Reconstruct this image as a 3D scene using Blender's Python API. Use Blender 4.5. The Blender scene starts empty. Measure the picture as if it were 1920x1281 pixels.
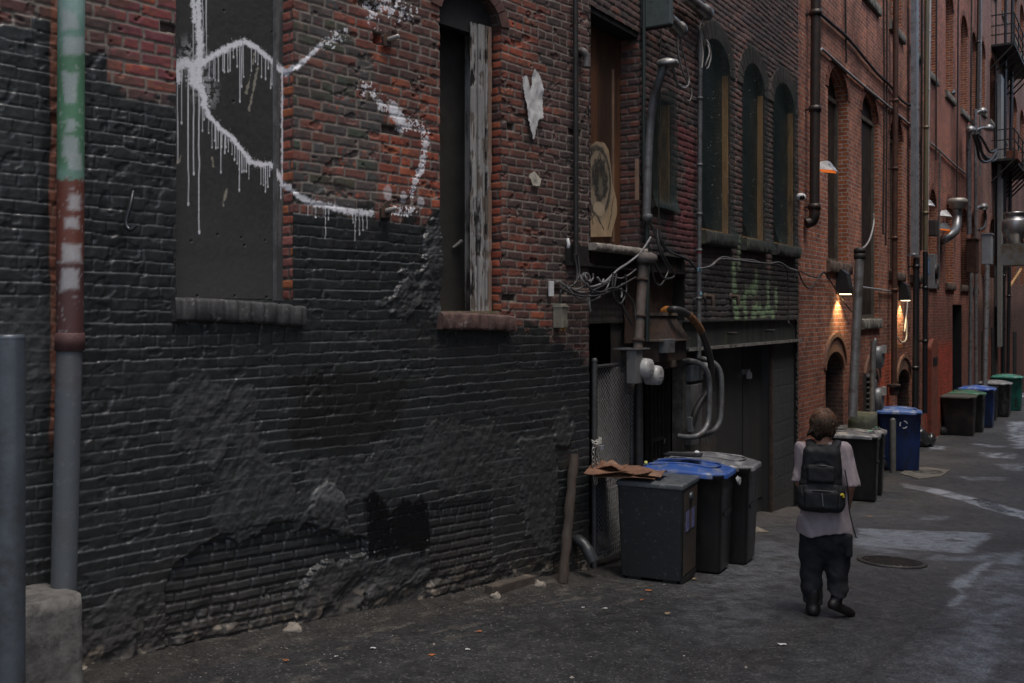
import bpy, math, random
import numpy as np
from mathutils import Vector, Matrix
random.seed(7)
SC = bpy.context.scene
COL = SC.collection
f32 = np.float32

# ------------------------------------------------------------------ frames
F_PX, CX, HY, CAM_Z = 1867.0, 960.0, 585.0, 2.6     # focal length, centre and horizon measured on the 1920 px photograph

class Frame:
    """a vertical wall plane: u along it, v out of it towards the alley, z up"""
    def __init__(s, o, d, n):
        s.o, s.d, s.n = Vector((o[0], o[1], 0)), Vector((d[0], d[1], 0)).normalized(), Vector((n[0], n[1], 0)).normalized()
    def p(s, u, v, z): return s.o + s.d * u + s.n * v + Vector((0, 0, z))
    def at(s, x, y, v=0.0):
        r = Vector(((x - CX) / F_PX, 1, 0)); Y = (v + s.o.dot(s.n)) / r.dot(s.n)
        q = r * Y
        return (q - s.o).dot(s.d), (HY - y) / F_PX * Y + CAM_Z
    def w(s, x, y, v=0.0):
        u, z = s.at(x, y, v); return s.p(u, v, z)
    def uv(s, P):
        q = P - s.o; return q.dot(s.d), q.dot(s.n)
KO = (.783, 10.09)
FA = Frame(KO, (.6484, .7613), (.7613, -.6484))
FB = Frame(KO, (.531, .8474), (.8474, -.531))
def AX(x, v=0): return FA.at(x, 585, v)[0]
def BX(x, v=0): return FB.at(x, 585, v)[0]
def gz_s(s):
    s = np.maximum(np.asarray(s, float), -2.0)
    k = 1.2
    a = -.02 - .0813 * (s - 8.96)
    b = -.617 - .0195 * (s - 16.3)
    m = np.maximum(a, b)
    return m + np.log1p(np.exp(-np.abs(a - b) / .05)) * .05
def gz(x, y): return float(gz_s(x * .531 + y * .8474))
def G(px, py):
    """the point of the ground seen at that place of the photograph"""
    rx, rz = (px - CX) / F_PX, (HY - py) / F_PX
    lo, hi = .5, 200.
    for _ in range(60):
        m = (lo + hi) / 2
        if rz * m + CAM_Z > gz(rx * m, m): lo = m
        else: hi = m
    return Vector((rx * lo, lo, gz(rx * lo, lo)))

# ------------------------------------------------------------------ noise (numpy)
def _h(ix, iy, seed):
    n = (ix.astype(np.int64) * 374761393 + iy.astype(np.int64) * 668265263 + seed * 1442695041) & 0xffffffff
    n = ((n ^ (n >> 13)) * 1274126177) & 0xffffffff
    n = n ^ (n >> 16)
    return ((n & 0xffff) / 65535.0).astype(f32)
def vn(x, y, seed=0):
    ix, iy = np.floor(x), np.floor(y)
    fx, fy = (x - ix).astype(f32), (y - iy).astype(f32)
    fx = fx * fx * (3 - 2 * fx); fy = fy * fy * (3 - 2 * fy)
    a, b, c, d = _h(ix, iy, seed), _h(ix + 1, iy, seed), _h(ix, iy + 1, seed), _h(ix + 1, iy + 1, seed)
    return (a + (b - a) * fx) * (1 - fy) + (c + (d - c) * fx) * fy
def fbm(x, y, o=4, seed=0, gain=.5):
    t = 0; a = 1.; s = 0.
    for k in range(o):
        t = t + vn(x * 2 ** k + 17.3 * k, y * 2 ** k - 9.1 * k, seed + k) * a; s += a; a *= gain
    return t / s
def ss(a, b, x):
    t = np.clip((x - a) / (b - a), 0, 1); return t * t * (3 - 2 * t)
def segd(U, Z, pts, closed=False):
    d = np.full(U.shape, 1e9, f32); n = len(pts)
    for i in range(n if closed else n - 1):
        (x0, y0), (x1, y1) = pts[i], pts[(i + 1) % n]
        ex, ey = x1 - x0, y1 - y0; L = ex * ex + ey * ey + 1e-12
        t = np.clip(((U - x0) * ex + (Z - y0) * ey) / L, 0, 1)
        d = np.minimum(d, np.hypot(U - x0 - t * ex, Z - y0 - t * ey))
    return d
def polyd(U, Z, pts):
    """signed distance to a polygon, negative inside"""
    d = segd(U, Z, pts, True); ins = np.zeros(U.shape, bool); n = len(pts)
    for i in range(n):
        (x0, y0), (x1, y1) = pts[i], pts[(i + 1) % n]
        c = ((y0 > Z) != (y1 > Z)) & (U < (x1 - x0) * (Z - y0) / ((y1 - y0) if y1 != y0 else 1e-9) + x0)
        ins ^= c
    return np.where(ins, -d, d)
def mixc(c, col, m):
    return c + (np.asarray(col, f32) - c) * m[..., None]

# ------------------------------------------------------------------ materials
MATS = {}
def _nodes(name):
    m = bpy.data.materials.new(name); m.use_nodes = True
    nt = m.node_tree; nt.nodes.clear()
    out = nt.nodes.new('ShaderNodeOutputMaterial'); b = nt.nodes.new('ShaderNodeBsdfPrincipled')
    nt.links.new(b.outputs[0], out.inputs[0])
    return m, nt, b
def N(nt, t, **kw):
    n = nt.nodes.new(t)
    for k, v in kw.items():
        if k in n.inputs: n.inputs[k].default_value = v
        else: setattr(n, k, v)
    return n
def ramp(nt, src, p0, p1, lo, hi):
    r = N(nt, 'ShaderNodeMapRange'); r.inputs[1].default_value = p0; r.inputs[2].default_value = p1
    r.inputs[3].default_value = lo; r.inputs[4].default_value = hi
    nt.links.new(src, r.inputs[0]); return r.outputs[0]
def mixn(nt, fac, a, b, mode='MIX'):
    n = N(nt, 'ShaderNodeMix', data_type='RGBA', blend_type=mode)
    if hasattr(fac, 'node'): nt.links.new(fac, n.inputs[0])
    else: n.inputs[0].default_value = fac
    for i, c in ((6, a), (7, b)):
        if hasattr(c, 'node'): nt.links.new(c, n.inputs[i])
        else: n.inputs[i].default_value = (*c[:3], 1)
    return n.outputs[2]
def bump(nt, b, h, strength, dist=.01):
    n = N(nt, 'ShaderNodeBump'); n.inputs['Strength'].default_value = strength; n.inputs['Distance'].default_value = dist
    nt.links.new(h, n.inputs['Height']); nt.links.new(n.outputs[0], b.inputs['Normal']); return n
def M(name, col, rough=.6, metal=0., var=.35, scale=5., bmp=.2, bscale=60., dirt=None, damt=.5, dscale=2.5, spec=.5, stretch=(1, 1, 1)):
    if name in MATS: return MATS[name]
    m, nt, b = _nodes(name)
    tc = N(nt, 'ShaderNodeTexCoord'); mp = N(nt, 'ShaderNodeMapping'); mp.inputs['Scale'].default_value = stretch
    nt.links.new(tc.outputs['Object'], mp.inputs[0])
    n1 = N(nt, 'ShaderNodeTexNoise', Scale=scale, Detail=6., Roughness=.65)
    nt.links.new(mp.outputs[0], n1.inputs['Vector'])
    lo = tuple(c * (1 - var) for c in col); hi = tuple(min(1, c * (1 + var)) for c in col)
    c = mixn(nt, ramp(nt, n1.outputs[0], .3, .7, 0, 1), lo, hi)
    r = ramp(nt, n1.outputs[0], .3, .7, min(1, rough + .12), max(.05, rough - .12))
    if dirt is not None:
        n2 = N(nt, 'ShaderNodeTexNoise', Scale=dscale, Detail=8., Roughness=.7); nt.links.new(mp.outputs[0], n2.inputs['Vector'])
        fac = ramp(nt, n2.outputs[0], .62 - .3 * damt, .72 - .22 * damt, 0, 1)
        c = mixn(nt, fac, c, dirt)
    nt.links.new(c, b.inputs['Base Color']); nt.links.new(r, b.inputs['Roughness'])
    b.inputs['Metallic'].default_value = metal; b.inputs['Specular IOR Level'].default_value = spec
    n3 = N(nt, 'ShaderNodeTexNoise', Scale=bscale, Detail=4.); nt.links.new(mp.outputs[0], n3.inputs['Vector'])
    if bmp: bump(nt, b, n3.outputs[0], bmp, .004)
    MATS[name] = m; return m
def MV(name, bscale=90., bmp=.25, spec=.4, var=.25, metal=0.):
    """colour and roughness come from the surface's own 'col' attribute, broken up by noise"""
    if name in MATS: return MATS[name]
    m, nt, b = _nodes(name)
    at = N(nt, 'ShaderNodeAttribute', attribute_name='col'); tc = N(nt, 'ShaderNodeTexCoord')
    n1 = N(nt, 'ShaderNodeTexNoise', Scale=bscale, Detail=5., Roughness=.6); nt.links.new(tc.outputs['Object'], n1.inputs['Vector'])
    k = ramp(nt, n1.outputs[0], .25, .75, 1 - var, 1 + var)
    sc = N(nt, 'ShaderNodeVectorMath', operation='SCALE'); nt.links.new(at.outputs['Color'], sc.inputs[0]); nt.links.new(k, sc.inputs['Scale'])
    nt.links.new(sc.outputs[0], b.inputs['Base Color']); nt.links.new(at.outputs['Alpha'], b.inputs['Roughness'])
    b.inputs['Specular IOR Level'].default_value = spec; b.inputs['Metallic'].default_value = metal
    if bmp: bump(nt, b, n1.outputs[0], bmp, .004)
    MATS[name] = m; return m
def MBRK(name, c1, c2, mortar, bw=.215, rh=.078, ms=.009, stain=(.02, .018, .017), samt=.5, tint=False, painted=None, rough=.85):
    """brickwork for walls in metres of UV"""
    if name in MATS: return MATS[name]
    m, nt, b = _nodes(name)
    uv = N(nt, 'ShaderNodeUVMap'); w = N(nt, 'ShaderNodeTexNoise', Scale=3., Detail=3.)
    nt.links.new(uv.outputs[0], w.inputs['Vector'])
    wob = N(nt, 'ShaderNodeVectorMath', operation='MULTIPLY_ADD'); wob.inputs[1].default_value = (.02, .02, 0)
    nt.links.new(w.outputs['Color'], wob.inputs[0]); nt.links.new(uv.outputs[0], wob.inputs[2])
    br = N(nt, 'ShaderNodeTexBrick'); nt.links.new(wob.outputs[0], br.inputs['Vector'])
    for k, v in (('Scale', 1.), ('Brick Width', bw), ('Row Height', rh), ('Mortar Size', ms), ('Mortar Smooth', .3), ('Bias', 0.)): br.inputs[k].default_value = v
    br.inputs['Color1'].default_value = (*c1, 1); br.inputs['Color2'].default_value = (*c2, 1); br.inputs['Mortar'].default_value = (*mortar, 1)
    n1 = N(nt, 'ShaderNodeTexNoise', Scale=9., Detail=6., Roughness=.7); nt.links.new(uv.outputs[0], n1.inputs['Vector'])
    k = ramp(nt, n1.outputs[0], .3, .7, .55, 1.35)
    sc = N(nt, 'ShaderNodeVectorMath', operation='SCALE'); nt.links.new(br.outputs['Color'], sc.inputs[0]); nt.links.new(k, sc.inputs['Scale'])
    mp = N(nt, 'ShaderNodeMapping'); mp.inputs['Scale'].default_value = (1.1, .35, 1); nt.links.new(uv.outputs[0], mp.inputs[0])
    n2 = N(nt, 'ShaderNodeTexNoise', Scale=1.6, Detail=7., Roughness=.72); nt.links.new(mp.outputs[0], n2.inputs['Vector'])
    c = mixn(nt, ramp(nt, n2.outputs[0], .45, .75, 0, samt), sc.outputs[0], stain)
    if tint:
        at = N(nt, 'ShaderNodeAttribute', attribute_name='col')
        c = mixn(nt, 1., c, at.outputs['Color'], 'MULTIPLY')
    nt.links.new(c, b.inputs['Base Color']); b.inputs['Roughness'].default_value = rough; b.inputs['Specular IOR Level'].default_value = .3
    hm = N(nt, 'ShaderNodeMath', operation='MULTIPLY_ADD'); nt.links.new(br.outputs['Fac'], hm.inputs[0]); hm.inputs[1].default_value = -1.
    n3 = N(nt, 'ShaderNodeTexNoise', Scale=45., Detail=3.); nt.links.new(uv.outputs[0], n3.inputs['Vector']); nt.links.new(n3.outputs[0], hm.inputs[2])
    bump(nt, b, hm.outputs[0], .9, .012)
    MATS[name] = m; return m
def MEMIT(name, col, strength):
    if name in MATS: return MATS[name]
    m, nt, b = _nodes(name)
    b.inputs['Base Color'].default_value = (*col, 1); b.inputs['Emission Color'].default_value = (*col, 1); b.inputs['Emission Strength'].default_value = strength
    MATS[name] = m; return m

def MASPH(name):
    """asphalt: the sheet's own colour, broken by aggregate specks of two sizes"""
    m, nt, b = _nodes(name)
    at = N(nt, 'ShaderNodeAttribute', attribute_name='col'); tc = N(nt, 'ShaderNodeTexCoord')
    v = N(nt, 'ShaderNodeTexVoronoi', Scale=70.); nt.links.new(tc.outputs['Object'], v.inputs['Vector'])
    n1 = N(nt, 'ShaderNodeTexNoise', Scale=60., Detail=8., Roughness=.75); nt.links.new(tc.outputs['Object'], n1.inputs['Vector'])
    n2 = N(nt, 'ShaderNodeTexNoise', Scale=7., Detail=8., Roughness=.7); nt.links.new(tc.outputs['Object'], n2.inputs['Vector'])
    sx = N(nt, 'ShaderNodeSeparateColor'); nt.links.new(v.outputs['Color'], sx.inputs[0])
    k1 = ramp(nt, sx.outputs[0], .0, 1., .55, 1.42); k2 = ramp(nt, n1.outputs[0], .32, .68, .65, 1.38); k3 = ramp(nt, n2.outputs[0], .3, .7, .65, 1.35)
    a = N(nt, 'ShaderNodeMath', operation='MULTIPLY'); nt.links.new(k1, a.inputs[0]); nt.links.new(k2, a.inputs[1])
    a2 = N(nt, 'ShaderNodeMath', operation='MULTIPLY'); nt.links.new(a.outputs[0], a2.inputs[0]); nt.links.new(k3, a2.inputs[1])
    sc = N(nt, 'ShaderNodeVectorMath', operation='SCALE'); nt.links.new(at.outputs['Color'], sc.inputs[0]); nt.links.new(a2.outputs[0], sc.inputs['Scale'])
    wh = ramp(nt, sx.outputs[1], .965, .985, 0, .55); c = mixn(nt, wh, sc.outputs[0], (.17, .165, .155))
    nt.links.new(c, b.inputs['Base Color']); nt.links.new(at.outputs['Alpha'], b.inputs['Roughness']); b.inputs['Specular IOR Level'].default_value = .5
    hh = N(nt, 'ShaderNodeMath', operation='ADD'); nt.links.new(n1.outputs[0], hh.inputs[0]); nt.links.new(v.outputs['Distance'], hh.inputs[1])
    bump(nt, b, hh.outputs[0], .55, .006)
    MATS[name] = m; return m

# ------------------------------------------------------------------ objects
def raw_mesh(name, V, Fc, mat, smooth=None, uv=None, col=None):
    me = bpy.data.meshes.new(name)
    V = np.asarray(V, f32).reshape(-1, 3)
    me.vertices.add(len(V)); me.vertices.foreach_set('co', V.ravel())
    if isinstance(Fc, np.ndarray):
        nf, k = Fc.shape; idx = Fc.astype(np.int32).ravel(); start = np.arange(0, nf * k, k, dtype=np.int32)
    else:
        nf = len(Fc); idx = np.fromiter((i for q in Fc for i in q), np.int32); ln = np.fromiter((len(q) for q in Fc), np.int32)
        start = np.concatenate(([0], np.cumsum(ln)[:-1])).astype(np.int32)
    me.loops.add(len(idx)); me.loops.foreach_set('vertex_index', idx)
    me.polygons.add(nf); me.polygons.foreach_set('loop_start', start)
    if smooth is not None:
        me.polygons.foreach_set('use_smooth', np.asarray(smooth, bool) if not np.isscalar(smooth) else np.full(nf, bool(smooth)))
    me.update(calc_edges=True)
    if uv is not None:
        l = me.uv_layers.new(name='UVMap'); l.data.foreach_set('uv', np.asarray(uv, f32)[idx].ravel() if len(uv) == len(V) else np.asarray(uv, f32).ravel())
    if col is not None:
        a = me.attributes.new('col', 'FLOAT_COLOR', 'POINT'); a.data.foreach_set('color', np.asarray(col, f32).ravel())
    me.materials.append(mat)
    return me
def put(name, me, parent=None, loc=(0, 0, 0)):
    o = bpy.data.objects.new(name, me); COL.objects.link(o); o.location = loc
    if parent is not None: o.parent = parent
    return o
def tag(o, label=None, cat=None, group=None, kind=None):
    if label: o['label'] = label
    if cat: o['category'] = cat
    if group: o['group'] = group
    if kind: o['kind'] = kind
    return o
def thing(name, label, cat, loc, group=None):
    o = bpy.data.objects.new(name, None); COL.objects.link(o); o.location = loc; o.empty_display_size = .1
    return tag(o, label, cat, group)
def root_of(o):
    while o.parent is not None: o = o.parent
    return o
def dup(o, loc, label, group=None, parent=None):
    c = o.copy(); COL.objects.link(c); c.location = loc
    if label: c['label'] = label
    if group: c['group'] = group
    for ch in list(o.children):
        k = ch.copy(); COL.objects.link(k); k.parent = c
        for g in list(ch.children):
            q = g.copy(); COL.objects.link(q); q.parent = k
    return c

class MB:
    """collects shapes in world coordinates and links them as ONE mesh object"""
    def __init__(s): s.V, s.F, s.S = [], [], []
    def add(s, vs, fs, smooth=False):
        b = len(s.V); s.V += [tuple(v) for v in vs]; s.F += [tuple(i + b for i in q) for q in fs]; s.S += [smooth] * len(fs); return s
    def box(s, fr, u0, u1, v0, v1, z0, z1):
        P = [fr.p(u, v, z) for z in (z0, z1) for v in (v0, v1) for u in (u0, u1)]
        return s.add(P, [(0, 1, 3, 2), (4, 6, 7, 5), (0, 4, 5, 1), (2, 3, 7, 6), (0, 2, 6, 4), (1, 5, 7, 3)])
    def obox(s, c, X, Y, Z):
        c, X, Y, Z = Vector(c), Vector(X), Vector(Y), Vector(Z)
        P = [c + X * a + Y * b + Z * d for d in (-1, 1) for b in (-1, 1) for a in (-1, 1)]
        return s.add(P, [(0, 2, 3, 1), (4, 5, 7, 6), (0, 1, 5, 4), (2, 6, 7, 3), (0, 4, 6, 2), (1, 3, 7, 5)])
    def quad(s, a, b, c, d): return s.add([a, b, c, d], [(0, 1, 2, 3)])
    def loft(s, rings, closed=True, caps=True, smooth=True):
        n = len(rings[0]); vs = [p for r in rings for p in r]; fs = []
        for i in range(len(rings) - 1):
            for j in range(n if closed else n - 1):
                k = (j + 1) % n; fs.append((i * n + j, i * n + k, (i + 1) * n + k, (i + 1) * n + j))
        s.add(vs, fs, smooth)
        if caps and closed:
            s.add(rings[0], [tuple(range(n))[::-1]]); s.add(rings[-1], [tuple(range(n))])
        return s
    def tube(s, pts, r, n=8, caps=True, flat=1.):
        pts = [Vector(p) for p in pts]; m = len(pts); rs = list(r) if hasattr(r, '__len__') else [r] * m
        t0 = (pts[1] - pts[0]).normalized(); up = Vector((0, 0, 1)) if abs(t0.z) < .9 else Vector((1, 0, 0))
        a = t0.cross(up).normalized(); rings = []
        for i in range(m):
            t = (pts[min(i + 1, m - 1)] - pts[max(i - 1, 0)])
            if t.length < 1e-9: t = t0
            t = t.normalized(); a = (a - t * a.dot(t))
            a = a.normalized() if a.length > 1e-6 else t.orthogonal().normalized()
            b = t.cross(a)
            rings.append([pts[i] + (a * math.cos(q) + b * math.sin(q) * flat) * rs[i] for q in (2 * math.pi * k / n for k in range(n))])
        return s.loft(rings, True, caps)
    def lathe(s, c, ax, prof, n=16, caps=True):
        c, ax = Vector(c), Vector(ax).normalized(); a = ax.orthogonal().normalized(); b = ax.cross(a)
        rings = [[c + ax * h + (a * math.cos(q) + b * math.sin(q)) * max(r, 1e-4) for q in (2 * math.pi * k / n for k in range(n))] for r, h in prof]
        return s.loft(rings, True, caps, True)
    def prism(s, poly, ext, smooth=False):
        n = len(poly); ext = Vector(ext); P = [Vector(p) for p in poly]
        s.add(P + [p + ext for p in P], [tuple(range(n))[::-1], tuple(range(n, 2 * n))])
        return s.add(P + [p + ext for p in P], [(i, (i + 1) % n, n + (i + 1) % n, n + i) for i in range(n)], smooth)
    def blob(s, c, r, seed=0, n=10, amp=.25, axes=None):
        c = Vector(c); rx, ry, rz = r; rnd = random.Random(seed); rings = []
        ph = [rnd.uniform(0, 6.28) for _ in range(6)]
        for i in range(1, n // 2 + 1):
            th = math.pi * i / (n // 2 + 1); ring = []
            for j in range(n):
                q = 2 * math.pi * j / n
                k = 1 + amp * (math.sin(2 * q + ph[0] + 3 * th) * .5 + math.sin(3 * q + ph[1]) * .35 + math.sin(5 * th + ph[2] + q) * .35)
                ring.append(c + Vector((rx * math.sin(th) * math.cos(q), ry * math.sin(th) * math.sin(q), rz * math.cos(th))) * k)
            rings.append(ring)
        return s.loft(rings, True, True, True)
    def build(s, name, mat, parent=None, fr=None, bev=0., label=None, origin=None):
        """parent None: top-level, its origin at the middle of its base (or at origin)"""
        V = np.array(s.V, f32); uv = None
        if fr is not None:                                   # wall UVs in metres
            d, nn, o = np.array(fr.d), np.array(fr.n), np.array(fr.o)
            uv = []
            for q in s.F:
                P = V[list(q)].astype(float); nr = np.cross(P[1] - P[0], P[2] - P[0]); nr /= np.linalg.norm(nr) + 1e-12
                a, b_, c_ = abs(nr @ d), abs(nr @ nn), abs(nr[2])
                Q = P - o
                if c_ > .8: uv += [(x @ d, x @ nn) for x in Q]
                elif a > b_: uv += [(x @ nn, x[2]) for x in Q]
                else: uv += [(x @ d, x[2]) for x in Q]
        if parent is None:
            lo, hi = V.min(0), V.max(0); org = np.array(((lo[0] + hi[0]) / 2, (lo[1] + hi[1]) / 2, lo[2])) if origin is None else np.array(origin)
            loc = tuple(float(x) for x in org)
        else:
            org = np.array(root_of(parent).location); loc = (0, 0, 0)
        me = raw_mesh(name, V - org.astype(f32), s.F, mat, s.S, uv)
        o = put(name, me, parent, loc)
        if bev:
            bm = o.modifiers.new('bevel', 'BEVEL'); bm.width = bev; bm.segments = 2; bm.limit_method = 'ANGLE'; bm.angle_limit = .7
        if label: o['label'] = label
        return o
def solo(mb, name, label, cat, mat, group=None, bev=0., fr=None):
    return tag(mb.build(name, mat, None, fr, bev), label, cat, group)
def smoothpath(pts, n=6):
    """Catmull-Rom through the points"""
    P = [Vector(p) for p in pts]; P = [P[0] * 2 - P[1]] + P + [P[-1] * 2 - P[-2]]; out = []
    for i in range(1, len(P) - 2):
        for k in range(n):
            t = k / n; a, b, c, d = P[i - 1:i + 3]
            out.append(.5 * ((2 * b) + (c - a) * t + (2 * a - 5 * b + 4 * c - d) * t * t + (3 * b - a - 3 * c + d) * t ** 3))
    out.append(P[-2]); return out
def grid_mesh(name, mat, P, col, keep=None, parent=None, loc=None, smooth=True, uv=None):
    """P (nz,nu,3) world positions, col (nz,nu,4), keep (nz-1,nu-1)"""
    nz, nu = P.shape[:2]
    ii = np.arange(nz * nu).reshape(nz, nu)
    q = np.stack([ii[:-1, :-1], ii[:-1, 1:], ii[1:, 1:], ii[1:, :-1]], -1).reshape(-1, 4)
    if keep is not None: q = q[keep.ravel()]
    used = np.zeros(nz * nu, bool); used[q.ravel()] = True; rm = np.cumsum(used) - 1
    q = rm[q]; V = P.reshape(-1, 3)[used]; C = col.reshape(-1, 4)[used]
    org = np.array(root_of(parent).location if parent is not None else loc, float)
    me = raw_mesh(name, V - org, q, mat, smooth, None if uv is None else uv.reshape(-1, 2)[used], C)
    return put(name, me, parent, (0, 0, 0) if parent is not None else tuple(org))
def lines(a, b, step, extra=()):
    """grid lines from a to b that pass exactly through the extra values"""
    ks = sorted({a, b, *[e for e in extra if a < e < b]}); out = []
    for p, q in zip(ks, ks[1:]):
        n = max(1, round((q - p) / step)); out += list(np.linspace(p, q, n, endpoint=False))
    return np.array(out + [b])
def brickwork(U, Z, ch=.078, L=.215, seed=0, joint=.0065, soft=.009, vfill=1., jit=.004, header=6):
    """profile 0 in the joint to 1 on the brick face, and random numbers per brick"""
    Uw = U + (fbm(U * 14, Z * 14, 2, seed + 3) - .5) * jit * 3
    Zw = Z + (fbm(U * 9, Z * 14, 3, seed + 5) - .5) * jit * 3.4
    c = Zw / ch; j = np.floor(c); fz = (c - j) * ch
    Lr = np.where((j % header) == 0, L / 2, L)
    off = (j % 2) * Lr / 2 + _h(j, j * 0 + 5, seed) * .05
    t = (Uw + off) / Lr; i = np.floor(t); fx = (t - i) * Lr
    ez = np.minimum(fz, ch - fz); ex = np.minimum(fx, Lr - fx) * vfill
    e = np.minimum(ex, ez)
    prof = ss(joint * .5, joint * .5 + soft, e)
    r1, r2, r3 = _h(i, j, seed + 11), _h(i, j, seed + 12), _h(i, j, seed + 13)
    return dict(prof=prof, r1=r1, r2=r2, r3=r3, j=j, zc=(j + .5) * ch, uc=(i + .5) * Lr - off, e=e, fz=fz / ch, fx=fx / Lr)
def pick(r, cols):
    cols = np.asarray(cols, f32); k = np.clip((r * len(cols)).astype(int), 0, len(cols) - 1); return cols[k]
# ------------------------------------------------------------------ camera, light
cam = bpy.data.cameras.new('camera'); co = bpy.data.objects.new('camera', cam); COL.objects.link(co)
co.location = (0, 0, CAM_Z); co.rotation_euler = (math.radians(90), 0, 0)
cam.sensor_width = 36; cam.lens = 36 * F_PX / 1920; cam.shift_y = -(640.5 - HY) / 1920; cam.clip_end = 500; cam.clip_start = .05
SC.camera = co
cam.dof.use_dof = True; cam.dof.focus_distance = 10.; cam.dof.aperture_fstop = 5.6
SUN_EL, SUN_AZ = math.radians(72), math.radians(150)     # a veiled sun over the alley, behind the photographer's right shoulder
w = bpy.data.worlds.new('World'); SC.world = w; w.use_nodes = True
nt = w.node_tree; bg = nt.nodes['Background']; sky = nt.nodes.new('ShaderNodeTexSky'); sky.sky_type = 'NISHITA'
sky.sun_disc = False; sky.sun_elevation = SUN_EL; sky.sun_rotation = SUN_AZ; sky.air_density = 1.; sky.dust_density = 4.; sky.ozone_density = 1.
nt.links.new(sky.outputs[0], bg.inputs[0]); bg.inputs[1].default_value = .15
sl = bpy.data.lights.new('sun', 'SUN'); so = bpy.data.objects.new('sun', sl); COL.objects.link(so)
sl.energy = 1.5; sl.angle = math.radians(26); sl.color = (1, .96, .9)
sd = Vector((math.sin(SUN_AZ) * math.cos(SUN_EL), math.cos(SUN_AZ) * math.cos(SUN_EL), math.sin(SUN_EL)))
so.rotation_euler = sd.to_track_quat('Z', 'Y').to_euler()
SC.view_settings.view_transform = 'Standard'; SC.view_settings.look = 'None'; SC.view_settings.exposure = 0
SC.cycles.max_bounces = 8; SC.cycles.use_denoising = True

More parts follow.
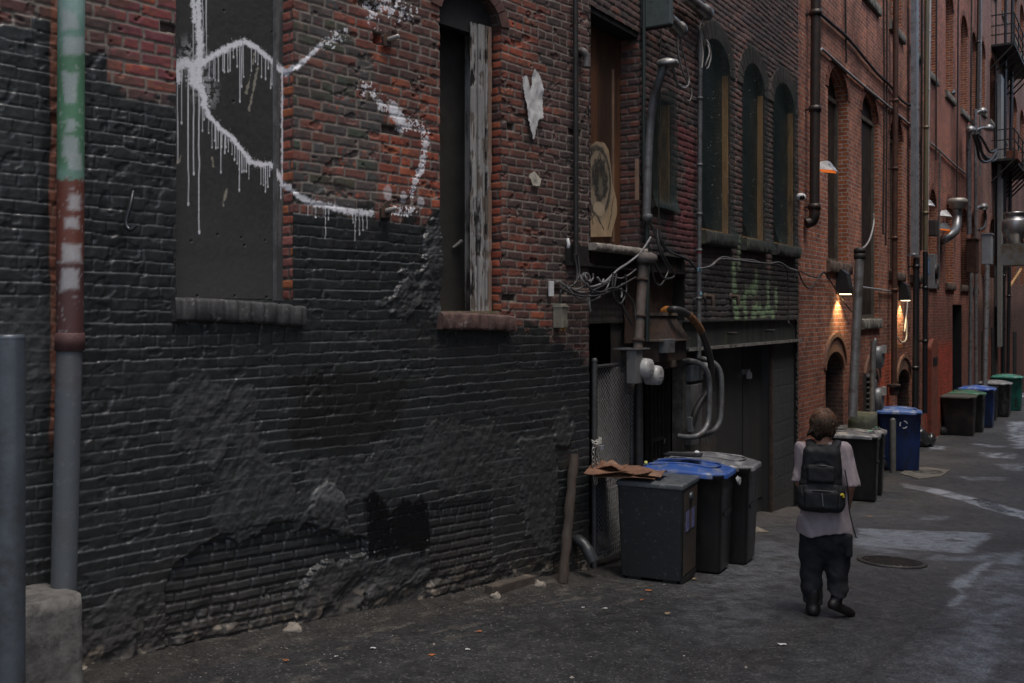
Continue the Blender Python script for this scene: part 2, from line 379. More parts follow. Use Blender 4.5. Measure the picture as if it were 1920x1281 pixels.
# ------------------------------------------------------------------ the ground: one asphalt sheet in alley coordinates
def gpoly(pts):
    out = []
    for x, y in pts:
        q = G(x, y); u, v = FB.uv(q); out.append((u, v))
    return out
def make_ground():
    us = np.concatenate((-8 - np.geomspace(60, .3, 14), lines(-8, -6.9, .2), lines(-6.9, 9, .03)[1:-1], lines(9, 26, .06), 26 + np.cumsum(np.linspace(.08, .5, 75)), 60 + np.geomspace(1, 180, 12)))
    vs = np.concatenate((-3 - np.geomspace(80, .3, 12), lines(-3, -1.2, .15), lines(-1.2, 5.2, .03)[1:-1], lines(5.2, 9, .2), 9 + np.geomspace(.3, 80, 12)))
    us = np.unique(us); U, V = np.meshgrid(us, vs)
    X = FB.o.x + FB.d.x * U + FB.n.x * V; Y = FB.o.y + FB.d.y * U + FB.n.y * V
    S = X * .531 + Y * .8474
    Z = gz_s(S)
    near = ss(40, 20, np.abs(U))
    Z = Z + near * ((fbm(U * .6, V * .6, 3, 2) - .5) * .03 + (fbm(U * 7, V * 7, 3, 4) - .5) * .007)
    # colour: dark patched asphalt
    n1 = fbm(U * .9, V * .9, 5, 21); n2 = fbm(U * 9, V * 9, 4, 31); n3 = vn(U * 45, V * 45, 41); n4 = fbm(U * 1.6 + V * 1.2, V * 5 - U * 1.5, 4, 43)
    base = np.stack([.0345 + 0 * U, .034 + 0 * U, .0338 + 0 * U], -1).astype(f32)
    C = base * (.15 + 1.15 * n1 + .55 * n2)[..., None]
    R = .46 + .22 * n2
    ag = (n3 > .86) & (n2 > .42); C[ag] *= 1.75
    C[(n3 < .1)] *= .6
    fbA = FA.d; u_a = (X - FA.o.x) * FA.d.x + (Y - FA.o.y) * FA.d.y; v_a = (X - FA.o.x) * FA.n.x + (Y - FA.o.y) * FA.n.y
    dw = np.where(u_a < 0, v_a, V)
    m = ss(.75, .05, dw + (n1 - .5) * .5) * (U < 8)                  # brown grit swept against the wall
    C = mixc(C, (.058, .049, .041), m * .7 * (.5 + .7 * n2)); 
    Z = Z + ss(.35, .0, dw) * (dw > -.3) * .03 * (U < 7)
    wob = (fbm(U * 3, V * 3, 4, 51) - .5) * .3; wob2 = (fbm(U * 12, V * 12, 3, 53) - .5) * .1
    def wet(pts, col, amt, soft, rough, k=1.):  # blends a patch colour in; pale ones paint sky sheen on damp ground
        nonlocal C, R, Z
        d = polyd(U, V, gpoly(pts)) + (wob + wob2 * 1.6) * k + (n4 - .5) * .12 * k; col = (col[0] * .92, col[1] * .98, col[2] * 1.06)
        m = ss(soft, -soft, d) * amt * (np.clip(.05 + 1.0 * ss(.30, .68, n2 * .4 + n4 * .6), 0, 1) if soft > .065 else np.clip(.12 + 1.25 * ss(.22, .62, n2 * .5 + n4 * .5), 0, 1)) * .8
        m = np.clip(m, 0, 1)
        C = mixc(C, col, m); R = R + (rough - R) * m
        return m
    # damp patch, trench streak, shine to the right: pale colour paints the sky sheen
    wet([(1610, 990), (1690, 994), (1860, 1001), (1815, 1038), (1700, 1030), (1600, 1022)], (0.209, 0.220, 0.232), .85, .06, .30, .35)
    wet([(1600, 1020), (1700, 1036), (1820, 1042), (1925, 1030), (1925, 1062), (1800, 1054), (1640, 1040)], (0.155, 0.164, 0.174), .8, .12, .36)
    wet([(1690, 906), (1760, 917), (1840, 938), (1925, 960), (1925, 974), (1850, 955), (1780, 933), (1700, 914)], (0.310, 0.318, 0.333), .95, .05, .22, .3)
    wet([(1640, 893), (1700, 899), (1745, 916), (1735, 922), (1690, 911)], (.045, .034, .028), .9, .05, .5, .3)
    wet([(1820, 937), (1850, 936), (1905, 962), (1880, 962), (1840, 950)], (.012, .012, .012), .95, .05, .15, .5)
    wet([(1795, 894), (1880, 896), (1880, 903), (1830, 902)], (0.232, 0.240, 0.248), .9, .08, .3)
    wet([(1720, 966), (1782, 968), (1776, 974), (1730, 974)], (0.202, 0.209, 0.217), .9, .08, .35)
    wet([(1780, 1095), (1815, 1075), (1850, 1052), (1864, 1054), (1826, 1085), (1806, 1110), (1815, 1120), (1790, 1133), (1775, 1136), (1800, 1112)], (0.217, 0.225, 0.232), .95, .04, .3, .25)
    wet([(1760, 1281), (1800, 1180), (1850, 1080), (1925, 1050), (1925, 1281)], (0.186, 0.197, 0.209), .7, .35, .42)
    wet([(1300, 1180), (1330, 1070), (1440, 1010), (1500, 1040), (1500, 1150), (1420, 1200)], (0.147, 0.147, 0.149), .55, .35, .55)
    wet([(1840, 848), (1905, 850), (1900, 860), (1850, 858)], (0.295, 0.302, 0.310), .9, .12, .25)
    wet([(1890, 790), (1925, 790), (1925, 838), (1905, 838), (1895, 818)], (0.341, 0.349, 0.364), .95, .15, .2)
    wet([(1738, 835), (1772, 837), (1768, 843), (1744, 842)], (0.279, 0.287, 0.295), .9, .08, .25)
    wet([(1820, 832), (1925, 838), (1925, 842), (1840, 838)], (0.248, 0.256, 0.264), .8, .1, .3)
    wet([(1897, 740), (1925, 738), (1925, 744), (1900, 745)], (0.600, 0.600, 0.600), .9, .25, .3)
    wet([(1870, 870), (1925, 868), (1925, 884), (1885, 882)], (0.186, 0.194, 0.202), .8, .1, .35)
    # darker repaired trench and joints
    for pts in ([(1440, 1075), (1500, 1090), (1500, 1120), (1460, 1150), (1420, 1110)], [(1300, 1160), (1450, 1130), (1600, 1150), (1640, 1210), (1400, 1240)]):
        wet(pts, (.028, .027, .026), .6, .3, .8)
    for pts in ([(1620, 996), (1500, 985), (1430, 990)], [(1700, 880), (1800, 900), (1925, 905)], [(1775, 1130), (1700, 1200), (1600, 1281)]):
        d = segd(U, V, gpoly(pts)) + wob2 * .5
        C = mixc(C, (.02, .019, .018), ss(.035, .01, d) * .8)
    # pale stains of trodden grit near the wall
    st = ss(.62, .75, fbm(U * 5, V * 16, 4, 61)) * ss(1.9, .3, dw) * (U < 1)
    C = mixc(C, (.15, .13, .105), st * .55)
    P = np.stack([X, Y, Z], -1)
    col = np.concatenate([np.clip(C * ((.62 + .85 * ss(-2.5, 6, U * .55 + V * 1.0))[..., None] * np.array((.985, 1., 1.03), f32)), 0, 1), np.clip(R, .08, 1)[..., None]], -1)  # paler, cooler ground to the right paints wet sky sheen into the colour
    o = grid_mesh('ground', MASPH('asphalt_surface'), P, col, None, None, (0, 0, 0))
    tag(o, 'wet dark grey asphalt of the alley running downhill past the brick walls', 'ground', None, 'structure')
make_ground()

# ------------------------------------------------------------------ building A: black painted brick, spray paint, two tall windows
RED = [(.35, .084, .041), (.30, .067, .034), (.22, .052, .030), (.37, .100, .046), (.17, .050, .034), (.10, .042, .034)]
DRK = [(.085, .047, .042), (.10, .050, .043), (.065, .042, .040), (.12, .055, .045), (.05, .038, .038), (.07, .043, .041)]
bA = thing('brick_building', 'nearest brick building, its lower half painted black and sprayed with white paint', 'building', tuple(FA.p(-3, 0, -.1)))
WA1 = (AX(330), AX(549)); WA2 = (AX(825), AX(940))
Z1 = FA.at(440, 562)[1]; Z2 = FA.at(885, 588)[1]
D1, D2 = .166, .22
zt1 = 7.0
zsp2 = FA.at(930, 68)[1] + .06; rise2 = FA.at(885, 2)[1] - FA.at(885, 70)[1] * 1. ; rise2 = .30
def paint_line(U):
    k = [(-10, 40), (95, 48), (105, 70), (158, 165), (328, 188), (548, 378), (640, 384), (700, 398), (740, 425), (792, 418), (830, 402), (940, 600), (1000, 606), (1040, 628), (1105, 690)]
    q = [FA.at(*p) for p in k]
    return np.interp(U, [a for a, _ in q], [b for _, b in q])
def px_poly(fr, pts, v=0.): return [fr.at(x, y, v) for x, y in pts]
def strokes(U, Z, fr, v, lines_, seed):
    """sprayed lines with a ragged rim, drops and runs"""
    m = np.zeros(U.shape, f32); n = fbm(U * 60, Z * 60, 2, seed); sp = vn(U * 110, Z * 110, seed + 4)
    for pts, r in lines_:
        d = segd(U, Z, px_poly(fr, pts, v))
        m = np.maximum(m, ss(r * 1.35, r * .45, d + (n - .5) * r * 1.3))
        m = np.maximum(m, (sp > .88) * ss(r * 3.0, r * 1.0, d) * .7 * (n > .45))
    return m
def runs(U, Z, fr, v, drips, seed):
    m = np.zeros(U.shape, f32)
    for x, y0, y1, wpx in drips:
        u, z0 = fr.at(x, y0, v); _, z1 = fr.at(x, y1, v)
        k = (z0 - Z) / max(z0 - z1, .01); wv = wpx * .0017
        wob = (vn(Z * 8, U * 0 + x, seed) - .5) * .006
        m = np.maximum(m, ss(wv, wv * .35, np.abs(U - u + wob)) * (k > -.05) * (k < 1) * (1. - .25 * np.clip(k, 0, 1)))
        m = np.maximum(m, ss(wv * 1.5, wv * .7, np.hypot(U - u + wob, (Z - z1 - wv) * .5)))
    return m
def wall_A():
    us = lines(-7.3, 0, .0074, (*WA1, *WA2)); zs = lines(-.32, 6.35, .0072, (Z1, Z2))
    U, Z = np.meshgrid(us.astype(f32), zs.astype(f32))
    slow = (fbm(U * .7, Z * 1.2, 3, 5) - .5) * .045 + (fbm(U * 4, Z * 5, 3, 8) - .5) * .008
    tilt = .05 * ss(1.7, .1, Z)
    for (a, b), zc in ((WA1, Z1), (WA2, Z2)):                       # courses sag towards the right end of each sill
        slow = slow - .02 * np.exp(-((U - b) / .35) ** 2 - ((Z - zc + .12) / .22) ** 2)
    Zc = Z + slow + tilt * (U + 3)
    pl = paint_line(U)
    bk = brickwork(U, Zc, .079, .225, 1, .010, .009)
    blk_b = brickwork(U, Zc, .079, .225, 1, .003, .0095, 1.4, .0055)
    # black paint follows whole bricks
    edge = (fbm(U * 2.2, Z * 3, 4, 77) - .5) * .42 + (bk['r3'] - .5) * .14 + (fbm(U * 25, Z * 25, 3, 78) - .5) * .10
    M_ = ss(-.03, .03, pl - (bk['zc'] - slow - tilt * (U + 3)) + edge * .8)
    M_ = np.maximum(M_, ss(.02, .005, np.abs(U - AX(60)) - .45) * ss(0, .06, FA.at(60, 45)[1] - Z + edge))
    strip = ss(.035, .02, np.abs(U - AX(103) + (fbm(Z * 6, U, 2, 3) - .5) * .03)) * ss(1.7, 2., Z)
    M_ = M_ * (1 - strip * .9)
    # --- relief
    rough = fbm(U * 22, Z * 22, 4, 9) - .5
    H = -.0055 * (1 - bk['prof']) + (bk['r1'] - .5) * .0045 + rough * .007
    run = ss(.30, .70, fbm(U * 1.1 + blk_b['j'] * 7.7, blk_b['j'] * 3.1, 3, 14)); tilt_b = (blk_b['fz'] - .5) * (.003 + .011 * run * (.5 + .5 * blk_b['r2']))
    jd = ss(.25, .6, fbm(U * 1.7, Z * 5, 4, 12))                     # paint has filled some joints
    Hb = -.0055 * (1 - blk_b['prof']) * (.25 + .75 * jd) + (blk_b['r1'] - .5) * .005 + rough * .0065 + tilt_b + (blk_b['fx'] - .5) * (blk_b['r3'] - .5) * .006
    miss = (bk['r2'] > .985) & (bk['prof'] > .2); H = np.where(miss, H - .03, H)
    chip = ss(.66, .74, fbm(U * 9, Z * 12, 3, 15)); H -= chip * .012; Hb -= chip * .007
    H = H * (1 - M_) + Hb * M_
    # --- old arch at the foot, bricked up and set back
    arch = polyd(U, Z, px_poly(FA, [(318, 1240), (312, 1100), (330, 1058), (400, 1010), (480, 985), (560, 978), (640, 1000), (690, 1010), (690, 1200)]))
    am = ss(.012, -.012, arch + rough * .03)
    kb = brickwork(U, Z + .045 * (U + 3), .074, .2, 33, .012, .010, 1.2, .003)
    H = H * (1 - am) + (-.045 - .016 * (1 - kb['prof']) + (kb['r1'] - .5) * .006 + rough * .004) * am
    pan = ss(.01, -.01, polyd(U, Z, px_poly(FA, [(810, 945), (925, 935), (925, 1150), (800, 1180)])) + rough * .02)
    H = H * (1 - pan) + (-.012 - .015 * (1 - kb['prof']) + (kb['r1'] - .5) * .005) * pan
    for pts in ([(928, 925), (926, 1120)], [(692, 940), (676, 1150)], [(806, 960), (788, 1160)]):
        H -= .005 * ss(.018, .004, segd(U, Z, px_poly(FA, pts)) + rough * .02)
    # --- trowelled patches and lumps of mortar
    lump = np.zeros(U.shape, f32); tr = fbm(U * 4 + fbm(U * 3, Z * 3, 2, 18) * 3, Z * 5 - U * 2 + fbm(U * 2, Z * 2, 2, 17) * 4, 5, 19, .55); tr2 = np.abs(fbm(U * 7, Z * 8, 4, 23) - .5) * 2
    scar = fbm(U * 4.2, Z * 4.6, 4, 71); layer = np.floor(fbm(U * 3.1, Z * 3.4, 5, 72, .62) * 9) / 9 - .5; layer = layer + .0
    def patch(pts, h, grain, ragged=.10, smooth=.03):
        nonlocal H, lump
        d = polyd(U, Z, px_poly(FA, pts)) + (fbm(U * 5, Z * 6, 5, 91, .6) - .5) * ragged * 4.2
        m = ss(smooth, -smooth * .3, d)
        H = H * (1 - m * .80) + (h + (tr - .5) * grain * .62 - tr2 * grain * .30 + layer * grain * .5 + rough * .012) * m
        lump = np.maximum(lump, m)
        return m
    patch([(335, 735), (352, 708), (420, 715), (480, 702), (492, 760), (470, 832), (400, 868), (312, 850), (322, 790)], .004, .030)
    patch([(390, 868), (470, 832), (560, 862), (545, 960), (450, 1004), (400, 962)], .004, .032)
    patch([(560, 860), (700, 850), (720, 905), (640, 960), (560, 985)], .004, .032)
    patch([(700, 845), (800, 792), (950, 800), (1045, 880), (1040, 1000), (985, 1010), (960, 925), (820, 905), (700, 905)], .003, .032)
    patch([(740, 560), (785, 475), (802, 420), (830, 415), (838, 592), (770, 602), (700, 572)], .020, .075, .12)
    patch([(575, 1075), (690, 1060), (695, 1165), (560, 1195)], .006, .05)
    patch([(700, 1060), (790, 1050), (800, 1150), (690, 1170)], .0, .03)
    patch([(158, 1130), (275, 1120), (292, 1250), (158, 1290)], .006, .05)
    patch([(460, 880), (520, 870), (500, 960), (440, 960)], .005, .03)
    patch([(-10, 560), (95, 560), (95, 700), (-10, 700)], .002, .015)
    patch([(975, 832), (1040, 812), (1047, 942), (1032, 1030), (985, 1006)], .014, .012, .05)
    lum = patch([(585, 985), (588, 938), (620, 908), (655, 928), (657, 1000), (600, 1004)], .020, .025, .09)
    rock = patch([(1040, 785), (1062, 778), (1078, 800), (1066, 832), (1038, 836)], .022, .03, .05, .05)
    lo = ss(.42, .05, Z - (-.02 - .078 * (U - 0)) + (tr - .5) * .3)      # the broken foot of the wall
    H = H - lo * .03 * ss(.45, .6, scar) + lo * (tr - .5) * .05
    hole = ss(.05, .035, np.maximum(np.abs(U - AX(709)) * 1.1, np.abs(Z - FA.at(709, 72)[1])) + rough * .02); H -= hole * .10
    # --- colour
    pal = pick(bk['r1'], RED); drk = pick(bk['r2'], DRK)
    kd = ss(AX(985), AX(1040), U + (bk['r3'] - .5) * .5) * .9
    kd = np.maximum(kd, ss(AX(335), AX(280), U + (bk['r3'] - .5) * .6) * (.45 + .4 * (bk['r2'] > .4)))
    jamb = np.maximum(ss(.22, .10, np.abs(U - WA2[1] - .10)), ss(.1, .05, np.abs(U - WA2[0] + .1)) * .5)
    kd = kd * (1 - jamb)
    gt = ss(AX(715), AX(640), U + (fbm(U * 2, Z * 2, 3, 55) - .5) * .9) * (U > WA1[1]) * ss(AX(500), AX(560), U)      # greenish overpaint
    C = pal * (1 - kd[..., None]) + drk * kd[..., None]
    grime = fbm(U * 1.6, Z * .7, 5, 61); fine = fbm(U * 30, Z * 30, 3, 62)
    C = C * (.35 + .75 * grime + .35 * fine)[..., None]
    C = mixc(C, (.048, .064, .064), np.clip(gt * 1.8, 0, 1) * (.45 + .5 * (bk['r2'] > .3)) * ss(.25, .5, fine + bk['r3'] * .3) * .92)
    C = mixc(C, (.055, .070, .035), gt * (bk['r1'] > .72) * .6)
    soot = ss(.42, .62, fbm(U * 1.4, Z * .8, 5, 66)); C = mixc(C, (.038, .029, .027), soot * .6); C = mixc(C, (.05, .032, .028), (fbm(U * 9, Z * 11, 4, 67) > .56) * .45)
    C = mixc(C, (.18, .035, .055), ss(.10, .0, polyd(U, Z, px_poly(FA, [(240, 40), (320, 20), (320, 120), (290, 140), (250, 110)])) + (fine - .5) * .5) * .5)
    C = mixc(C, (.24, .13, .11), ss(.64, .75, fbm(U * 5, Z * 1.2, 4, 68)) * (1 - kd) * .35)
    mort = np.array((.155, .130, .110), f32) * (.5 + .7 * fine + .3 * grime)[..., None]
    C = C * bk['prof'][..., None] + mort * (1 - bk['prof'])[..., None]
    C = np.where(miss[..., None], np.array((.05, .03, .024), f32), C)
    bc = np.array((.0235, .0255, .0250), f32) * (.68 + .35 * grime + .3 * fine + .25 * blk_b['r1'])[..., None]
    bc = bc * (1 + .9 * (ss(.82, .95, blk_b['fz'])) * run)[..., None]      # upper edges lightened: sky highlights painted into the brick colour
    bc = mixc(bc, (.033, .035, .035), lump * ss(.45, .62, tr) * .4)
    bc = mixc(bc, (.075, .08, .085), lump * ss(.60, .72, scar) * .8 * ss(2.2, 2.6, Z)); bc = mixc(bc, (.055, .057, .057), ss(.66, .72, fbm(U * 20, Z * 34, 3, 79)) * .35)  # bluish grey highlights of the upper bump painted into its colour
    C = mixc(C, (0, 0, 0), 0 * M_) * (1 - M_[..., None]) + bc * M_[..., None]
    am_ = np.maximum(am, pan)[..., None]; C = C * (1 - am_ * .12)
    blo = ss(.06, -.04, polyd(U, Z, px_poly(FA, [(552, 705), (640, 700), (755, 715), (750, 800), (660, 835), (550, 850)])) + (bk['r3'] - .5) * .1)
    C = mixc(C, (.016, .016, .015), blo * .8)
    dust = ss(.62, .0, Z + .078 * U + (grime - .5) * .6); C = mixc(C, (.052, .042, .034), dust * .55)
    C = mixc(C, (.20, .16, .12), ss(.62, .7, fbm(U * 14, Z * 14, 4, 69)) * ss(.25, .02, Z + .078 * U) * .7)
    C = mixc(C, (.16, .165, .17), lum * ss(-.05, .10, Z - FA.at(620, 945)[1] + rough * .25) * .42)  # top of the mortar lump painted paler, as if lit from above
    scr = ss(.02, -.02, polyd(U, Z, px_poly(FA, [(684, 935), (700, 920), (718, 940), (735, 962), (755, 935), (775, 945), (790, 928), (806, 945), (808, 1015), (794, 1042), (765, 1030), (740, 1038), (715, 1044), (690, 1050)])) + (fbm(U * 45, Z * 7, 3, 70) - .5) * .07)
    C = mixc(C, (.004, .004, .005), scr * .97)
    C = mixc(C, (.09, .09, .10), ss(.60, .72, fbm(U * 50, Z * 9, 3, 73)) * ss(.05, .0, np.abs(polyd(U, Z, px_poly(FA, [(690, 940), (804, 940), (800, 1040), (692, 1045)])))) * .15)
    C = mixc(C, (.30, .10, .05), strip * M_ * 0 + strip * .5)
    # rusty ochre flecks, white flecks
    C = mixc(C, (.42, .38, .33), (vn(U * 70, Z * 45, 81) > .988) * (M_ < .5) * .7)
    wl = [([(525, 335), (540, 352), (560, 368), (582, 380), (620, 388), (650, 396), (698, 400)], .023),
          ([(545, 128), (556, 126), (572, 113), (588, 98), (602, 84)], .018),
          ([(528, 120), (528, 345)], .014)]
    W = strokes(U, Z, FA, 0., wl, 83) * .95
    sp = vn(U * 85, Z * 85, 84); nn = fbm(U * 26, Z * 26, 3, 85)
    for pts, r, a in (([(738, 205), (752, 228)], .10, .62), ([(680, 165), (706, 185), (735, 205)], .10, .30), ([(752, 228), (790, 240), (800, 262)], .09, .35), ([(800, 262), (792, 310), (778, 345), (772, 366)], .06, .55), ([(700, 20), (760, 10)], .16, .30), ([(610, 75), (650, 60)], .08, .28), ([(725, 398), (770, 396)], .07, .40)):
        d = segd(U, Z, px_poly(FA, pts))
        if a > .6: W = np.maximum(W, ss(.075, .02, d + (nn - .5) * .09))
        W = np.maximum(W, ((sp * .55 + nn * .75) > (.98 - a * ss(r, r * .1, d)) + .25 * (d > r)) * (d < r) * .78)
    for x, y, r in ((726, 360), (757, 368), (788, 380)) and ((727, 362, .07), (757, 370, .06), (789, 380, .06)):
        u, z = FA.at(x, y); W = np.maximum(W, ss(1., .75, np.hypot((U - u) / r * 1.3, (Z - z) / r)) * .42 * (.6 + .6 * fine))
    W = np.maximum(W, runs(U, Z, FA, 0., [(578, 380, 402, 3), (592, 385, 408, 3), (610, 388, 446, 3.4), (616, 388, 412, 3), (662, 398, 418, 3), (666, 398, 450, 3.6), (674, 400, 440, 3.4), (681, 400, 432, 3), (688, 400, 428, 3)], 86) * .8)
    W = W * ((sp > .10) | (W > .9)) * (.75 + .25 * bk['prof'])
    C = mixc(C, (.80, .80, .83), W)
    R = np.where(M_ > .5, .22 + .28 * fine, .88); R = np.where(W > .5, .5, R); R = R + dust * .25 - scr * .12 + lump * .22
    keep = np.ones((len(zs) - 1, len(us) - 1), bool)
    uc = (us[1:] + us[:-1]) / 2; zc = (zs[1:] + zs[:-1]) / 2; UC, ZC = np.meshgrid(uc, zc)
    keep &= ~((UC > WA1[0]) & (UC < WA1[1]) & (ZC > Z1))
    arc = zsp2 + rise2 * np.sqrt(np.clip(1 - ((UC - sum(WA2) / 2) / ((WA2[1] - WA2[0]) / 2)) ** 2, 0, 1)) ** 1.0
    keep &= ~((UC > WA2[0]) & (UC < WA2[1]) & (ZC > Z2) & (ZC < arc))
    P = np.stack([FA.o.x + FA.d.x * U + FA.n.x * H, FA.o.y + FA.d.y * U + FA.n.y * H, Z], -1)
    grid_mesh('wall', MV('painted_brick', 150., .35, .6, .2), P, np.concatenate([np.clip(C, 0, 1), np.clip(R, .2, 1)[..., None]], -1), keep, bA)
wall_A()

def jamb_strip(fr, parent, u, z0, z1, depth, side, pal, seed, name='window_reveal', tint=1., mort=(.12, .105, .09), paint=None):
    """bricked side of an opening; side -1: the face looks towards smaller u (seen on the right), +1 the other"""
    ds = lines(0, depth, .012); zs = lines(z0, z1, .0075)
    D, Z = np.meshgrid(ds.astype(f32), zs.astype(f32))
    bk = brickwork(D + seed, Z + (fbm(D * 5, Z * 6, 3, seed) - .5) * .012, .079, .23, seed, .010, .010, 1, .004, 99)
    H = -.009 * (1 - bk['prof']) + (bk['r1'] - .5) * .006 + (fbm(D * 30, Z * 30, 3, seed + 1) - .5) * .006
    fine = fbm(D * 30, Z * 30, 3, seed + 2)
    C = pick(bk['r1'], pal) * tint * (.55 + .5 * fine + .4 * bk['r2'])[..., None]
    C = C * bk['prof'][..., None] + np.array(mort, f32) * (.5 + .7 * fine)[..., None] * (1 - bk['prof'])[..., None]
    if paint is not None: C = mixc(C, (.78, .78, .81), paint(D, Z, fine))
    uu = u + side * H; X = fr.o.x + fr.d.x * uu - fr.n.x * D; Y = fr.o.y + fr.d.y * uu - fr.n.y * D
    col = np.concatenate([C, np.full(U1(C), .85, f32)], -1)
    return grid_mesh(name, MV('painted_brick'), np.stack([X, Y, Z], -1), col, None, parent)
def U1(C): return C.shape[:2] + (1,)
# upper storeys and the end of the wall beyond the photograph's left edge
mb = MB(); mb.box(FA, -14, 0, -.3, .0, 6.35, 11); mb.build('upper_wall', MBRK('dark_brick', (.10, .05, .042), (.06, .04, .037), (.12, .10, .09)), bA, FA)
mb = MB(); mb.box(FA, -14, -7.3, -.3, 0, -.4, 6.35)
mb.build('side_wall', MBRK('black_painted_brick', (.026, .028, .028), (.021, .023, .023), (.012, .012, .012), ms=.005, samt=.3), bA, FA)
mb = MB(); mb.box(FA, -7.3, 0, -.62, -.6, -.4, 6.35); mb.build('inner_wall', M('dark_inside', (.006, .006, .006), .9), bA)
# left window: painted steel sheet, sprayed
frame1 = MB(); frame1.box(FA, WA1[0], WA1[1], -D1 - .05, -D1 - .02, Z1, 6.35)
frame1.box(FA, WA1[1] - .055, WA1[1] + .01, -D1 - .02, -D1 + .045, Z1, 6.35)
win1 = frame1.build('window', M('grey_frame', (.16, .16, .16), .6, 0, .5, 9, .3), bA, label='left window closed with a black sheet crossed by dripping white spray lines')
def board1():
    us = lines(WA1[0] - .02, WA1[1] - .055, .0052); zs = lines(Z1 + .01, 6.33, .0052)
    U, Z = np.meshgrid(us.astype(f32), zs.astype(f32)); v = -D1
    fine = fbm(U * 40, Z * 40, 3, 3); grime = fbm(U * 2, Z * 1.2, 5, 4)
    H = (fbm(U * 3, Z * 2, 3, 6) - .5) * .006 + (fine - .5) * .0018
    C = np.array((.036, .036, .034), f32) * (.6 + .5 * grime + .3 * fine)[..., None]
    C = mixc(C, (.065, .064, .060), ss(3.6, 2.6, Z + (grime - .5) * .4) * .55)
    C = mixc(C, (.02, .02, .02), ss(2.9, 3.05, Z) * ss(3.1, 2.98, Z) * .3)
    for x, y in ((358, 452), (408, 440), (452, 446), (458, 460), (497, 451), (352, 92), (438, 190), (510, 60), (420, 20), (370, 555), (440, 555), (500, 558)):
        u, z = FA.at(x, y, v); d = np.hypot(U - u, Z - z); C = mixc(C, (.006, .006, .006), ss(.011, .006, d)); H -= ss(.012, .005, d) * .006
    lines_ = [([(372, -30), (372, 60), (376, 100)], .024), ([(362, 0), (366, 40)], .020), ([(330, 128), (345, 116), (362, 122), (378, 118)], .034), ([(378, 118), (410, 98), (440, 84), (458, 78), (478, 88), (498, 104), (520, 122)], .023),
              ([(365, 120), (360, 150), (380, 172), (384, 195)], .036), ([(376, 60), (372, 150)], .030), ([(332, 128), (334, 150)], .024), ([(384, 195), (392, 218), (414, 242), (436, 260), (455, 284), (470, 304), (490, 309), (506, 308), (525, 322)], .021), ([(520, 100), (526, 125)], .03)]
    W = strokes(U, Z, FA, v, lines_, 7)
    W = np.maximum(W, ss(.16, .02, segd(U, Z, px_poly(FA, [(362, 100), (385, 175)], v))) * .35 * (fine > .52))
    dr = [(362, -20, 120, 3), (387, -20, 110, 3), (380, -20, 110, 2.5), (333, 130, 305, 3.4), (341, 130, 232, 3.4), (353, 140, 384, 4), (363, 145, 327, 4), (373, 150, 437, 4.6), (379, 190, 246, 3), (383, 195, 225, 3)]
    rnd = random.Random(3)
    for (x0, y0), (x1, y1), n, lo, hi in (((392, 112), (448, 82), 10, 20, 50), ((448, 80), (458, 80), 3, 60, 112), ((470, 86), (518, 120), 8, 14, 48), ((390, 222), (470, 304), 17, 18, 48), ((488, 309), (518, 312), 7, 18, 50)):
        for i in range(n):
            t = (i + rnd.random() * .7) / n; y = y0 + (y1 - y0) * t; dr.append((x0 + (x1 - x0) * t, y, y + rnd.uniform(lo, hi), rnd.uniform(2, 3.4)))
    dr += [(450, 84, 191, 3.6), (414, 245, 324, 3.2), (449, 280, 358, 3.6), (498, 310, 360, 3), (508, 120, 166, 3)]
    W = np.maximum(W, runs(U, Z, FA, v, dr, 8) * .82)
    C = mixc(C, (.80, .80, .83), np.clip(W, 0, 1) * .95)
    for x0, y0, x1, y1 in ((483, 128, 468, 205), (478, 98, 474, 118), (470, 140, 462, 175), (425, 355, 418, 385), (398, 296, 400, 312), (340, 292, 333, 306)):
        d = segd(U, Z, px_poly(FA, [(x0, y0), (x1, y1)], v)) + (fine - .5) * .03; C = mixc(C, (.34, .31, .25), ss(.012, .002, d) * .7)
    P = np.stack([FA.o.x + FA.d.x * U + FA.n.x * (v + H), FA.o.y + FA.d.y * U + FA.n.y * (v + H), Z], -1)
    R = np.where(W > .5, .5, .48 + .2 * fine)
    grid_mesh('sheet', MV('painted_sheet', 120., .2, .45, .2), P, np.concatenate([np.clip(C, 0, 1), R[..., None]], -1), None, win1)
board1()
def painted_edge():
    v = -D1 + .047; us = lines(WA1[1] - .056, WA1[1] + .002, .0045); zs = lines(Z1 + .01, 6.33, .0055); U, Z = np.meshgrid(us.astype(f32), zs.astype(f32)); fine = fbm(U * 40, Z * 30, 3, 13)
    C = np.array((.10, .10, .098), f32) * (.5 + .6 * fbm(U * 8, Z * 3, 4, 14) + .4 * fine)[..., None]; C = mixc(C, (.03, .03, .03), ss(.5, .62, fbm(U * 20, Z * 2, 4, 15)) * .7)
    W = strokes(U, Z, FA, v, [([(512, 116), (522, 128), (533, 133), (548, 130)], .026), ([(512, 314), (522, 330), (530, 342), (548, 354)], .026), ([(531, 128), (530, 220), (531, 345)], .016)], 16)
    W = np.maximum(W, runs(U, Z, FA, v, [(527, 335, 372, 3.), (533, 340, 392, 3.), (529, 135, 168, 3.)], 17)); C = mixc(C, (.78, .78, .81), np.clip(W, 0, 1) * .9)
    P = np.stack([FA.o.x + FA.d.x * U + FA.n.x * v, FA.o.y + FA.d.y * U + FA.n.y * v, Z], -1); grid_mesh('painted_edge', MV('painted_sheet'), P, np.concatenate([np.clip(C, 0, 1), np.full(U1(C), .6, f32)], -1), None, win1)
painted_edge()
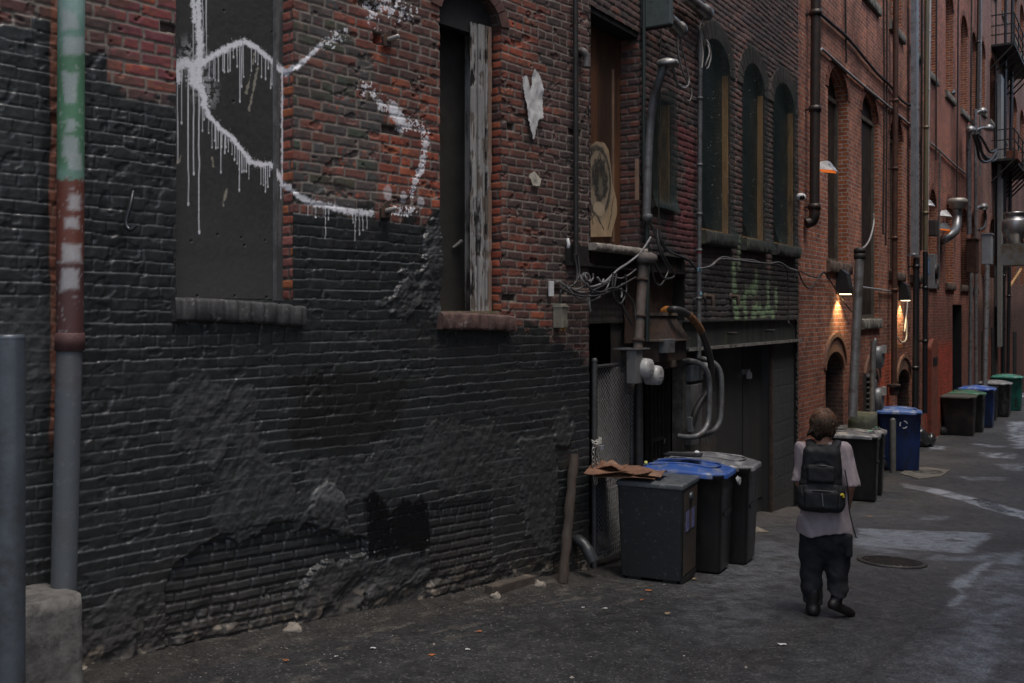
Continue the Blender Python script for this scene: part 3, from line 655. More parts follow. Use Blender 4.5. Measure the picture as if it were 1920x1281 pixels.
jamb_strip(FA, bA, WA1[1], Z1, 6.35, D1 + .02, -1, [(.34, .10, .06), (.28, .085, .06), (.38, .12, .05), (.22, .08, .07), (.30, .11, .09)], 5, tint=1.0, paint=lambda D, Z, fn: np.clip(np.maximum.reduce([ss(.035, .012, np.abs(D - .15) + (fn - .5) * .04) * (Z > FA.at(528, 372)[1]) * (Z < FA.at(528, 118)[1]) * .85, ss(.03, .01, segd(D, Z, [(.16, FA.at(525, 338)[1]), (.0, FA.at(547, 356)[1])]) + (fn - .5) * .03), ss(.035, .012, segd(D, Z, [(.16, FA.at(525, 118)[1]), (.08, FA.at(540, 132)[1]), (.0, FA.at(547, 128)[1])]) + (fn - .5) * .03)]), 0, 1))
jamb_strip(FA, bA, WA1[0], Z1, 6.35, D1 + .02, 1, DRK, 6)
def rough_slab(fr, parent, u0, u1, z0, z1, v0, v1, pal, seed, name='window_sill', sag=0.):
    """a worn stone or brick sill as a lumpy closed block"""
    n = int((u1 - u0) / .012); rings = []
    for i in range(n + 1):
        u = u0 + (u1 - u0) * i / n; dz = sag * (i / n) ** 2
        a = np.array([u * 9.]); k = lambda q, s: float(fbm(a * q, a * 0 + s, 3, seed)[0] - .5)
        g = .012 if (i % 9 == 4) else 0
        rings.append([fr.p(u, v0, z0 - dz), fr.p(u, v1 - .012 + k(1, 1) * .03 - g, z0 - dz + k(2, 2) * .02), fr.p(u, v1 + k(2, 3) * .03 - g, z0 - dz + .02), fr.p(u, v1 + k(2, 4) * .03 - g, z1 - dz - .02), fr.p(u, v1 - .014 + k(1, 5) * .02, z1 - dz + k(3, 6) * .016), fr.p(u, v0, z1 - dz + .012)])
    mb = MB(); mb.loft(rings, True, True, True)
    return mb.build(name, pal, parent)
SILLB = M('black_sill', (.04, .04, .04), .6, 0, .5, 12, .5, 50, (.16, .15, .14), .18, 14)
SILLR = M('red_sill', (.095, .055, .046), .8, 0, .5, 12, .5, 50, (.30, .27, .24), .2, 9)
rough_slab(FA, bA, AX(322), AX(566), Z1 - .145, Z1 + .005, -D1, .055, SILLB, 3, sag=.05)
rough_slab(FA, bA, AX(819), AX(956), Z2 - .135, Z2 + .005, -D2, .075, SILLR, 4, sag=.03)
mb = MB(); mb.tube([FA.p(AX(436), .056, Z1 - .01), FA.p(AX(436.4), .058, Z1 - .05)], .008, 5)
# right window: dark hollow, weathered grey timber frame, segmental brick head
c2 = sum(WA2) / 2; h2 = (WA2[1] - WA2[0]) / 2
def arcz(u): return zsp2 + rise2 * math.sqrt(max(0, 1 - ((u - c2) / h2) ** 2))
WOOD = M('peeling_timber', (.36, .345, .33), .85, 0, .35, 6, .9, 40, (.035, .031, .028), .62, 8, stretch=(1, 1, .22))
fru = AX(918, -.06)
mb = MB(); mb.box(FA, fru - .05, fru, -D2 - .12, -D2 * .35 - .075, Z2 + .01, zsp2 + .02)
win2 = mb.build('window', WOOD, bA, label='open right window with peeling grey timber on its right side')
def peeling_frame():
    us, zs = lines(fru - .235, fru + .02, .0045), lines(Z2 + .01, zsp2 + .03, .0075); U, Z = np.meshgrid(us.astype(f32), zs.astype(f32)); X = fru - U
    H = np.where(X < .05, 0., np.where(X < .062, -.03, np.where(X < .135, -.012, np.where(X < .15, -.045, -.03)))) - .05
    g2 = fbm(U * 9, Z * 9, 4, 232); fl = fbm(U * 55, Z * 4.5, 4, 233); st = vn(U * 90, Z * 2.5, 234)
    C = np.array((.28, .272, .26), f32) * (.55 + .55 * g2 + .3 * st)[..., None]
    bare = ss(.53, .62, fl * .55 + g2 * .45 + (X < .05) * .10 - (X > .06) * (X < .135) * .03); C = mixc(C, np.array((.095, .075, .06)), bare * .9)
    blk = ss(.64, .72, fbm(U * 30, Z * 4.5, 4, 235) + (X > .15) * .10); C = mixc(C, (.012, .011, .010), blk); C = mixc(C, (.22, .14, .105), (X < .022) * .8)
    C = C * np.where((np.abs(X - .056) < .006) | (np.abs(X - .142) < .007), .25, 1.)[..., None]
    H = H - bare * .004 - blk * .008 + (fl - .5) * .006
    P = np.stack([FA.o.x + FA.d.x * U + FA.n.x * H, FA.o.y + FA.d.y * U + FA.n.y * H, Z], -1)
    grid_mesh('peeling_frame', MV('flaking_paint', 120., .4, .3, .2), P, np.concatenate([np.clip(C, 0, 1), np.full(U1(C), .8, f32)], -1), None, win2)
peeling_frame()
mb = MB(); mb.box(FA, WA2[0] - .02, WA2[1], -D2 - .14, -D2 - .10, Z2, zsp2 + rise2); mb.build('pane', M('sooty_board', (.040, .038, .034), .5, 0, .4, 3, .2, 30, (.035, .03, .024), .3), win2)
mb = MB(); mb.box(FA, WA2[0], WA2[1], -D2 - .12, -.02, Z2 - .01, Z2 + .022); mb.build('inner_sill', M('mossy_timber', (.20, .15, .11), .85, 0, .4, 9, .6, 40, (.12, .11, .03), .4, 12), win2)
mb = MB(); mb.tube([FA.p(AX(849, -.3), -.30, FA.at(849, 465, -.3)[1]), FA.p(AX(866, -.28), -.28, FA.at(866, 452, -.28)[1])], [.012, .02], 6); mb.build('timber_scrap', M('pale_scrap', (.16, .15, .14), .8), win2)
ls = [-1 + 2 * k / 14 for k in range(15)]
mb = MB()                                                        # dark timber tympanum under the arch
prof = [FA.p(c2 + h2 * t * .999, -.10, arcz(c2 + h2 * t * .999) - .0) for t in ls] + [FA.p(WA2[1], -.10, zsp2 - .06), FA.p(WA2[0], -.10, zsp2 - .06)]
mb.prism(prof, -FA.n * .08); mb.build('window_head', M('black_timber', (.02, .02, .02), .7, 0, .4, 6, .3), win2)
mb = MB()
for k in range(14):
    u0, u1 = c2 + h2 * ls[k], c2 + h2 * ls[k + 1]
    mb.quad(FA.p(u0, .0, arcz(u0)), FA.p(u0, -D2 - .1, arcz(u0)), FA.p(u1, -D2 - .1, arcz(u1)), FA.p(u1, .0, arcz(u1)))
mb.build('window_reveal', MBRK('dark_brick', None, None, None), bA, FA)
mb = MB()                                                        # rowlock arch ring standing a little proud
for k in range(16):
    def rp(t, r, v):
        u = c2 + (h2 + r) * t; zz = zsp2 + (rise2 + r) * math.sqrt(max(0, 1 - t * t)); return FA.p(u, v, zz)
    a, b = -1 + 2 * (k + .06) / 16, -1 + 2 * (k + .94) / 16
    q = [rp(a, -.004, .012), rp(b, -.004, .012), rp(b, .115, .012), rp(a, .115, .012)]
    mb.prism(q, -FA.n * .05)
mb.build('brick_arch', M('arch_brick', (.09, .045, .036), .85, 0, .5, 8, .5, 60, (.04, .03, .03), .4), bA)
jamb_strip(FA, bA, WA2[1], Z2, zsp2 + .05, D2 + .05, -1, RED, 8, tint=1.0)
# ------------------------------------------------------------------ building B: brown brick, netted arched windows, steel lintels, garage
bB = thing('brick_building', 'dark brown brick building with three netted arched windows above a garage door', 'building', tuple(FB.p(3.6, 0, -.3)))
SB = 7.375
ARC_B = [(BX(1316), BX(1368)), (BX(1392), BX(1433)), (BX(1450), BX(1489))]
ZS_B, ZSP_B, RISE_B = 3.64, 5.80, .40
W3 = (.03, BX(1199)); Z3, Z3T = 3.30, 5.72
SW = (BX(1222), BX(1258)); ZSW = (FB.at(1240, 378)[1], FB.at(1240, 186)[1])
SE, ZE = BX(1284), 3.07                       # entry recess ends here; its steel beam
SG0, SG1, ZG0, ZG1 = BX(1284), BX(1494), FB.at(1420, 646)[1], FB.at(1420, 600)[1]
def wall_B():
    us = lines(0, SB, .016, (*[e for a in ARC_B for e in a], *W3, *SW, SE, SG1)); zs = lines(-.75, 7.9, .0115, (Z3, Z3T, *ZSW, ZE, ZE + .19, ZG1, ZS_B))
    U, Z = np.meshgrid(us.astype(f32), zs.astype(f32))
    Zc = Z + (fbm(U * .8, Z * 2, 3, 105) - .5) * .04
    bk = brickwork(U, Zc, .077, .215, 101, .009, .010)
    rough = fbm(U * 24, Z * 24, 3, 109) - .5; fine = fbm(U * 30, Z * 30, 3, 162); grime = fbm(U * 1.2, Z * .8, 5, 161)
    H = -.011 * (1 - bk['prof']) + (bk['r1'] - .5) * .007 + rough * .008
    pal = pick(bk['r1'], DRK + [(.16, .065, .05), (.10, .06, .055), (.13, .075, .065)])
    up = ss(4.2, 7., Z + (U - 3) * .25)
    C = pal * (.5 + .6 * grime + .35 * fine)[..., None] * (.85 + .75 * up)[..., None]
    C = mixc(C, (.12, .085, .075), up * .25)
    mort = np.array((.125, .108, .096), f32) * (.5 + .6 * fine + .3 * grime)[..., None]
    C = C * bk['prof'][..., None] + mort * (1 - bk['prof'])[..., None]
    soot = ss(.50, .68, fbm(U * .9, Z * .6, 4, 166)); C = mixc(C, (.035, .032, .031), soot * .5)
    low = ss(3.5, 3.1, Z + (bk['r3'] - .5) * .25); C = mixc(C, np.array((.040, .041, .038)), low * .72)
    gs = np.zeros(U.shape, f32)
    for pts, r in (([(1375, 500), (1378, 545), (1382, 595)], .07), ([(1387, 450), (1386, 500)], .05), ([(1404, 545), (1394, 562), (1400, 596)], .05), ([(1419, 512), (1419, 540), (1400, 548)], .05), ([(1440, 535), (1442, 565)], .05), ([(1412, 590), (1420, 578), (1432, 588), (1440, 576), (1450, 590)], .06), ([(1455, 545), (1456, 575)], .03), ([(1378, 566), (1396, 566)], .05)):
        d = segd(U, Z, px_poly(FB, pts)); gs = np.maximum(gs, ss(r * 2.2, r * .3, d + (fbm(U * 9, Z * 3, 4, 171) - .5) * .16))
    gs = np.maximum(gs, ss(.6, .8, fbm(U * 7, Z * 1.6, 4, 172)) * ss(.6, .1, np.abs(U - BX(1415)) * .7) * low * .5)
    C = mixc(C, (.24, .36, .19), gs * .85 * (.35 + 1. * fine))
    rs = ss(.28, .05, segd(U, Z, px_poly(FB, [(1275, 250), (1300, 300), (1285, 400), (1305, 470), (1260, 440)])) + (fbm(U * 5, Z * 5, 4, 173) - .5) * .5)
    C = mixc(C, (.17, .022, .03), rs * .55)
    C = mixc(C, (.45, .42, .40), (vn(U * 60, Z * 40, 181) > .991) * .6)
    stk = ss(.35, .6, fbm(U * 6, Z * .25, 3, 175)) * ss(3.7, 3.3, Z) * ss(2.4, 3.2, Z); C = mixc(C, (.03, .028, .027), stk * .6)
    keep = np.ones((len(zs) - 1, len(us) - 1), bool)
    UC, ZC = np.meshgrid((us[1:] + us[:-1]) / 2, (zs[1:] + zs[:-1]) / 2)
    for a, b in ARC_B:
        t = (UC - (a + b) / 2) / ((b - a) / 2); keep &= ~((np.abs(t) < 1) & (ZC > ZS_B) & (ZC < ZSP_B + RISE_B * np.sqrt(np.clip(1 - t * t, 0, 1))))
    for (a, b), z0, z1 in ((W3, Z3, Z3T), (SW, *ZSW), ((-1, SE), -9, ZE + .19), ((SE, SG1), -9, ZG1)):
        keep &= ~((UC > a) & (UC < b) & (ZC > z0) & (ZC < z1))
    P = np.stack([FB.o.x + FB.d.x * U + FB.n.x * H, FB.o.y + FB.d.y * U + FB.n.y * H, Z], -1)
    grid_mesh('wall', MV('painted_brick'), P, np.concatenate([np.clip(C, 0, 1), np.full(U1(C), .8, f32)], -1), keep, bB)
wall_B()
mb = MB(); mb.box(FB, 0, SB, -.3, 0, 7.9, 11); mb.build('upper_wall', MBRK('dark_brick', None, None, None), bB, FB)
BLACK = M('dark_inside', None); STEEL = M('old_steel_beam', (.06, .056, .052), .6, .3, .4, 5, .3, 40, (.11, .045, .025), .35, 5)
RUST = M('rusty_iron', (.050, .034, .027), .85, .2, .45, 9, .4, 50, (.095, .042, .022), .3, 8)
DKIRON = M('dark_iron', (.035, .034, .033), .55, .4, .4, 9, .2, 50, (.07, .04, .025), .25, 7)
GALV = M('galvanised_steel', (.26, .27, .285), .5, .55, .3, 7, .15, 60, (.14, .12, .10), .35, 6)
GALVD = M('grey_conduit', (.15, .155, .16), .55, .35, .35, 7, .15, 60, (.085, .07, .06), .4, 6)
PLAST = M('brown_plaster', (.055, .046, .040), .9, 0, .5, 6, .8, 14, (.028, .025, .023), .5, 3)
CONC = M('raw_concrete', (.20, .19, .175), .9, 0, .3, 8, .6, 45, (.07, .065, .06), .5, 4)
# tall opening above the entry: brown boards, painted panel
d3 = .235
jamb_strip(FB, bB, W3[1], Z3, Z3T, d3, -1, [(.12, .05, .04), (.09, .045, .04), (.07, .04, .038), (.15, .055, .04)], 31)
jamb_strip(FB, bB, W3[0], Z3, Z3T, d3, 1, DRK, 32)
mb = MB(); mb.box(FB, W3[0], W3[1], -d3 - .04, -d3, Z3, 6.0)
win3 = mb.build('window', M('brown_boards', (.115, .052, .026), .55, 0, .5, 5, .3, 30, (.045, .025, .017), .55, 2.2, stretch=(1, 1, .2)), bB, label='tall opening closed with brown boards and a painted plywood panel')
mb = MB(); u = AX; k0 = FB.at(1147, 300, -d3)[0]; mb.box(FB, k0, k0 + .022, -d3, -d3 + .02, FB.at(1147, 285, -d3)[1] - 1.0, FB.at(1147, 130, -d3)[1]); mb.build('batten', M('pale_batten', (.24, .15, .10), .7, 0, .3), win3)
mb = MB(); mb.box(FB, W3[0], W3[1], -d3, -.02, Z3T - .06, Z3T + .01); mb.build('window_head', BLACK, win3)
def panel():
    pts = [(1098, 444), (1098, 300), (1104, 276), (1118, 266), (1133, 268), (1141, 282), (1144, 305), (1148, 345), (1156, 375), (1157, 400), (1147, 436), (1147, 443)]
    v = -d3 + .035; pp = px_poly(FB, pts, v); a, b = min(p[0] for p in pp), max(p[0] for p in pp); lo, hi = min(p[1] for p in pp), max(p[1] for p in pp)
    us, zs = lines(a, b, .006), lines(lo, hi, .006); U, Z = np.meshgrid(us.astype(f32), zs.astype(f32))
    fine = fbm(U * 40, Z * 40, 3, 201); gr = fbm(U * 16, Z * 2.2, 4, 202)
    C = np.array((.40, .29, .18), f32) * (.55 + .5 * gr + .25 * fine)[..., None]
    rag = (fbm(U * 16, Z * 16, 3, 203) - .5)
    def el(x, y, rx, ry):
        c = FB.at(x, y, v); ex = abs(FB.at(x + rx, y, v)[0] - c[0]); ez = abs(FB.at(x, y + ry, v)[1] - c[1]); return np.hypot((U - c[0]) / ex, (Z - c[1]) / ez)
    ink = lambda m, k=.9: np.clip(m * k * (.55 + .8 * fine), 0, 1)
    e = el(1122, 340, 22, 62); C = mixc(C, (.24, .20, .15), ss(1.35, 1.0, e) * .8); C = mixc(C, (.035, .033, .03), ink(ss(.12, .04, np.abs(e - 1 + rag * .12))))
    e = el(1125, 336, 15, 50); C = mixc(C, (.03, .03, .028), ink(ss(1.05, .8, e + rag * .5), 1.0))
    e = el(1126, 352, 6, 22); C = mixc(C, (.17, .145, .11), ss(1., .5, e + rag * .8) * .7)
    e = el(1124, 392, 11, 14); C = mixc(C, (.45, .36, .25), ss(1.1, .8, e + rag * .4) * .8)
    for q, r in (([(1103, 285), (1106, 340), (1108, 400), (1112, 420)], .018), ([(1110, 275), (1106, 300)], .03), ([(1120, 405), (1132, 430)], .014), ([(1106, 415), (1116, 400), (1126, 420)], .012), ([(1148, 395), (1140, 430)], .014), ([(1151, 370), (1146, 395)], .012), ([(1099, 400), (1101, 436)], .03)):
        C = mixc(C, (.035, .033, .03), ink(ss(r, r * .3, segd(U, Z, px_poly(FB, q, v)) + rag * .012)))
    UC, ZC = np.meshgrid((us[1:] + us[:-1]) / 2, (zs[1:] + zs[:-1]) / 2); keep = polyd(UC, ZC, pp) < .004
    P = np.stack([FB.o.x + FB.d.x * U + FB.n.x * v, FB.o.y + FB.d.y * U + FB.n.y * v, Z], -1)
    grid_mesh('painted_panel', MV('painted_ply', 60., .1, .3, .2), P, np.concatenate([np.clip(C, 0, 1), np.full(U1(C), .75, f32)], -1), keep, win3)
panel()
rough_slab(FB, bB, -.02, W3[1] + .02, Z3 - .075, Z3, -d3, .10, M('stone_sill', (.26, .23, .20), .85, 0, .4, 10, .5, 50, (.08, .07, .06), .45, 5), 12)
# steel beam over the entry, plastered recess behind
mb = MB(); mb.box(FB, -.02, SE + .02, -.16, -.06, ZE + .01, ZE + .20); mb.box(FB, -.02, SE + .02, -.16, .02, ZE - .012, ZE + .01)
mb.box(FA, -.40, -.02, -.06, .006, ZE + .02, ZE + .19); mb.box(FA, -.40, .0, -.06, .045, ZE - .012, ZE + .02)
mb.build('steel_beam', M('sooty_beam', (.022, .02, .019), .65, .2, .5, 5, .3, 40, (.07, .035, .02), .3, 4), bB)
def plaster(u0, u1, v, z0, z1, seed, col, name='entry_wall', fr=FB, bricks=0., step=.02):
    us, zs = lines(u0, u1, step), lines(z0, z1, step); U, Z = np.meshgrid(us.astype(f32), zs.astype(f32))
    g = fbm(U * 2.5, Z * 2, 5, seed); fn = fbm(U * 18, Z * 18, 3, seed + 1); t = fbm(U * 6, Z * 5, 4, seed + 2)
    H = (t - .5) * .04 + (fn - .5) * .012
    C = np.array(col, f32) * (.35 + .9 * g + .35 * fn)[..., None]; C = mixc(C, (.10, .055, .03), ss(.6, .72, t) * .3)
    if bricks:
        bk = brickwork(U, Z, .077, .215, seed, .01, .011); H = H * .4 - .012 * (1 - bk['prof']) * bricks; C *= (.75 + .3 * bk['r1'])[..., None]
    P = np.stack([fr.o.x + fr.d.x * U + fr.n.x * (v + H), fr.o.y + fr.d.y * U + fr.n.y * (v + H), Z], -1)
    return grid_mesh(name, MV('painted_brick'), P, np.concatenate([np.clip(C, 0, 1), np.full(U1(C), .8, f32)], -1), None, bB)
zd = FB.at(1150, 606, -.18)[1]
plaster(.0, 1.2, -.18, zd, ZE, 41, (.052, .042, .036), bricks=.8)
plaster(.0, .10, -.10, -.6, ZE, 42, (.05, .042, .036), bricks=.9)
plaster(.92, 1.5, -.22, -.6, zd, 43, (.040, .034, .030))
plaster(1.15, SE, -.16, FB.at(1240, 640, -.16)[1], ZE, 44, (.062, .035, .024))
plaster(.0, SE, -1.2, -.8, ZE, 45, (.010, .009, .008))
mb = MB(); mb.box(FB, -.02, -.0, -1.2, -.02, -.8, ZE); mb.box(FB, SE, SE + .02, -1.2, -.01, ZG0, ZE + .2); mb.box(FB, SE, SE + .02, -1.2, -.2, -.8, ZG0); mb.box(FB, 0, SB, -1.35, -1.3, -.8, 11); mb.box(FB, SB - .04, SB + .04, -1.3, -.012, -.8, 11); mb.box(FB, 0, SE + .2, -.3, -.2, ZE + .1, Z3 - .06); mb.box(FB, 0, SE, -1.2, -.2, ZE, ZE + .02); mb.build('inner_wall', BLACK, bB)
mb = MB(); uu = FB.at(1215, 680, -.14)[0]; z_ = FB.at(1240, 692, -.14)[1]; mb.box(FB, uu, SE + .05, -.3, -.10, z_, z_ + .17); mb.build('door_lintel', M('stained_concrete', (.095, .075, .06), .9, 0, .5, 7, .7, 30, (.05, .035, .03), .5, 4), bB, bev=.012)
# iron grille door
gu0, gu1 = FB.at(1224, 780, -.28)[0], FB.at(1276, 780, -.28)[0]; gz0, gz1 = gz(*FB.p(2, 0, 0).xy) + .05, z_ - .03
mb = MB()
for k in range(9):
    u_ = gu0 + (gu1 - gu0) * k / 8; mb.box(FB, u_ - .011, u_ + .011, -.30, -.278, gz0, gz1)
for z in (gz0, gz0 + .25, (gz0 + gz1) / 2 - .12, (gz0 + gz1) / 2 + .14, gz1 - .03): mb.box(FB, gu0, gu1, -.306, -.272, z, z + .035)
cu, cz = (gu0 + gu1) / 2, (gz0 + gz1) / 2
for sx in (-1, 1):
    for sz in (-1, 1):
        mb.tube([FB.p(cu + sx * (.03 + r * math.cos(q)), -.265, cz + .03 + sz * (.06 + r * math.sin(q))) for q, r in ((k * .55, .10 - .007 * k) for k in range(12))], .012, 5)
dg = mb.build('door', DKIRON, bB, label='black iron grille door with scrolls')
mb = MB(); mb.box(FB, gu0 - .05, gu1 + .05, -.36, -.34, gz0 - .1, gz1); mb.build('door_panel', M('near_black', (.009, .009, .009), .6), dg)
mb = MB(); mb.box(FB, gu1 + .01, gu1 + .10, -.34, -.20, gz0 - .1, gz1 + .02); mb.build('door_frame', M('brown_timber', (.05, .026, .018), .8, 0, .4, 6, .4), dg)
# garage: steel lintel, metal door, block pier, post
mb = MB(); mb.box(FB, SG0 - .05, SG1 + .03, -.12, -.03, ZG0 + .03, ZG1 - .008); mb.box(FB, SG0 - .05, SG1 + .05, -.12, .075, ZG0, ZG0 + .03); mb.box(FB, SG0 - .02, SG1, -.1, .03, ZG1 - .008, ZG1 + .012)
gl = mb.build('garage_lintel', M('green_grey_steel', (.050, .053, .050), .5, .1, .4, 4, .3, 40, (.085, .10, .07), .3, 3, stretch=(1, 1, .2)), bB)
mb = MB(); mb.box(FB, SG0 - .05, SG1 + .05, .062, .082, ZG0 - .004, ZG0 + .034); mb.build('lintel_edge', M('worn_edge', (.24, .23, .21), .7, .2, .4, 20, .3, 60, (.06, .05, .045), .5, 14), gl)
for x, y in ((1368, 625), (1440, 620)):
    mb = MB(); q = FB.w(x, y); mb.tube([q - FB.n * .05, q + FB.n * .09], .022, 6); mb.tube([q + FB.n * .09 - FB.d * .06, q + FB.n * .09 + FB.d * .05], .014, 5)
    mb.build('lintel_bolt', DKIRON, gl)
du0, du1 = FB.at(1338, 800, -.2)[0], FB.at(1445, 800, -.2)[0]; pu0 = FB.at(1446, 800, -.05)[0]
mb = MB(); mb.box(FB, du0, pu0 + .05, -.24, -.20, -.8, ZG0 + .05); mb.box(FB, pu0 - .001, pu0 + .03, -.21, -.06, -.8, ZG0 + .03)
gd = mb.build('garage_door', M('dark_metal_door', (.042, .044, .043), .42, .1, .3, 1.5, .15, 30, (.055, .055, .052), .4, 1.2, stretch=(1, 1, .35)), bB)
mb = MB(); mid = FB.at(1392, 800, -.2)[0]; mb.box(FB, mid - .01, mid + .01, -.2, -.192, -.8, ZG0)
mb.box(FB, du0, du1, -.2, -.185, -.25, -.23); mb.build('door_seam', M('near_black', None), gd)
mb = MB(); mb.box(FB, FB.at(1444, 800, -.06)[0], FB.at(1447, 800, -.06)[0], -.075, -.035, -.8, ZG0 + .03); mb.build('door_frame', RUST, gd)
q = FB.w(1397, 697, -.18); mb = MB(); mb.obox(q, FB.d * .09, FB.n * .03, (0, 0, .035)); mb.build('hasp', GALV, gd)
mb = MB(); mb.obox(q + Vector((0, 0, -.06)) + FB.d * .07 + FB.n * .04, FB.d * .05, FB.n * .025, (0, 0, .045)); mb.tube([q + FB.d * (.07 + .03 * math.cos(a)) + FB.n * .04 + Vector((0, 0, -.02 + .05 * math.sin(a))) for a in (k * math.pi / 8 for k in range(9))], .008, 5)
mb.build('padlock', M('bright_padlock', (.55, .55, .58), .35, .7, .2), gd)
pu0, pu1 = FB.at(1446, 800, -.05)[0], SG1
def blocks():
    us, zs = lines(pu0, pu1 + .02, .012), lines(-.85, ZG0, .012); U, Z = np.meshgrid(us.astype(f32), zs.astype(f32))
    bk = brickwork(U, Z, .285, .9, 61, .012, .012, 1, .004, 99); g = fbm(U * 2, Z * 2, 4, 62); fn = fbm(U * 25, Z * 25, 3, 63)
    H = -.003 * (1 - bk['prof']) + (fn - .5) * .005
    C = np.array((.046, .050, .051), f32) * (.55 + .5 * g + .35 * fn)[..., None] * (.9 + .1 * bk['prof'] + .12 * bk['r1'])[..., None]; C = mixc(C, (.05, .042, .034), ss(.1, -.6, Z) * .5)
    P = np.stack([FB.o.x + FB.d.x * U + FB.n.x * (-.05 + H), FB.o.y + FB.d.y * U + FB.n.y * (-.05 + H), Z], -1)
    grid_mesh('block_pier', MV('painted_brick'), P, np.concatenate([np.clip(C, 0, 1), np.full(U1(C), .6, f32)], -1), None, bB)
blocks()
mb = MB(); a, b = FB.at(1281, 760, -.05)[0], FB.at(1294, 760, -.05)[0]; mb.box(FB, a, b, -.2, -.05, -.8, ZG0 + .02); mb.build('concrete_post', M('dirty_post', (.085, .08, .072), .9, 0, .4, 6, .6, 40, (.045, .04, .035), .5, 4), bB, bev=.008)
plaster(b, du0, -.16, -.8, ZG0, 47, (.035, .034, .032), 'panel_wall')
mb = MB(); mb.box(FB, SG1 - .0, SG1 + .02, -.25, -.02, -.8, ZG0); mb.build('inner_wall', BLACK, bB)
# the three arched windows and the small one
NET = M('green_black_netting', (.035, .058, .055), .6, 0, .3, 20, 0)
AMBER = M('amber_timber', (.50, .29, .12), .6, 0, .35, 6, .3, 40, (.16, .08, .03), .4, 5, stretch=(1, 1, .2))
DARKG = M('dark_window', (.010, .018, .0195), .4, 0, .5, 3, .1, 10, (.022, .036, .037), .5, 2.2)
STONEARC = M('sooty_arch_brick', (.075, .062, .056), .9, 0, .4, 12, .6, 50, (.035, .032, .03), .4, 4)
def arch_out(a, b, zs_, rise, n=14):
    c, h = (a + b) / 2, (b - a) / 2; return [(c - h * math.cos(math.pi * k / n), zs_ + rise * math.sin(math.pi * k / n)) for k in range(n + 1)]
def reveal(fr, parent, a, b, za, zs_, rise, depth, mat, name='window_reveal'):
    o = [(a, za)] + arch_out(a, b, zs_, rise) + [(b, za)]; mb = MB()
    for (u0, z0), (u1, z1) in zip(o, o[1:]): mb.quad(fr.p(u0, -depth - .05, z0), fr.p(u0, .002, z0), fr.p(u1, .002, z1), fr.p(u1, -depth - .05, z1))
    return mb.build(name, mat, parent, fr)
def ring(fr, parent, a, b, zs_, rise, t, mat, n=13, proud=.015, name='brick_arch'):
    c, h = (a + b) / 2, (b - a) / 2; mb = MB()
    for k in range(n):
        q = []
        for tt, r in ((k + .06, -.006), (k + .94, -.006), (k + .94, t), (k + .06, t)):
            an = math.pi * tt / n; q.append(fr.p(c - (h + r) * math.cos(an), proud, zs_ + (rise + r) * math.sin(an)))
        mb.prism(q, -fr.n * (proud + .04))
    return mb.build(name, mat, parent)
def panel_out(fr, a, b, za, zs_, rise, v, th=.03):
    mb = MB(); mb.prism([fr.p(u, v, z) for u, z in [(a, za)] + arch_out(a, b, zs_, rise) + [(b, za)]], -fr.n * th); return mb
def net(fr, parent, a, b, za, zt, bulge, seed, step=.032, r=.0016, name='netting', flare=.12):
    mb = MB(); rnd = random.Random(seed); nu, nz = int((b - a) / step), int((zt - za) / step)
    ph = [rnd.uniform(0, 6) for _ in range(6)]
    def pt(u, z):
        x, y = (u - a) / (b - a), (z - za) / (zt - za)
        v = .03 + bulge * math.sin(math.pi * min(1, max(0, x))) * (.5 + .5 * math.sin(3 * y + ph[0])) + flare * max(0, .12 - y) / .12 + .012 * math.sin(9 * x + ph[1]) * math.sin(7 * y + ph[2])
        return fr.p(u + .012 * math.sin(8 * y + ph[3]), v, z + .01 * math.sin(7 * x + ph[4]))
    for i in range(nu + 1):
        u = a + (b - a) * i / nu; mb.tube([pt(u, za + (zt - za) * k / 26) for k in range(27)], r, 3, False)
    for i in range(nz + 1):
        z = za + (zt - za) * i / nz; mb.tube([pt(a + (b - a) * k / 8, z) for k in range(9)], r, 3, False)
    return mb.build(name, NET, parent)
SILLD = M('dark_stone_sill', (.05, .05, .046), .9, 0, .4, 9, .5, 50, (.09, .10, .06), .3, 5)
for i, (a, b) in enumerate(ARC_B):
    reveal(FB, bB, a, b, ZS_B, ZSP_B, RISE_B, .30, MBRK('dark_brick', None, None, None))
    mb = MB(); mb.box(FB, b - .02, b - .001, -.11, -.02, ZS_B, ZSP_B + .02); mb.box(FB, a + .001, a + .02, -.10, -.03, ZS_B, ZSP_B); mb.box(FB, a + .02, b - .02, -.11, -.085, ZS_B, ZS_B + .05)
    wn = mb.build('window', AMBER, bB, label='%s arched window behind netting with an amber timber jamb' % ('left', 'middle', 'right')[i])
    panel_out(FB, a, b, ZS_B, ZSP_B, RISE_B, -.10).build('pane', DARKG, wn)
    mb = MB(); rl = random.Random(i + 20)
    for k in range(110):
        q = FB.p(rl.uniform(a - .02, b + .05), .10 + rl.uniform(-.02, .02), ZS_B + abs(rl.gauss(0, 1.1)) % 2.4); s_ = rl.uniform(.004, .011); mb.add([q + FB.d * s_, q + Vector((0, 0, s_ * 1.3)), q - FB.d * s_ * .8, q - Vector((0, 0, s_))], [(0, 1, 2, 3)])
    tag(mb.build('lint', M('pale_lint', (.45, .47, .47), .8, 0, .2), wn), kind='stuff')
    net(FB, wn, a - .06, b + .10, ZS_B - .12, ZSP_B + RISE_B + .22, .05, i + 3)
    ring(FB, bB, a, b, ZSP_B, RISE_B, .22, STONEARC)
    rough_slab(FB, bB, a - .07, b + .08, ZS_B - .17, ZS_B, -.4, .09, SILLD, 40 + i)
mb = MB(); a, b = SW
for u_ in (a, b): mb.box(FB, u_ - .005, u_ + .005, -.3, 0.0, ZSW[0], ZSW[1])
mb.box(FB, a, b, -.3, 0, ZSW[1] - .005, ZSW[1] + .006); mb.build('window_reveal', MBRK('dark_brick', None, None, None), bB, FB)
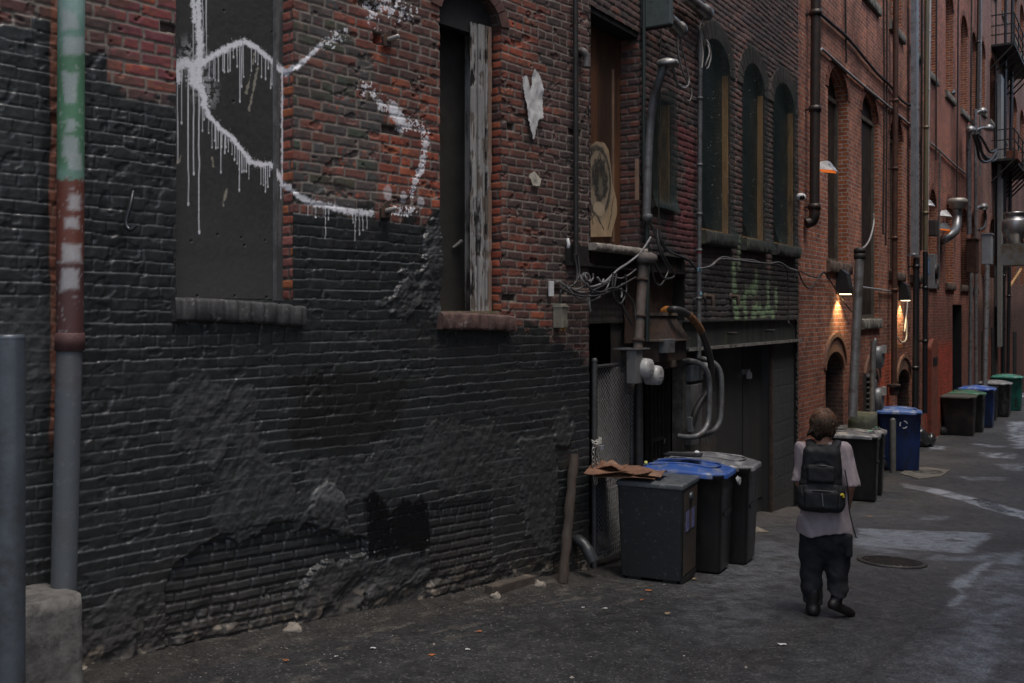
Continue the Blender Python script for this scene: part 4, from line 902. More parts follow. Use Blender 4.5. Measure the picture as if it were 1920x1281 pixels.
mb = MB(); mb.box(FB, b - .05, b - .006, -.15, -.012, ZSW[0], ZSW[1] - .02); mb.box(FB, a + .006, a + .03, -.12, -.012, ZSW[0], ZSW[1] + .05)
wn = mb.build('window', AMBER, bB, label='small narrow window behind wire mesh')
mb = MB(); mb.box(FB, a, b, -.18, -.15, ZSW[0], ZSW[1]); mb.build('pane', DARKG, wn)
net(FB, wn, a - .05, b + .12, ZSW[0] - .10, ZSW[1] + .14, .03, 9, .026, .0026, 'wire_mesh', .06)
rough_slab(FB, bB, a - .03, b + .08, ZSW[0] - .10, ZSW[0], -.3, .05, SILLD, 50)
# ------------------------------------------------------------------ the red brick row further down the alley
def wall_grid(name, fr, root, u0, u1, z0, z1, ops, tint, mat, step=.25):
    ue, ze = [], []
    for a, b, za, zs_, rise in ops:
        ue += list(np.linspace(a, b, 33)); ze += [za] + (list(np.linspace(zs_, zs_ + rise, 17)) if rise else [zs_])
    us = np.unique(np.round(lines(u0, u1, step, ue), 4)); zs = np.unique(np.round(lines(z0, z1, step, ze), 4))
    U, Z = np.meshgrid(us, zs); C = tint(U.astype(f32), Z.astype(f32))
    keep = np.ones((len(zs) - 1, len(us) - 1), bool); UC, ZC = np.meshgrid((us[1:] + us[:-1]) / 2, (zs[1:] + zs[:-1]) / 2)
    for a, b, za, zs_, rise in ops:
        t = (UC - (a + b) / 2) / ((b - a) / 2); keep &= ~((np.abs(t) < 1) & (ZC > za) & (ZC < zs_ + rise * np.sqrt(np.clip(1 - t * t, 0, 1))))
    P = np.stack([fr.o.x + fr.d.x * U, fr.o.y + fr.d.y * U, Z], -1)
    return grid_mesh(name, mat, P, np.concatenate([C, np.ones(U1(C), f32)], -1), keep, root, None, False, np.stack([U, Z], -1))
BRC = MBRK('orange_red_brick', (.58, .205, .11), (.30, .11, .072), (.44, .39, .35), samt=.7, tint=True, stain=(.055, .042, .038))
BRD = MBRK('deep_red_brick', (.46, .14, .08), (.26, .085, .058), (.34, .30, .265), samt=.7, tint=True, stain=(.05, .04, .037))
BRE = MBRK('faded_red_brick', (.32, .13, .095), (.20, .09, .07), (.34, .31, .28), samt=.6, tint=True, stain=(.06, .05, .045))
BRR = MBRK('clean_reveal_brick', (.50, .165, .07), (.36, .11, .055), (.50, .45, .40), samt=.2)
ARCHB = M('arch_red_brick', (.20, .072, .046), .85, 0, .45, 12, .5, 60, (.08, .05, .04), .4, 5)
SILLC = M('brown_stone_sill', (.13, .09, .07), .9, 0, .4, 9, .5, 50, (.06, .05, .045), .4, 5)
SILLG = M('grey_stone_sill', (.20, .19, .17), .9, 0, .4, 9, .5, 50, (.08, .08, .06), .4, 5)
BOARD = M('brown_black_board', (.026, .02, .017), .6, 0, .5, 3, .2, 20, (.05, .033, .024), .4, 2)
FRAMEB = M('grey_brown_frame', (.12, .10, .08), .75, 0, .4, 8, .4)
def arched(fr, root, a, b, za, zs_, rise, depth, label, rev=BRR, board=BOARD, sill=SILLC, t=.16, fmat=FRAMEB, frame=True, bars=0):
    reveal(fr, root, a, b, za, zs_, rise, depth, rev)
    mb = MB()
    if frame:
        mb.box(fr, a, a + .09, -depth - .04, -depth + .04, za, zs_); mb.box(fr, b - .09, b, -depth - .04, -depth + .04, za, zs_); mb.box(fr, a + .09, b - .09, -depth - .04, -depth + .03, zs_ - .06, zs_ + .02); mb.box(fr, a + .09, b - .09, -depth - .04, -depth + .03, za, za + .09)
    else: mb.box(fr, a, b, -depth - .03, -depth, za, za + .06)
    for k in range(bars):
        zz = za + (zs_ - za) * (k + 1) / (bars + 1); mb.box(fr, a + .09, b - .09, -depth - .03, -depth + .02, zz - .02, zz + .02)
    wn = mb.build('window', fmat, root, label=label)
    panel_out(fr, a, b, za, zs_, rise, -depth - .015).build('pane', board, wn)
    if rise: ring(fr, root, a, b, zs_, rise, t, ARCHB, 11)
    if sill: rough_slab(fr, root, a - .1, b + .1, za - .2, za, -depth, .07, sill, int(a * 7) % 97)
    return wn
bC = thing('brick_building', 'orange red brick building with two lit wall lamps and tall arched windows', 'building', tuple(FB.p(13, 0, -.7)))
E1 = 18.75
zc0 = FB.at(1570, 492)[1]; zcs = FB.at(1575, 165)[1]
WC = [(BX(1552), BX(1590)), (BX(1615), BX(1647)), (14.55, 15.95)]
ZCU = 9.15
opsC = [(WC[0][0], WC[0][1], zc0, zcs - .15, .5), (WC[1][0], WC[1][1], 2.45, zcs - .15, .5), (WC[2][0], WC[2][1], zc0, zcs - .15, .5),
        (17.0, 18.2, zc0, zcs - .15, .5)]
opsC += [(a, b, ZCU, ZCU + 2.6, .45) for a, b in ((8.9, 10.2), (11.9, 13.3), (14.55, 15.95), (17.0, 18.2))]
DC = [(BX(1548), BX(1581), -1.2, FB.at(1565, 690)[1], .32), (BX(1622), BX(1646), -1.2, FB.at(1635, 715)[1], .30), (15.35, 16.75, -1.2, FB.at(1690, 715)[1], .3)]
opsC += DC
def tC(U, Z):
    g = fbm(U * .5, Z * .3, 4, 301); g2 = fbm(U * 3, Z * .5, 4, 302)
    C = np.ones(U.shape + (3,), f32) * (.86 + .6 * g)[..., None]
    C = mixc(C, (.55, .55, .58), ss(.5, .7, g2) * .6)
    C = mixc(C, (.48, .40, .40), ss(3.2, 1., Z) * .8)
    pr = ss(.05, -.05, np.maximum(np.abs(U - (BX(1640) + BX(1670)) / 2) - (BX(1670) - BX(1640)) / 2, Z - FB.at(1655, 663)[1])); C = mixc(C, (1.15, .50, .38), pr * .9)
    C = mixc(C, (.55, .5, .5), ss(8.2, 7.9, Z) * ss(7.2, 7.7, Z) * .5)
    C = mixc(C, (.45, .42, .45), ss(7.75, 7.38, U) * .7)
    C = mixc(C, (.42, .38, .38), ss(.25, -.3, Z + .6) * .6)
    return C
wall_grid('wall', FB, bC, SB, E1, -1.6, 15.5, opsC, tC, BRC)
jmats = [(WC[0], 'left tall arched window with a bright brick side', .22), (WC[1], 'middle tall arched window with a dark screen', .12), (WC[2], 'tall arched window behind the brown pipe', .22)]
for (a, b), lb, d in jmats: arched(FB, bC, a, b, zc0 if lb[0] != 'm' else 2.45, zcs - .15, .5, d, lb, sill=SILLC if lb[0] != 'm' else SILLG)
arched(FB, bC, 17.0, 18.2, zc0, zcs - .15, .5, .3, 'tall arched window behind the grey pipes')
for a, b in ((8.9, 10.2), (11.9, 13.3), (14.55, 15.95), (17.0, 18.2)): arched(FB, bC, a, b, ZCU, ZCU + 2.6, .45, .3, None, sill=SILLG)
STONEH = M('brown_sandstone', (.17, .085, .058), .9, 0, .4, 6, .4, 40, (.07, .05, .045), .4, 3)
for i, (a, b, za, zs_, rise) in enumerate(DC):
    reveal(FB, bC, a, b, za, zs_, rise, .45, MBRK('dark_brick', None, None, None), 'door_reveal')
    d = panel_out(FB, a, b, za, zs_, rise, -.42 if i else -.3).build('door', M('slate_door', (.018, .021, .026), .6, 0, .4, 3, .2) if i == 0 else M('near_black', None), bC, label=('arched doorway with a dark door beneath the lamp', 'arched doorway behind the grey post', 'arched doorway behind the brown pipe')[i])
    mb = MB(); o0 = arch_out(a, b, zs_ - .02, rise, 28); o1 = arch_out(a - .10, b + .10, zs_ + .01, rise + .24, 28); o2 = arch_out(a - .14, b + .14, zs_ + .03, rise + .30, 28)
    for oa, ob, v in ((o0, o1, .02), (o1, o2, .05)):
        mb.loft([[FB.p(p[0], -.05, p[1]), FB.p(p[0], v, p[1]), FB.p(q[0], v, q[1]), FB.p(q[0], -.05, q[1])] for p, q in zip(oa, ob)], True, True, False)
    mb.build('door_hood', STONEH, bC)
mb = MB(); a, b = BX(1619), BX(1637); zl0, zl1 = FB.at(1630, 783)[1], FB.at(1630, 702)[1]
for k in range(9):
    z = zl0 + (zl1 - zl0) * k / 8; mb.obox(FB.p((a + b) / 2, .02, z), FB.d * (b - a) / 2, FB.n * .06 + Vector((0, 0, -.035)), (0, 0, .012))
mb.box(FB, a - .03, a, -.03, .06, zl0 - .05, zl1 + .05); mb.box(FB, b, b + .03, -.03, .06, zl0 - .05, zl1 + .05)
lv = mb.build('louvre', M('dark_louvre', (.06, .058, .056), .6, .2, .3), bC)
# D: deep red brick
bD = thing('brick_building', 'deep red brick building behind the bundle of tall grey pipes', 'building', tuple(FB.p(24, 0, -.8)))
E2 = 29.3
ZD = 9.05
colsD = [(19.57, 20.65), (22.3, 23.75), (25.25, 26.75), (27.6, 28.9)]
opsD = [(a, b, ZD, ZD + 2.6, .5) for a, b in colsD] + [(a, b, 3.45, 5.5, .45) for a, b in colsD] + [(a, b, 14., 16.6, .5) for a, b in colsD]
nich = (19.9, 20.9, -.9, FB.at(1752, 660)[1], .0); dD = (BX(1786), BX(1803), -1.2, FB.at(1795, 572)[1], 0.)
opsD += [dD]
def tD(U, Z):
    g = fbm(U * .5, Z * .3, 4, 311); g2 = fbm(U * 2, Z * .4, 4, 312)
    C = np.ones(U.shape + (3,), f32) * (.85 + .6 * g)[..., None]; C = mixc(C, (.5, .5, .53), ss(.5, .7, g2) * .6)
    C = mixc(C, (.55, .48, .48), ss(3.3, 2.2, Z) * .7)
    pr = ss(.05, -.05, Z - FB.at(1755, 640)[1]) * ss(23.6, 23.5, U); C = mixc(C, (1.15, .42, .32), pr * .9); C = mixc(C, (.45, .4, .4), ss(.2, -.6, Z) * .7)
    return C
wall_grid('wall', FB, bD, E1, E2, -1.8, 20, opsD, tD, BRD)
for i, (a, b) in enumerate(colsD):
    arched(FB, bD, a, b, ZD, ZD + 2.6, .5, .3, None, sill=SILLG, bars=2 if i == 2 else 0)
    arched(FB, bD, a, b, 14., 16.6, .5, .3, None, sill=SILLG)
    arched(FB, bD, a, b, 3.45, 5.5, .45, .25, None, sill=SILLC, board=M('orange_brown_board', (.12, .05, .024), .7, 0, .4, 3, .2) if i in (1,) else BOARD)
mb = MB(); mb.box(FB, dD[0], dD[1], -.4, -.36, -1.2, dD[3]); d = mb.build('door', M('blue_black_door', (.022, .027, .032), .5, .1, .4, 3, .2), bD, label='tall dark double door beside the red painted brick')
mb = MB(); mb.box(FB, dD[0], dD[1], -.36, -.33, .9, 1.0); mb.build('door_rail', M('blue_black_door', None), d)
mb = MB(); mb.box(FB, dD[0] - .02, dD[0], -.4, 0, -1.2, dD[3]); mb.box(FB, dD[1], dD[1] + .02, -.4, 0, -1.2, dD[3]); mb.box(FB, dD[0], dD[1], -.4, 0, dD[3], dD[3] + .02); mb.build('door_reveal', M('near_black', None), bD)
REDP = M('red_painted_render', (.19, .050, .029), .75, 0, .3, 5, .4, 40, (.12, .045, .03), .4, 3)
nz0, nz1 = FB.at(1743, 815)[1], FB.at(1743, 655)[1]; na, nb = BX(1739), BX(1752)
mb = MB(); o = [(na, nz0)] + arch_out(na, nb, nz1, .28) + [(nb, nz0)]; mb.prism([FB.p(u, .10, z) for u, z in o], -FB.n * .12); np_ = mb.build('painted_pilaster', REDP, bD)
mb = MB(); mb.box(FB, (na + nb) / 2 - .3, (na + nb) / 2 + .3, .085, .115, nz1 - .42, nz1 - .22); mb.build('niche', M('near_black', None), np_)
# E and F
bE = thing('brick_building', 'faded red brick building carrying the black fire escape', 'building', tuple(FB.p(38, 0, -1)))
colsE = [(30.0, 31.25), (32.6, 34.4), (36.6, 38.2), (40.7, 42.7), (44.2, 46.2)]
opsE = [(a, b, 9.9, 11.9, .5) for a, b in colsE] + [(a, b, 3.9, 5.7, .5) for a, b in colsE] + [(a, b, 15., 17., .5) for a, b in colsE]
def tE(U, Z):
    g = fbm(U * .5, Z * .3, 4, 321); g2 = fbm(U * 2, Z * .4, 4, 322)
    C = np.ones(U.shape + (3,), f32) * (.92 + .6 * g)[..., None]; C = mixc(C, (.55, .58, .62), ss(.45, .65, g2) * .6)
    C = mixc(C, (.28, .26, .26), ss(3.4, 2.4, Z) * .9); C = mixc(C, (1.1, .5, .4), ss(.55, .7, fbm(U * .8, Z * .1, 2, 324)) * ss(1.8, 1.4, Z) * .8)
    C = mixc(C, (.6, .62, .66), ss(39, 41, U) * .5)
    return C
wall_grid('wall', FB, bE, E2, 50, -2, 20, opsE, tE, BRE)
for a, b in colsE:
    for z, zz in ((9.9, 11.9), (3.9, 5.7), (15., 17.)): arched(FB, bE, a, b, z, zz, .5, .3, None, sill=SILLG if z != 3.9 else None)
for a, b, z in ((30.2, 31.4, 1.9), (33., 34.2, 2.0), (36.2, 37.6, 1.9), (41, 42.4, 1.7)):
    mb = MB(); mb.box(FB, a, b, -.02, .03, -1.4, z); mb.build('door', M('near_black', None), bE)
bF = thing('brick_building', 'brown brick building closing the view at the far end of the alley', 'building', tuple(FB.p(62, 0, -1.2)))
mb = MB(); mb.box(FB, 50, 75, -.3, .0, -2, 17); mb.build('wall', MBRK('plain_brown_brick', (.15, .07, .055), (.10, .055, .045), (.12, .10, .09)), bF, FB)
for k in range(7):
    for z in (3.5, 8.5, 13): mb = MB(); mb.box(FB, 51 + k * 3.3, 52.6 + k * 3.3, 0., .03, z, z + 2.4); mb.build('window', BOARD, bF)
# unseen building opposite, added to block side light so it falls from above
bO = thing('brick_building', 'unseen plain brick building added along the right side of the alley', 'building', tuple(FB.p(20, 6.8, -.6)))
OPP_H = 12.5
mb = MB(); mb.box(FB, -4, 70, 6.6, 7.2, -2, OPP_H); mb.build('wall', MBRK('plain_brown_brick', None, None, None), bO, FB)
for k in range(22):
    for z in (2.2, 6.2): mb = MB(); mb.box(FB, -2 + k * 3.2, -.6 + k * 3.2, 6.57, 6.6, z, z + 1.9); mb.build('window', BOARD, bO)
# ------------------------------------------------------------------ pipes, lamps, boxes and cables fixed to the walls: each a thing of its own
def vpipe(name, label, cat, fr, x0, y0, x1, y1, rpx, v, mat, group=None, collars=(), rect=False, n=12, mat2=None):
    """an upright pipe between two places of the photograph, standing v off the wall"""
    a, b = fr.w(x0, y0, v), fr.w(x1, y1, v); dep = (a.y + b.y) / 2; r = rpx / F_PX * dep
    mb = MB()
    if rect:
        u0, z0 = fr.at(x0, y0, v); u1, z1 = fr.at(x1, y1, v); mb.box(fr, min(u0, u1) - r, max(u0, u1) + r, v - r, v + r, min(z0, z1), max(z0, z1))
    else: mb.tube([a, b], r, n)
    if not collars: return solo(mb, name, label, cat, mat, group)
    base = a if a.z < b.z else b
    t = thing(name, label, cat, tuple(base), group); mb.build('tube', mat, t)
    for y in collars:
        k = (y - y0) / (y1 - y0); q = a.lerp(b, k); d = (b - a).normalized()
        m2 = MB(); m2.lathe(q - d * r * .55, d, [(r * 1.02, 0), (r * 1.22, 0), (r * 1.22, r * 1.1), (r * 1.02, r * 1.1)], n); m2.box(fr, fr.uv(q)[0] - r * .3, fr.uv(q)[0] + r * .3, -.01, v - r * .9, q.z - .015, q.z + .015)
        m2.build('bracket', mat2 or mat, t)
    return t
# left downpipe, painted green, red and grey
def down_pipe():
    v = .16; top, mid, bot = FA.w(134, -30, v), FA.w(131, 640, v), FA.w(119, 1108, v)
    t = thing('downpipe', 'thick downpipe painted green above, rust red in the middle and grey below', 'pipe', tuple(bot))
    def painted(a, b, r, name, kind, seed):
        n, m = 40, 160; d = (b - a); L = d.length; d.normalize(); e = d.orthogonal().normalized(); f_ = d.cross(e)
        th = np.linspace(0, 2 * np.pi, n + 1); zz = np.linspace(0, L, m); T, Q = np.meshgrid(th, zz)
        w_ = T * r; fine = fbm(w_ * 50, Q * 50, 3, seed); gr = fbm(w_ * 5, Q * 3, 4, seed + 1)
        A_, D_, E_, F__ = (np.array(x) for x in (a, d, e, f_)); rr = r * (1 + (fine - .5) * .012)
        P = A_ + D_ * Q[..., None] + (E_ * np.cos(T)[..., None] + F__ * np.sin(T)[..., None]) * rr[..., None]
        dep = 5.98; yy = HY - (P[..., 2] - CAM_Z) / P[..., 1] * F_PX; xx = CX + P[..., 0] / P[..., 1] * F_PX
        rough = .45 + .2 * fine
        if kind == 'top':
            C = np.array((.13, .24, .19), f32) * np.ones(U1(T), f32)
            C = mixc(C, (.30, .42, .40), ss(60, 0, yy) * .5); C = mixc(C, (.055, .16, .07), ss(80, 110, yy) * ss(330, 300, yy) * .75)
            C = mixc(C, (.13, .040, .026), ss(332, 340, yy + (fine - .5) * 14)); C = mixc(C, (.085, .035, .033), ss(480, 500, yy))
            bl = [(22, 52, 120, 148), (70, 98, 122, 158), (138, 196, 122, 148), (220, 246, 124, 144), (258, 290, 122, 146), (290, 318, 126, 152), (366, 394, 130, 150), (408, 428, 120, 148), (458, 490, 118, 152), (508, 538, 121, 144)]
            for y0, y1, x0, x1 in bl:
                mk = ss(5, -3, np.maximum(np.abs(yy - (y0 + y1) / 2) - (y1 - y0) / 2, np.abs(xx - (x0 + x1) / 2) - (x1 - x0) / 2) + (gr - .5) * 26 + (fine - .5) * 8)
                C = mixc(C, (.33, .36, .36) if y0 < 350 else (.42, .42, .42), mk * .75)
            C = mixc(C, (.40, .42, .42), ss(.70, .76, fine) * .4)
        else:
            C = np.array((.085, .095, .105), f32) * np.ones(U1(T), f32); C = mixc(C, (.20, .21, .22), ss(.70, .78, fine) * .3); C = mixc(C, (.06, .05, .045), ss(.5, .7, gr) * .4)
        C = C * (.75 + .5 * gr)[..., None]
        grid_mesh(name, MV('painted_pipe', 120., .15, .5, .12), P, np.concatenate([np.clip(C, 0, 1), rough[..., None]], -1), None, t)
    r = 24 / F_PX * mid.y
    painted(mid + Vector((0, 0, -.02)), top, r, 'upper_tube', 'top', 401); painted(bot - Vector((0, 0, .05)), mid + Vector((0, 0, .04)), r * .95, 'lower_tube', 'low', 411)
    mb = MB(); mb.lathe(mid + Vector((0, 0, -.055)), (0, 0, 1), [(r * .96, 0), (r * 1.1, .0), (r * 1.1, .10), (r * 1.0, .105)], 28); mb.build('collar', M('rust_red_collar', (.10, .045, .042), .6, .1, .3, 9, .2), t)
down_pipe()
def block_rough(name, label, cat, pts4, z0, z1, mat, seed, amp=.012, n=9, group=None):
    """a chipped concrete block on a quadrilateral base"""
    p = [Vector((q[0], q[1], 0)) for q in pts4]; rings = []
    per = [p[i].lerp(p[(i + 1) % 4], k / n) for i in range(4) for k in range(n)]; c = sum(p, Vector()) / 4
    hs = [0] + list(np.linspace(0, 1, 12)) + [1.0]
    for j, h in enumerate(hs):
        ring = []
        for i, q in enumerate(per):
            a = np.array([q.x * 6]); b = np.array([q.y * 6 + h * 5.]); k = float(fbm(a, b, 4, seed)[0] - .5)
            corner = min((q - x).length for x in p); rad = 1 - (.035 * math.exp(-(corner / .03) ** 2)) - (.03 if h > .97 else 0)
            ring.append(Vector((c.x + (q.x - c.x) * rad, c.y + (q.y - c.y) * rad, z0 + (z1 - z0) * h + (k * .03 if h > .8 else 0))) + (q - c).normalized() * k * amp * 3)
        rings.append(ring)
    mb = MB(); mb.loft(rings); return solo(mb, name, label, cat, mat, group)
PITTED = M('pitted_concrete', (.125, .118, .108), .92, 0, .35, 9, .9, 42, (.05, .046, .042), .5, 6)
ua0, ua1 = AX(45, .42), AX(158, .42); zt = FA.at(105, 1125, .42)[1]; zg = gz(*FA.p(-5.4, .3, 0).xy)
block_rough('concrete_block', 'pitted grey concrete block under the painted downpipe', 'block', [FA.p(ua0 - .05, .0, 0), FA.p(ua0 - .01, .42, 0), FA.p(ua1, .42, 0), FA.p(ua1 - .02, .0, 0)], zg - .2, zt, PITTED, 5)
# bollard at the left edge
q0 = FA.at(16, 900, .78); bb = FA.p(q0[0], .78, 0); rb = 29 / F_PX * bb.y; zb = gz(bb.x, bb.y); ztop = FA.at(20, 632, .78)[1]
t = thing('bollard', 'thick grey steel bollard at the left edge beside the concrete block', 'bollard', (bb.x, bb.y, zb))
mb = MB(); mb.lathe((bb.x, bb.y, zb - .1), (0, 0, 1), [(rb, 0), (rb, ztop - zb + .09), (rb * .985, ztop - zb + .1)], 32); mb.build('post', M('bluish_steel', (.085, .098, .112), .42, .35, .3, 6, .2, 70, (.055, .055, .055), .4, 4), t)
mb = MB(); mb.lathe((bb.x, bb.y, ztop - .008), (0, 0, 1), [(rb * 1.015, 0), (rb * 1.015, .012), (rb * .9, .02)], 32); mb.build('cap', M('bluish_steel', None), t)
# ---- wall A fittings
def anchor(x, y, label):
    q = FA.w(x, y); t = thing('wall_anchor', label, 'anchor', tuple(q)); mb = MB()
    c = q + FA.n * .02; S = .075
    poly = [c + FA.d * S * math.cos(a) * k + Vector((0, 0, S * math.sin(a) * k)) for a, k in ((.2, .9), (1.4, 1.1), (2.9, .8), (4.0, 1.0), (5.4, .9))]
    mb.prism(poly, FA.n * .02); mb.build('plate', RUST, t); mb = MB(); mb.lathe(c + FA.n * .02, FA.n + Vector((0, 0, .2)) + FA.d * .3, [(.02, 0), (.02, .09), (.012, .1)], 8); mb.build('bolt', M('worn_bolt', (.32, .29, .27), .5, .5, .4), t)
anchor(722, 76, 'rusty anchor plate with bolt in the red brick beside a hole')
anchor(718, 396, 'rusty anchor bolt in the brick at the end of the white sprayed line')
mb = MB(); q = FA.w(240, 385, .02); mb.tube(smoothpath([q + Vector((0, 0, .09)) + FA.d * .035, q + FA.n * .03, q + Vector((0, 0, -.11)) - FA.d * .03 + FA.n * .03, q + Vector((0, 0, -.16)) - FA.d * .02 + FA.n * .06, q + Vector((0, 0, -.13)) + FA.d * .01 + FA.n * .08], 5), .014, 6)
solo(mb, 'wall_hook', 'black bent iron hook on the painted brick left of the sprayed sheet', 'hook', M('glossy_black_iron', (.03, .032, .034), .3, .2, .3))
def paper(name, label, pts, v, mat, seed, fr=FA):
    pp = px_poly(fr, pts, v); a, b = min(p[0] for p in pp), max(p[0] for p in pp); lo, hi = min(p[1] for p in pp), max(p[1] for p in pp)
    us, zs = lines(a, b, .008), lines(lo, hi, .008); U, Z = np.meshgrid(us.astype(f32), zs.astype(f32))
    H = v + (fbm(U * 8, Z * 5, 3, seed) - .3) * .05; g = fbm(U * 20, Z * 20, 3, seed + 1)
    C = np.array(mat, f32) * (.75 + .4 * g)[..., None]
    UC, ZC = np.meshgrid((us[1:] + us[:-1]) / 2, (zs[1:] + zs[:-1]) / 2); keep = polyd(UC, ZC, pp) + (fbm(UC * 30, ZC * 30, 2, seed) - .5) * .014 < 0
    P = np.stack([fr.o.x + fr.d.x * U + fr.n.x * H, fr.o.y + fr.d.y * U + fr.n.y * H, Z], -1)
    q = fr.p((a + b) / 2, v, lo); o = grid_mesh(name, MV('torn_paper', 40., .1, .2, .1), P, np.concatenate([np.clip(C, 0, 1), np.full(U1(C), .8, f32)], -1), keep, None, tuple(q)); tag(o, label, 'paper')
paper('torn_poster', 'torn white poster remnant on the brick right of the open window', [(977, 146), (985, 142), (993, 170), (997, 160), (998, 140), (1001, 128), (1010, 138), (1016, 158), (1018, 190), (1016, 222), (1008, 225), (1004, 240), (998, 262), (992, 245), (986, 205)], .015, (.58, .57, .56), 31)
paper('paper_scrap', 'small cream scrap of paper below the torn poster', [(989, 328), (1000, 322), (1012, 335), (1009, 350), (998, 347)], .012, (.48, .44, .36), 32)
# conduit down the corner, elbow, tags and the beige box
vpipe('conduit', 'black cable conduit running down the corner of the nearest building', 'conduit', FA, 1079, -30, 1080, 478, 5, .06, DKIRON)
mb = MB(); q = FA.w(1100, 118, .05); mb.tube(smoothpath([FA.w(1086, 97, -.02), FA.w(1094, 97, .06), FA.w(1100, 108, .08), FA.w(1100, 126, .08)], 5), .038, 10); solo(mb, 'vent_elbow', 'short grey vent elbow poking from the brick beside the tall boarded opening', 'pipe', M('grey_rubber', (.11, .10, .095), .6, 0, .3))
t = thing('junction_box', 'beige plastic junction box with ridged cover on the building corner', 'box', tuple(FA.w(1056, 616, .05)))
u0, u1 = AX(1043, .04), AX(1066, .12); za, zb_ = FA.at(1055, 615, .08)[1], FA.at(1055, 576, .08)[1]
BEIGE = M('aged_beige_plastic', (.30, .275, .21), .5, 0, .25, 9, .1, 50, (.11, .10, .08), .4, 6)
mb = MB(); mb.box(FA, u0, u1, .0, .11, za, zb_); mb.build('case', BEIGE, t, bev=.006)
mb = MB()
for k in range(3): mb.box(FA, u0 - .008, u1 + .008, .0, .125 - .02 * k, zb_ + .012 * k, zb_ + .012 * k + .009)
mb.build('cover', M('pale_beige_plastic', (.45, .42, .33), .5, 0, .2), t)
for k in (0, 1): mb = MB(); mb.lathe(FA.p(u0 + .05 + .055 * k, .06, za - .03), (0, 0, 1), [(.014, 0), (.018, .03)], 8); mb.build('cable_gland', M('amber_plastic', (.35, .2, .07), .5), t)
mb = MB(); mb.box(FA, AX(1031, .05), AX(1039, .05), .03, .05, FA.at(1035, 556, .05)[1], FA.at(1035, 527, .05)[1]); solo(mb, 'wall_tag', 'small white plastic tag above the beige junction box', 'tag', M('white_plastic', (.62, .62, .62), .5, 0, .1), None, .004)
mb = MB(); mb.tube(smoothpath([FA.w(1064, 448, .04), FA.w(1066, 458, .06), FA.w(1065, 466, .05)], 4), [.018] * 8 + [.009], 6); solo(mb, 'insulator', 'little white insulator at the left end of the steel beam', 'insulator', M('white_plastic', None))
mb = MB(); u_ = BX(1192); mb.box(FB, u_ - .02, u_ + .02, .0, .03, FB.at(1192, 375)[1], FB.at(1192, 298)[1]); solo(mb, 'wood_strip', 'short wooden strip nailed to the brick right of the boarded opening', 'strip', M('pale_strip', (.26, .17, .12), .7, 0, .3))
# conduits and the service masts of building B
vpipe('conduit', 'thin green black conduit down the brick right of the boarded opening', 'conduit', FB, 1207, -10, 1207, 345, 3.6, .05, M('green_black_pipe', (.030, .040, .037), .5, .1, .3))
t = thing('service_mast', 'leaning grey electrical mast with a hooded weatherhead over the small window', 'mast', tuple(FB.w(1212, 410, .10)))
mb = MB(); mb.tube(smoothpath([FB.w(1244, 122, .30), FB.w(1238, 145, .26), FB.w(1226, 185, .16), FB.w(1219, 235, .10), FB.w(1215, 300, .09), FB.w(1212, 410, .09)], 6), .048, 10); mb.build('tube', GALVD, t)
mb = MB(); c = FB.w(1250, 118, .34); mb.loft([[c + FB.d * x * w_ + FB.n * y * w_ + Vector((0, 0, z)) for x, y in ((-.10, -.08), (-.13, .0), (-.10, .10), (0, .15), (.10, .10), (.13, 0), (.10, -.08), (0, -.1))] for z, w_ in ((-.035, .95), (-.02, 1.), (.02, .85), (.045, .35))]); mb.build('weatherhead', M('cast_aluminium', (.34, .34, .33), .45, .6, .3, 12, .2, 40, (.12, .11, .10), .4, 10), t)
mb = MB(); mb.lathe(FB.w(1214, 412, .10), (0, 0, 1), [(.02, -.02), (.055, 0), (.06, .05), (.03, .07)], 10); mb.build('boot', M('grey_boot', (.10, .105, .105), .5), t)
vpipe('conduit', 'upright black pipe beside the leaning mast reaching the meter box', 'conduit', FB, 1213, 300, 1213, 640, 5, .05, M('green_black_pipe', None))
t = thing('service_pipe', 'rusty brown service pipe with a cast cap above the twin electricity meters', 'pipe', tuple(FB.w(1195, 655, .22)))
a, b = FB.w(1206, 492, .22), FB.w(1196, 655, .22); mb = MB(); mb.tube([a, b], 9.5 / F_PX * a.y, 12); mb.build('tube', M('rust_grey_pipe', (.14, .115, .10), .7, .2, .4, 6, .4, 50, (.09, .055, .04), .45, 5), t)
for k in (.02, .20, .62, .90): q = a.lerp(b, k); mb = MB(); mb.lathe(q, (b - a), [(.055, -.018), (.066, -.018), (.066, .02), (.055, .02)], 12); mb.build('collar', RUST, t)
mb = MB(); c = FB.w(1208, 484, .24); mb.loft([[c + FB.d * x * w_ + FB.n * y * w_ + Vector((0, 0, z)) for x, y in ((-.07, -.06), (-.08, .03), (-.03, .09), (.08, .12), (.14, .05), (.12, -.05), (0, -.08))] for z, w_ in ((-.05, .75), (-.02, 1.), (.03, .95), (.06, .55))]); mb.build('cap', M('cast_cap', (.15, .13, .115), .75, .2, .4), t)
t = thing('meter_box', 'grey electricity meter box with two white glass meters beside the iron door', 'meter', tuple(FB.w(1203, 718, .25)))
u0, u1 = FB.at(1176, 690, .16)[0], FB.at(1205, 690, .26)[0]; z0, z1 = FB.at(1195, 719, .24)[1], FB.at(1195, 656, .24)[1]
mb = MB(); mb.box(FB, u0, u1, .15, .26, z0, z1); mb.build('box', M('pale_grey_box', (.16, .16, .155), .5, .2, .3, 6, .15, 60, (.08, .07, .06), .35, 5), t, bev=.006); mb = MB(); mb.box(FB, u0 - .02, u1 + .14, .0, .285, z1, z1 + .014); mb.build('lid', GALVD, t)
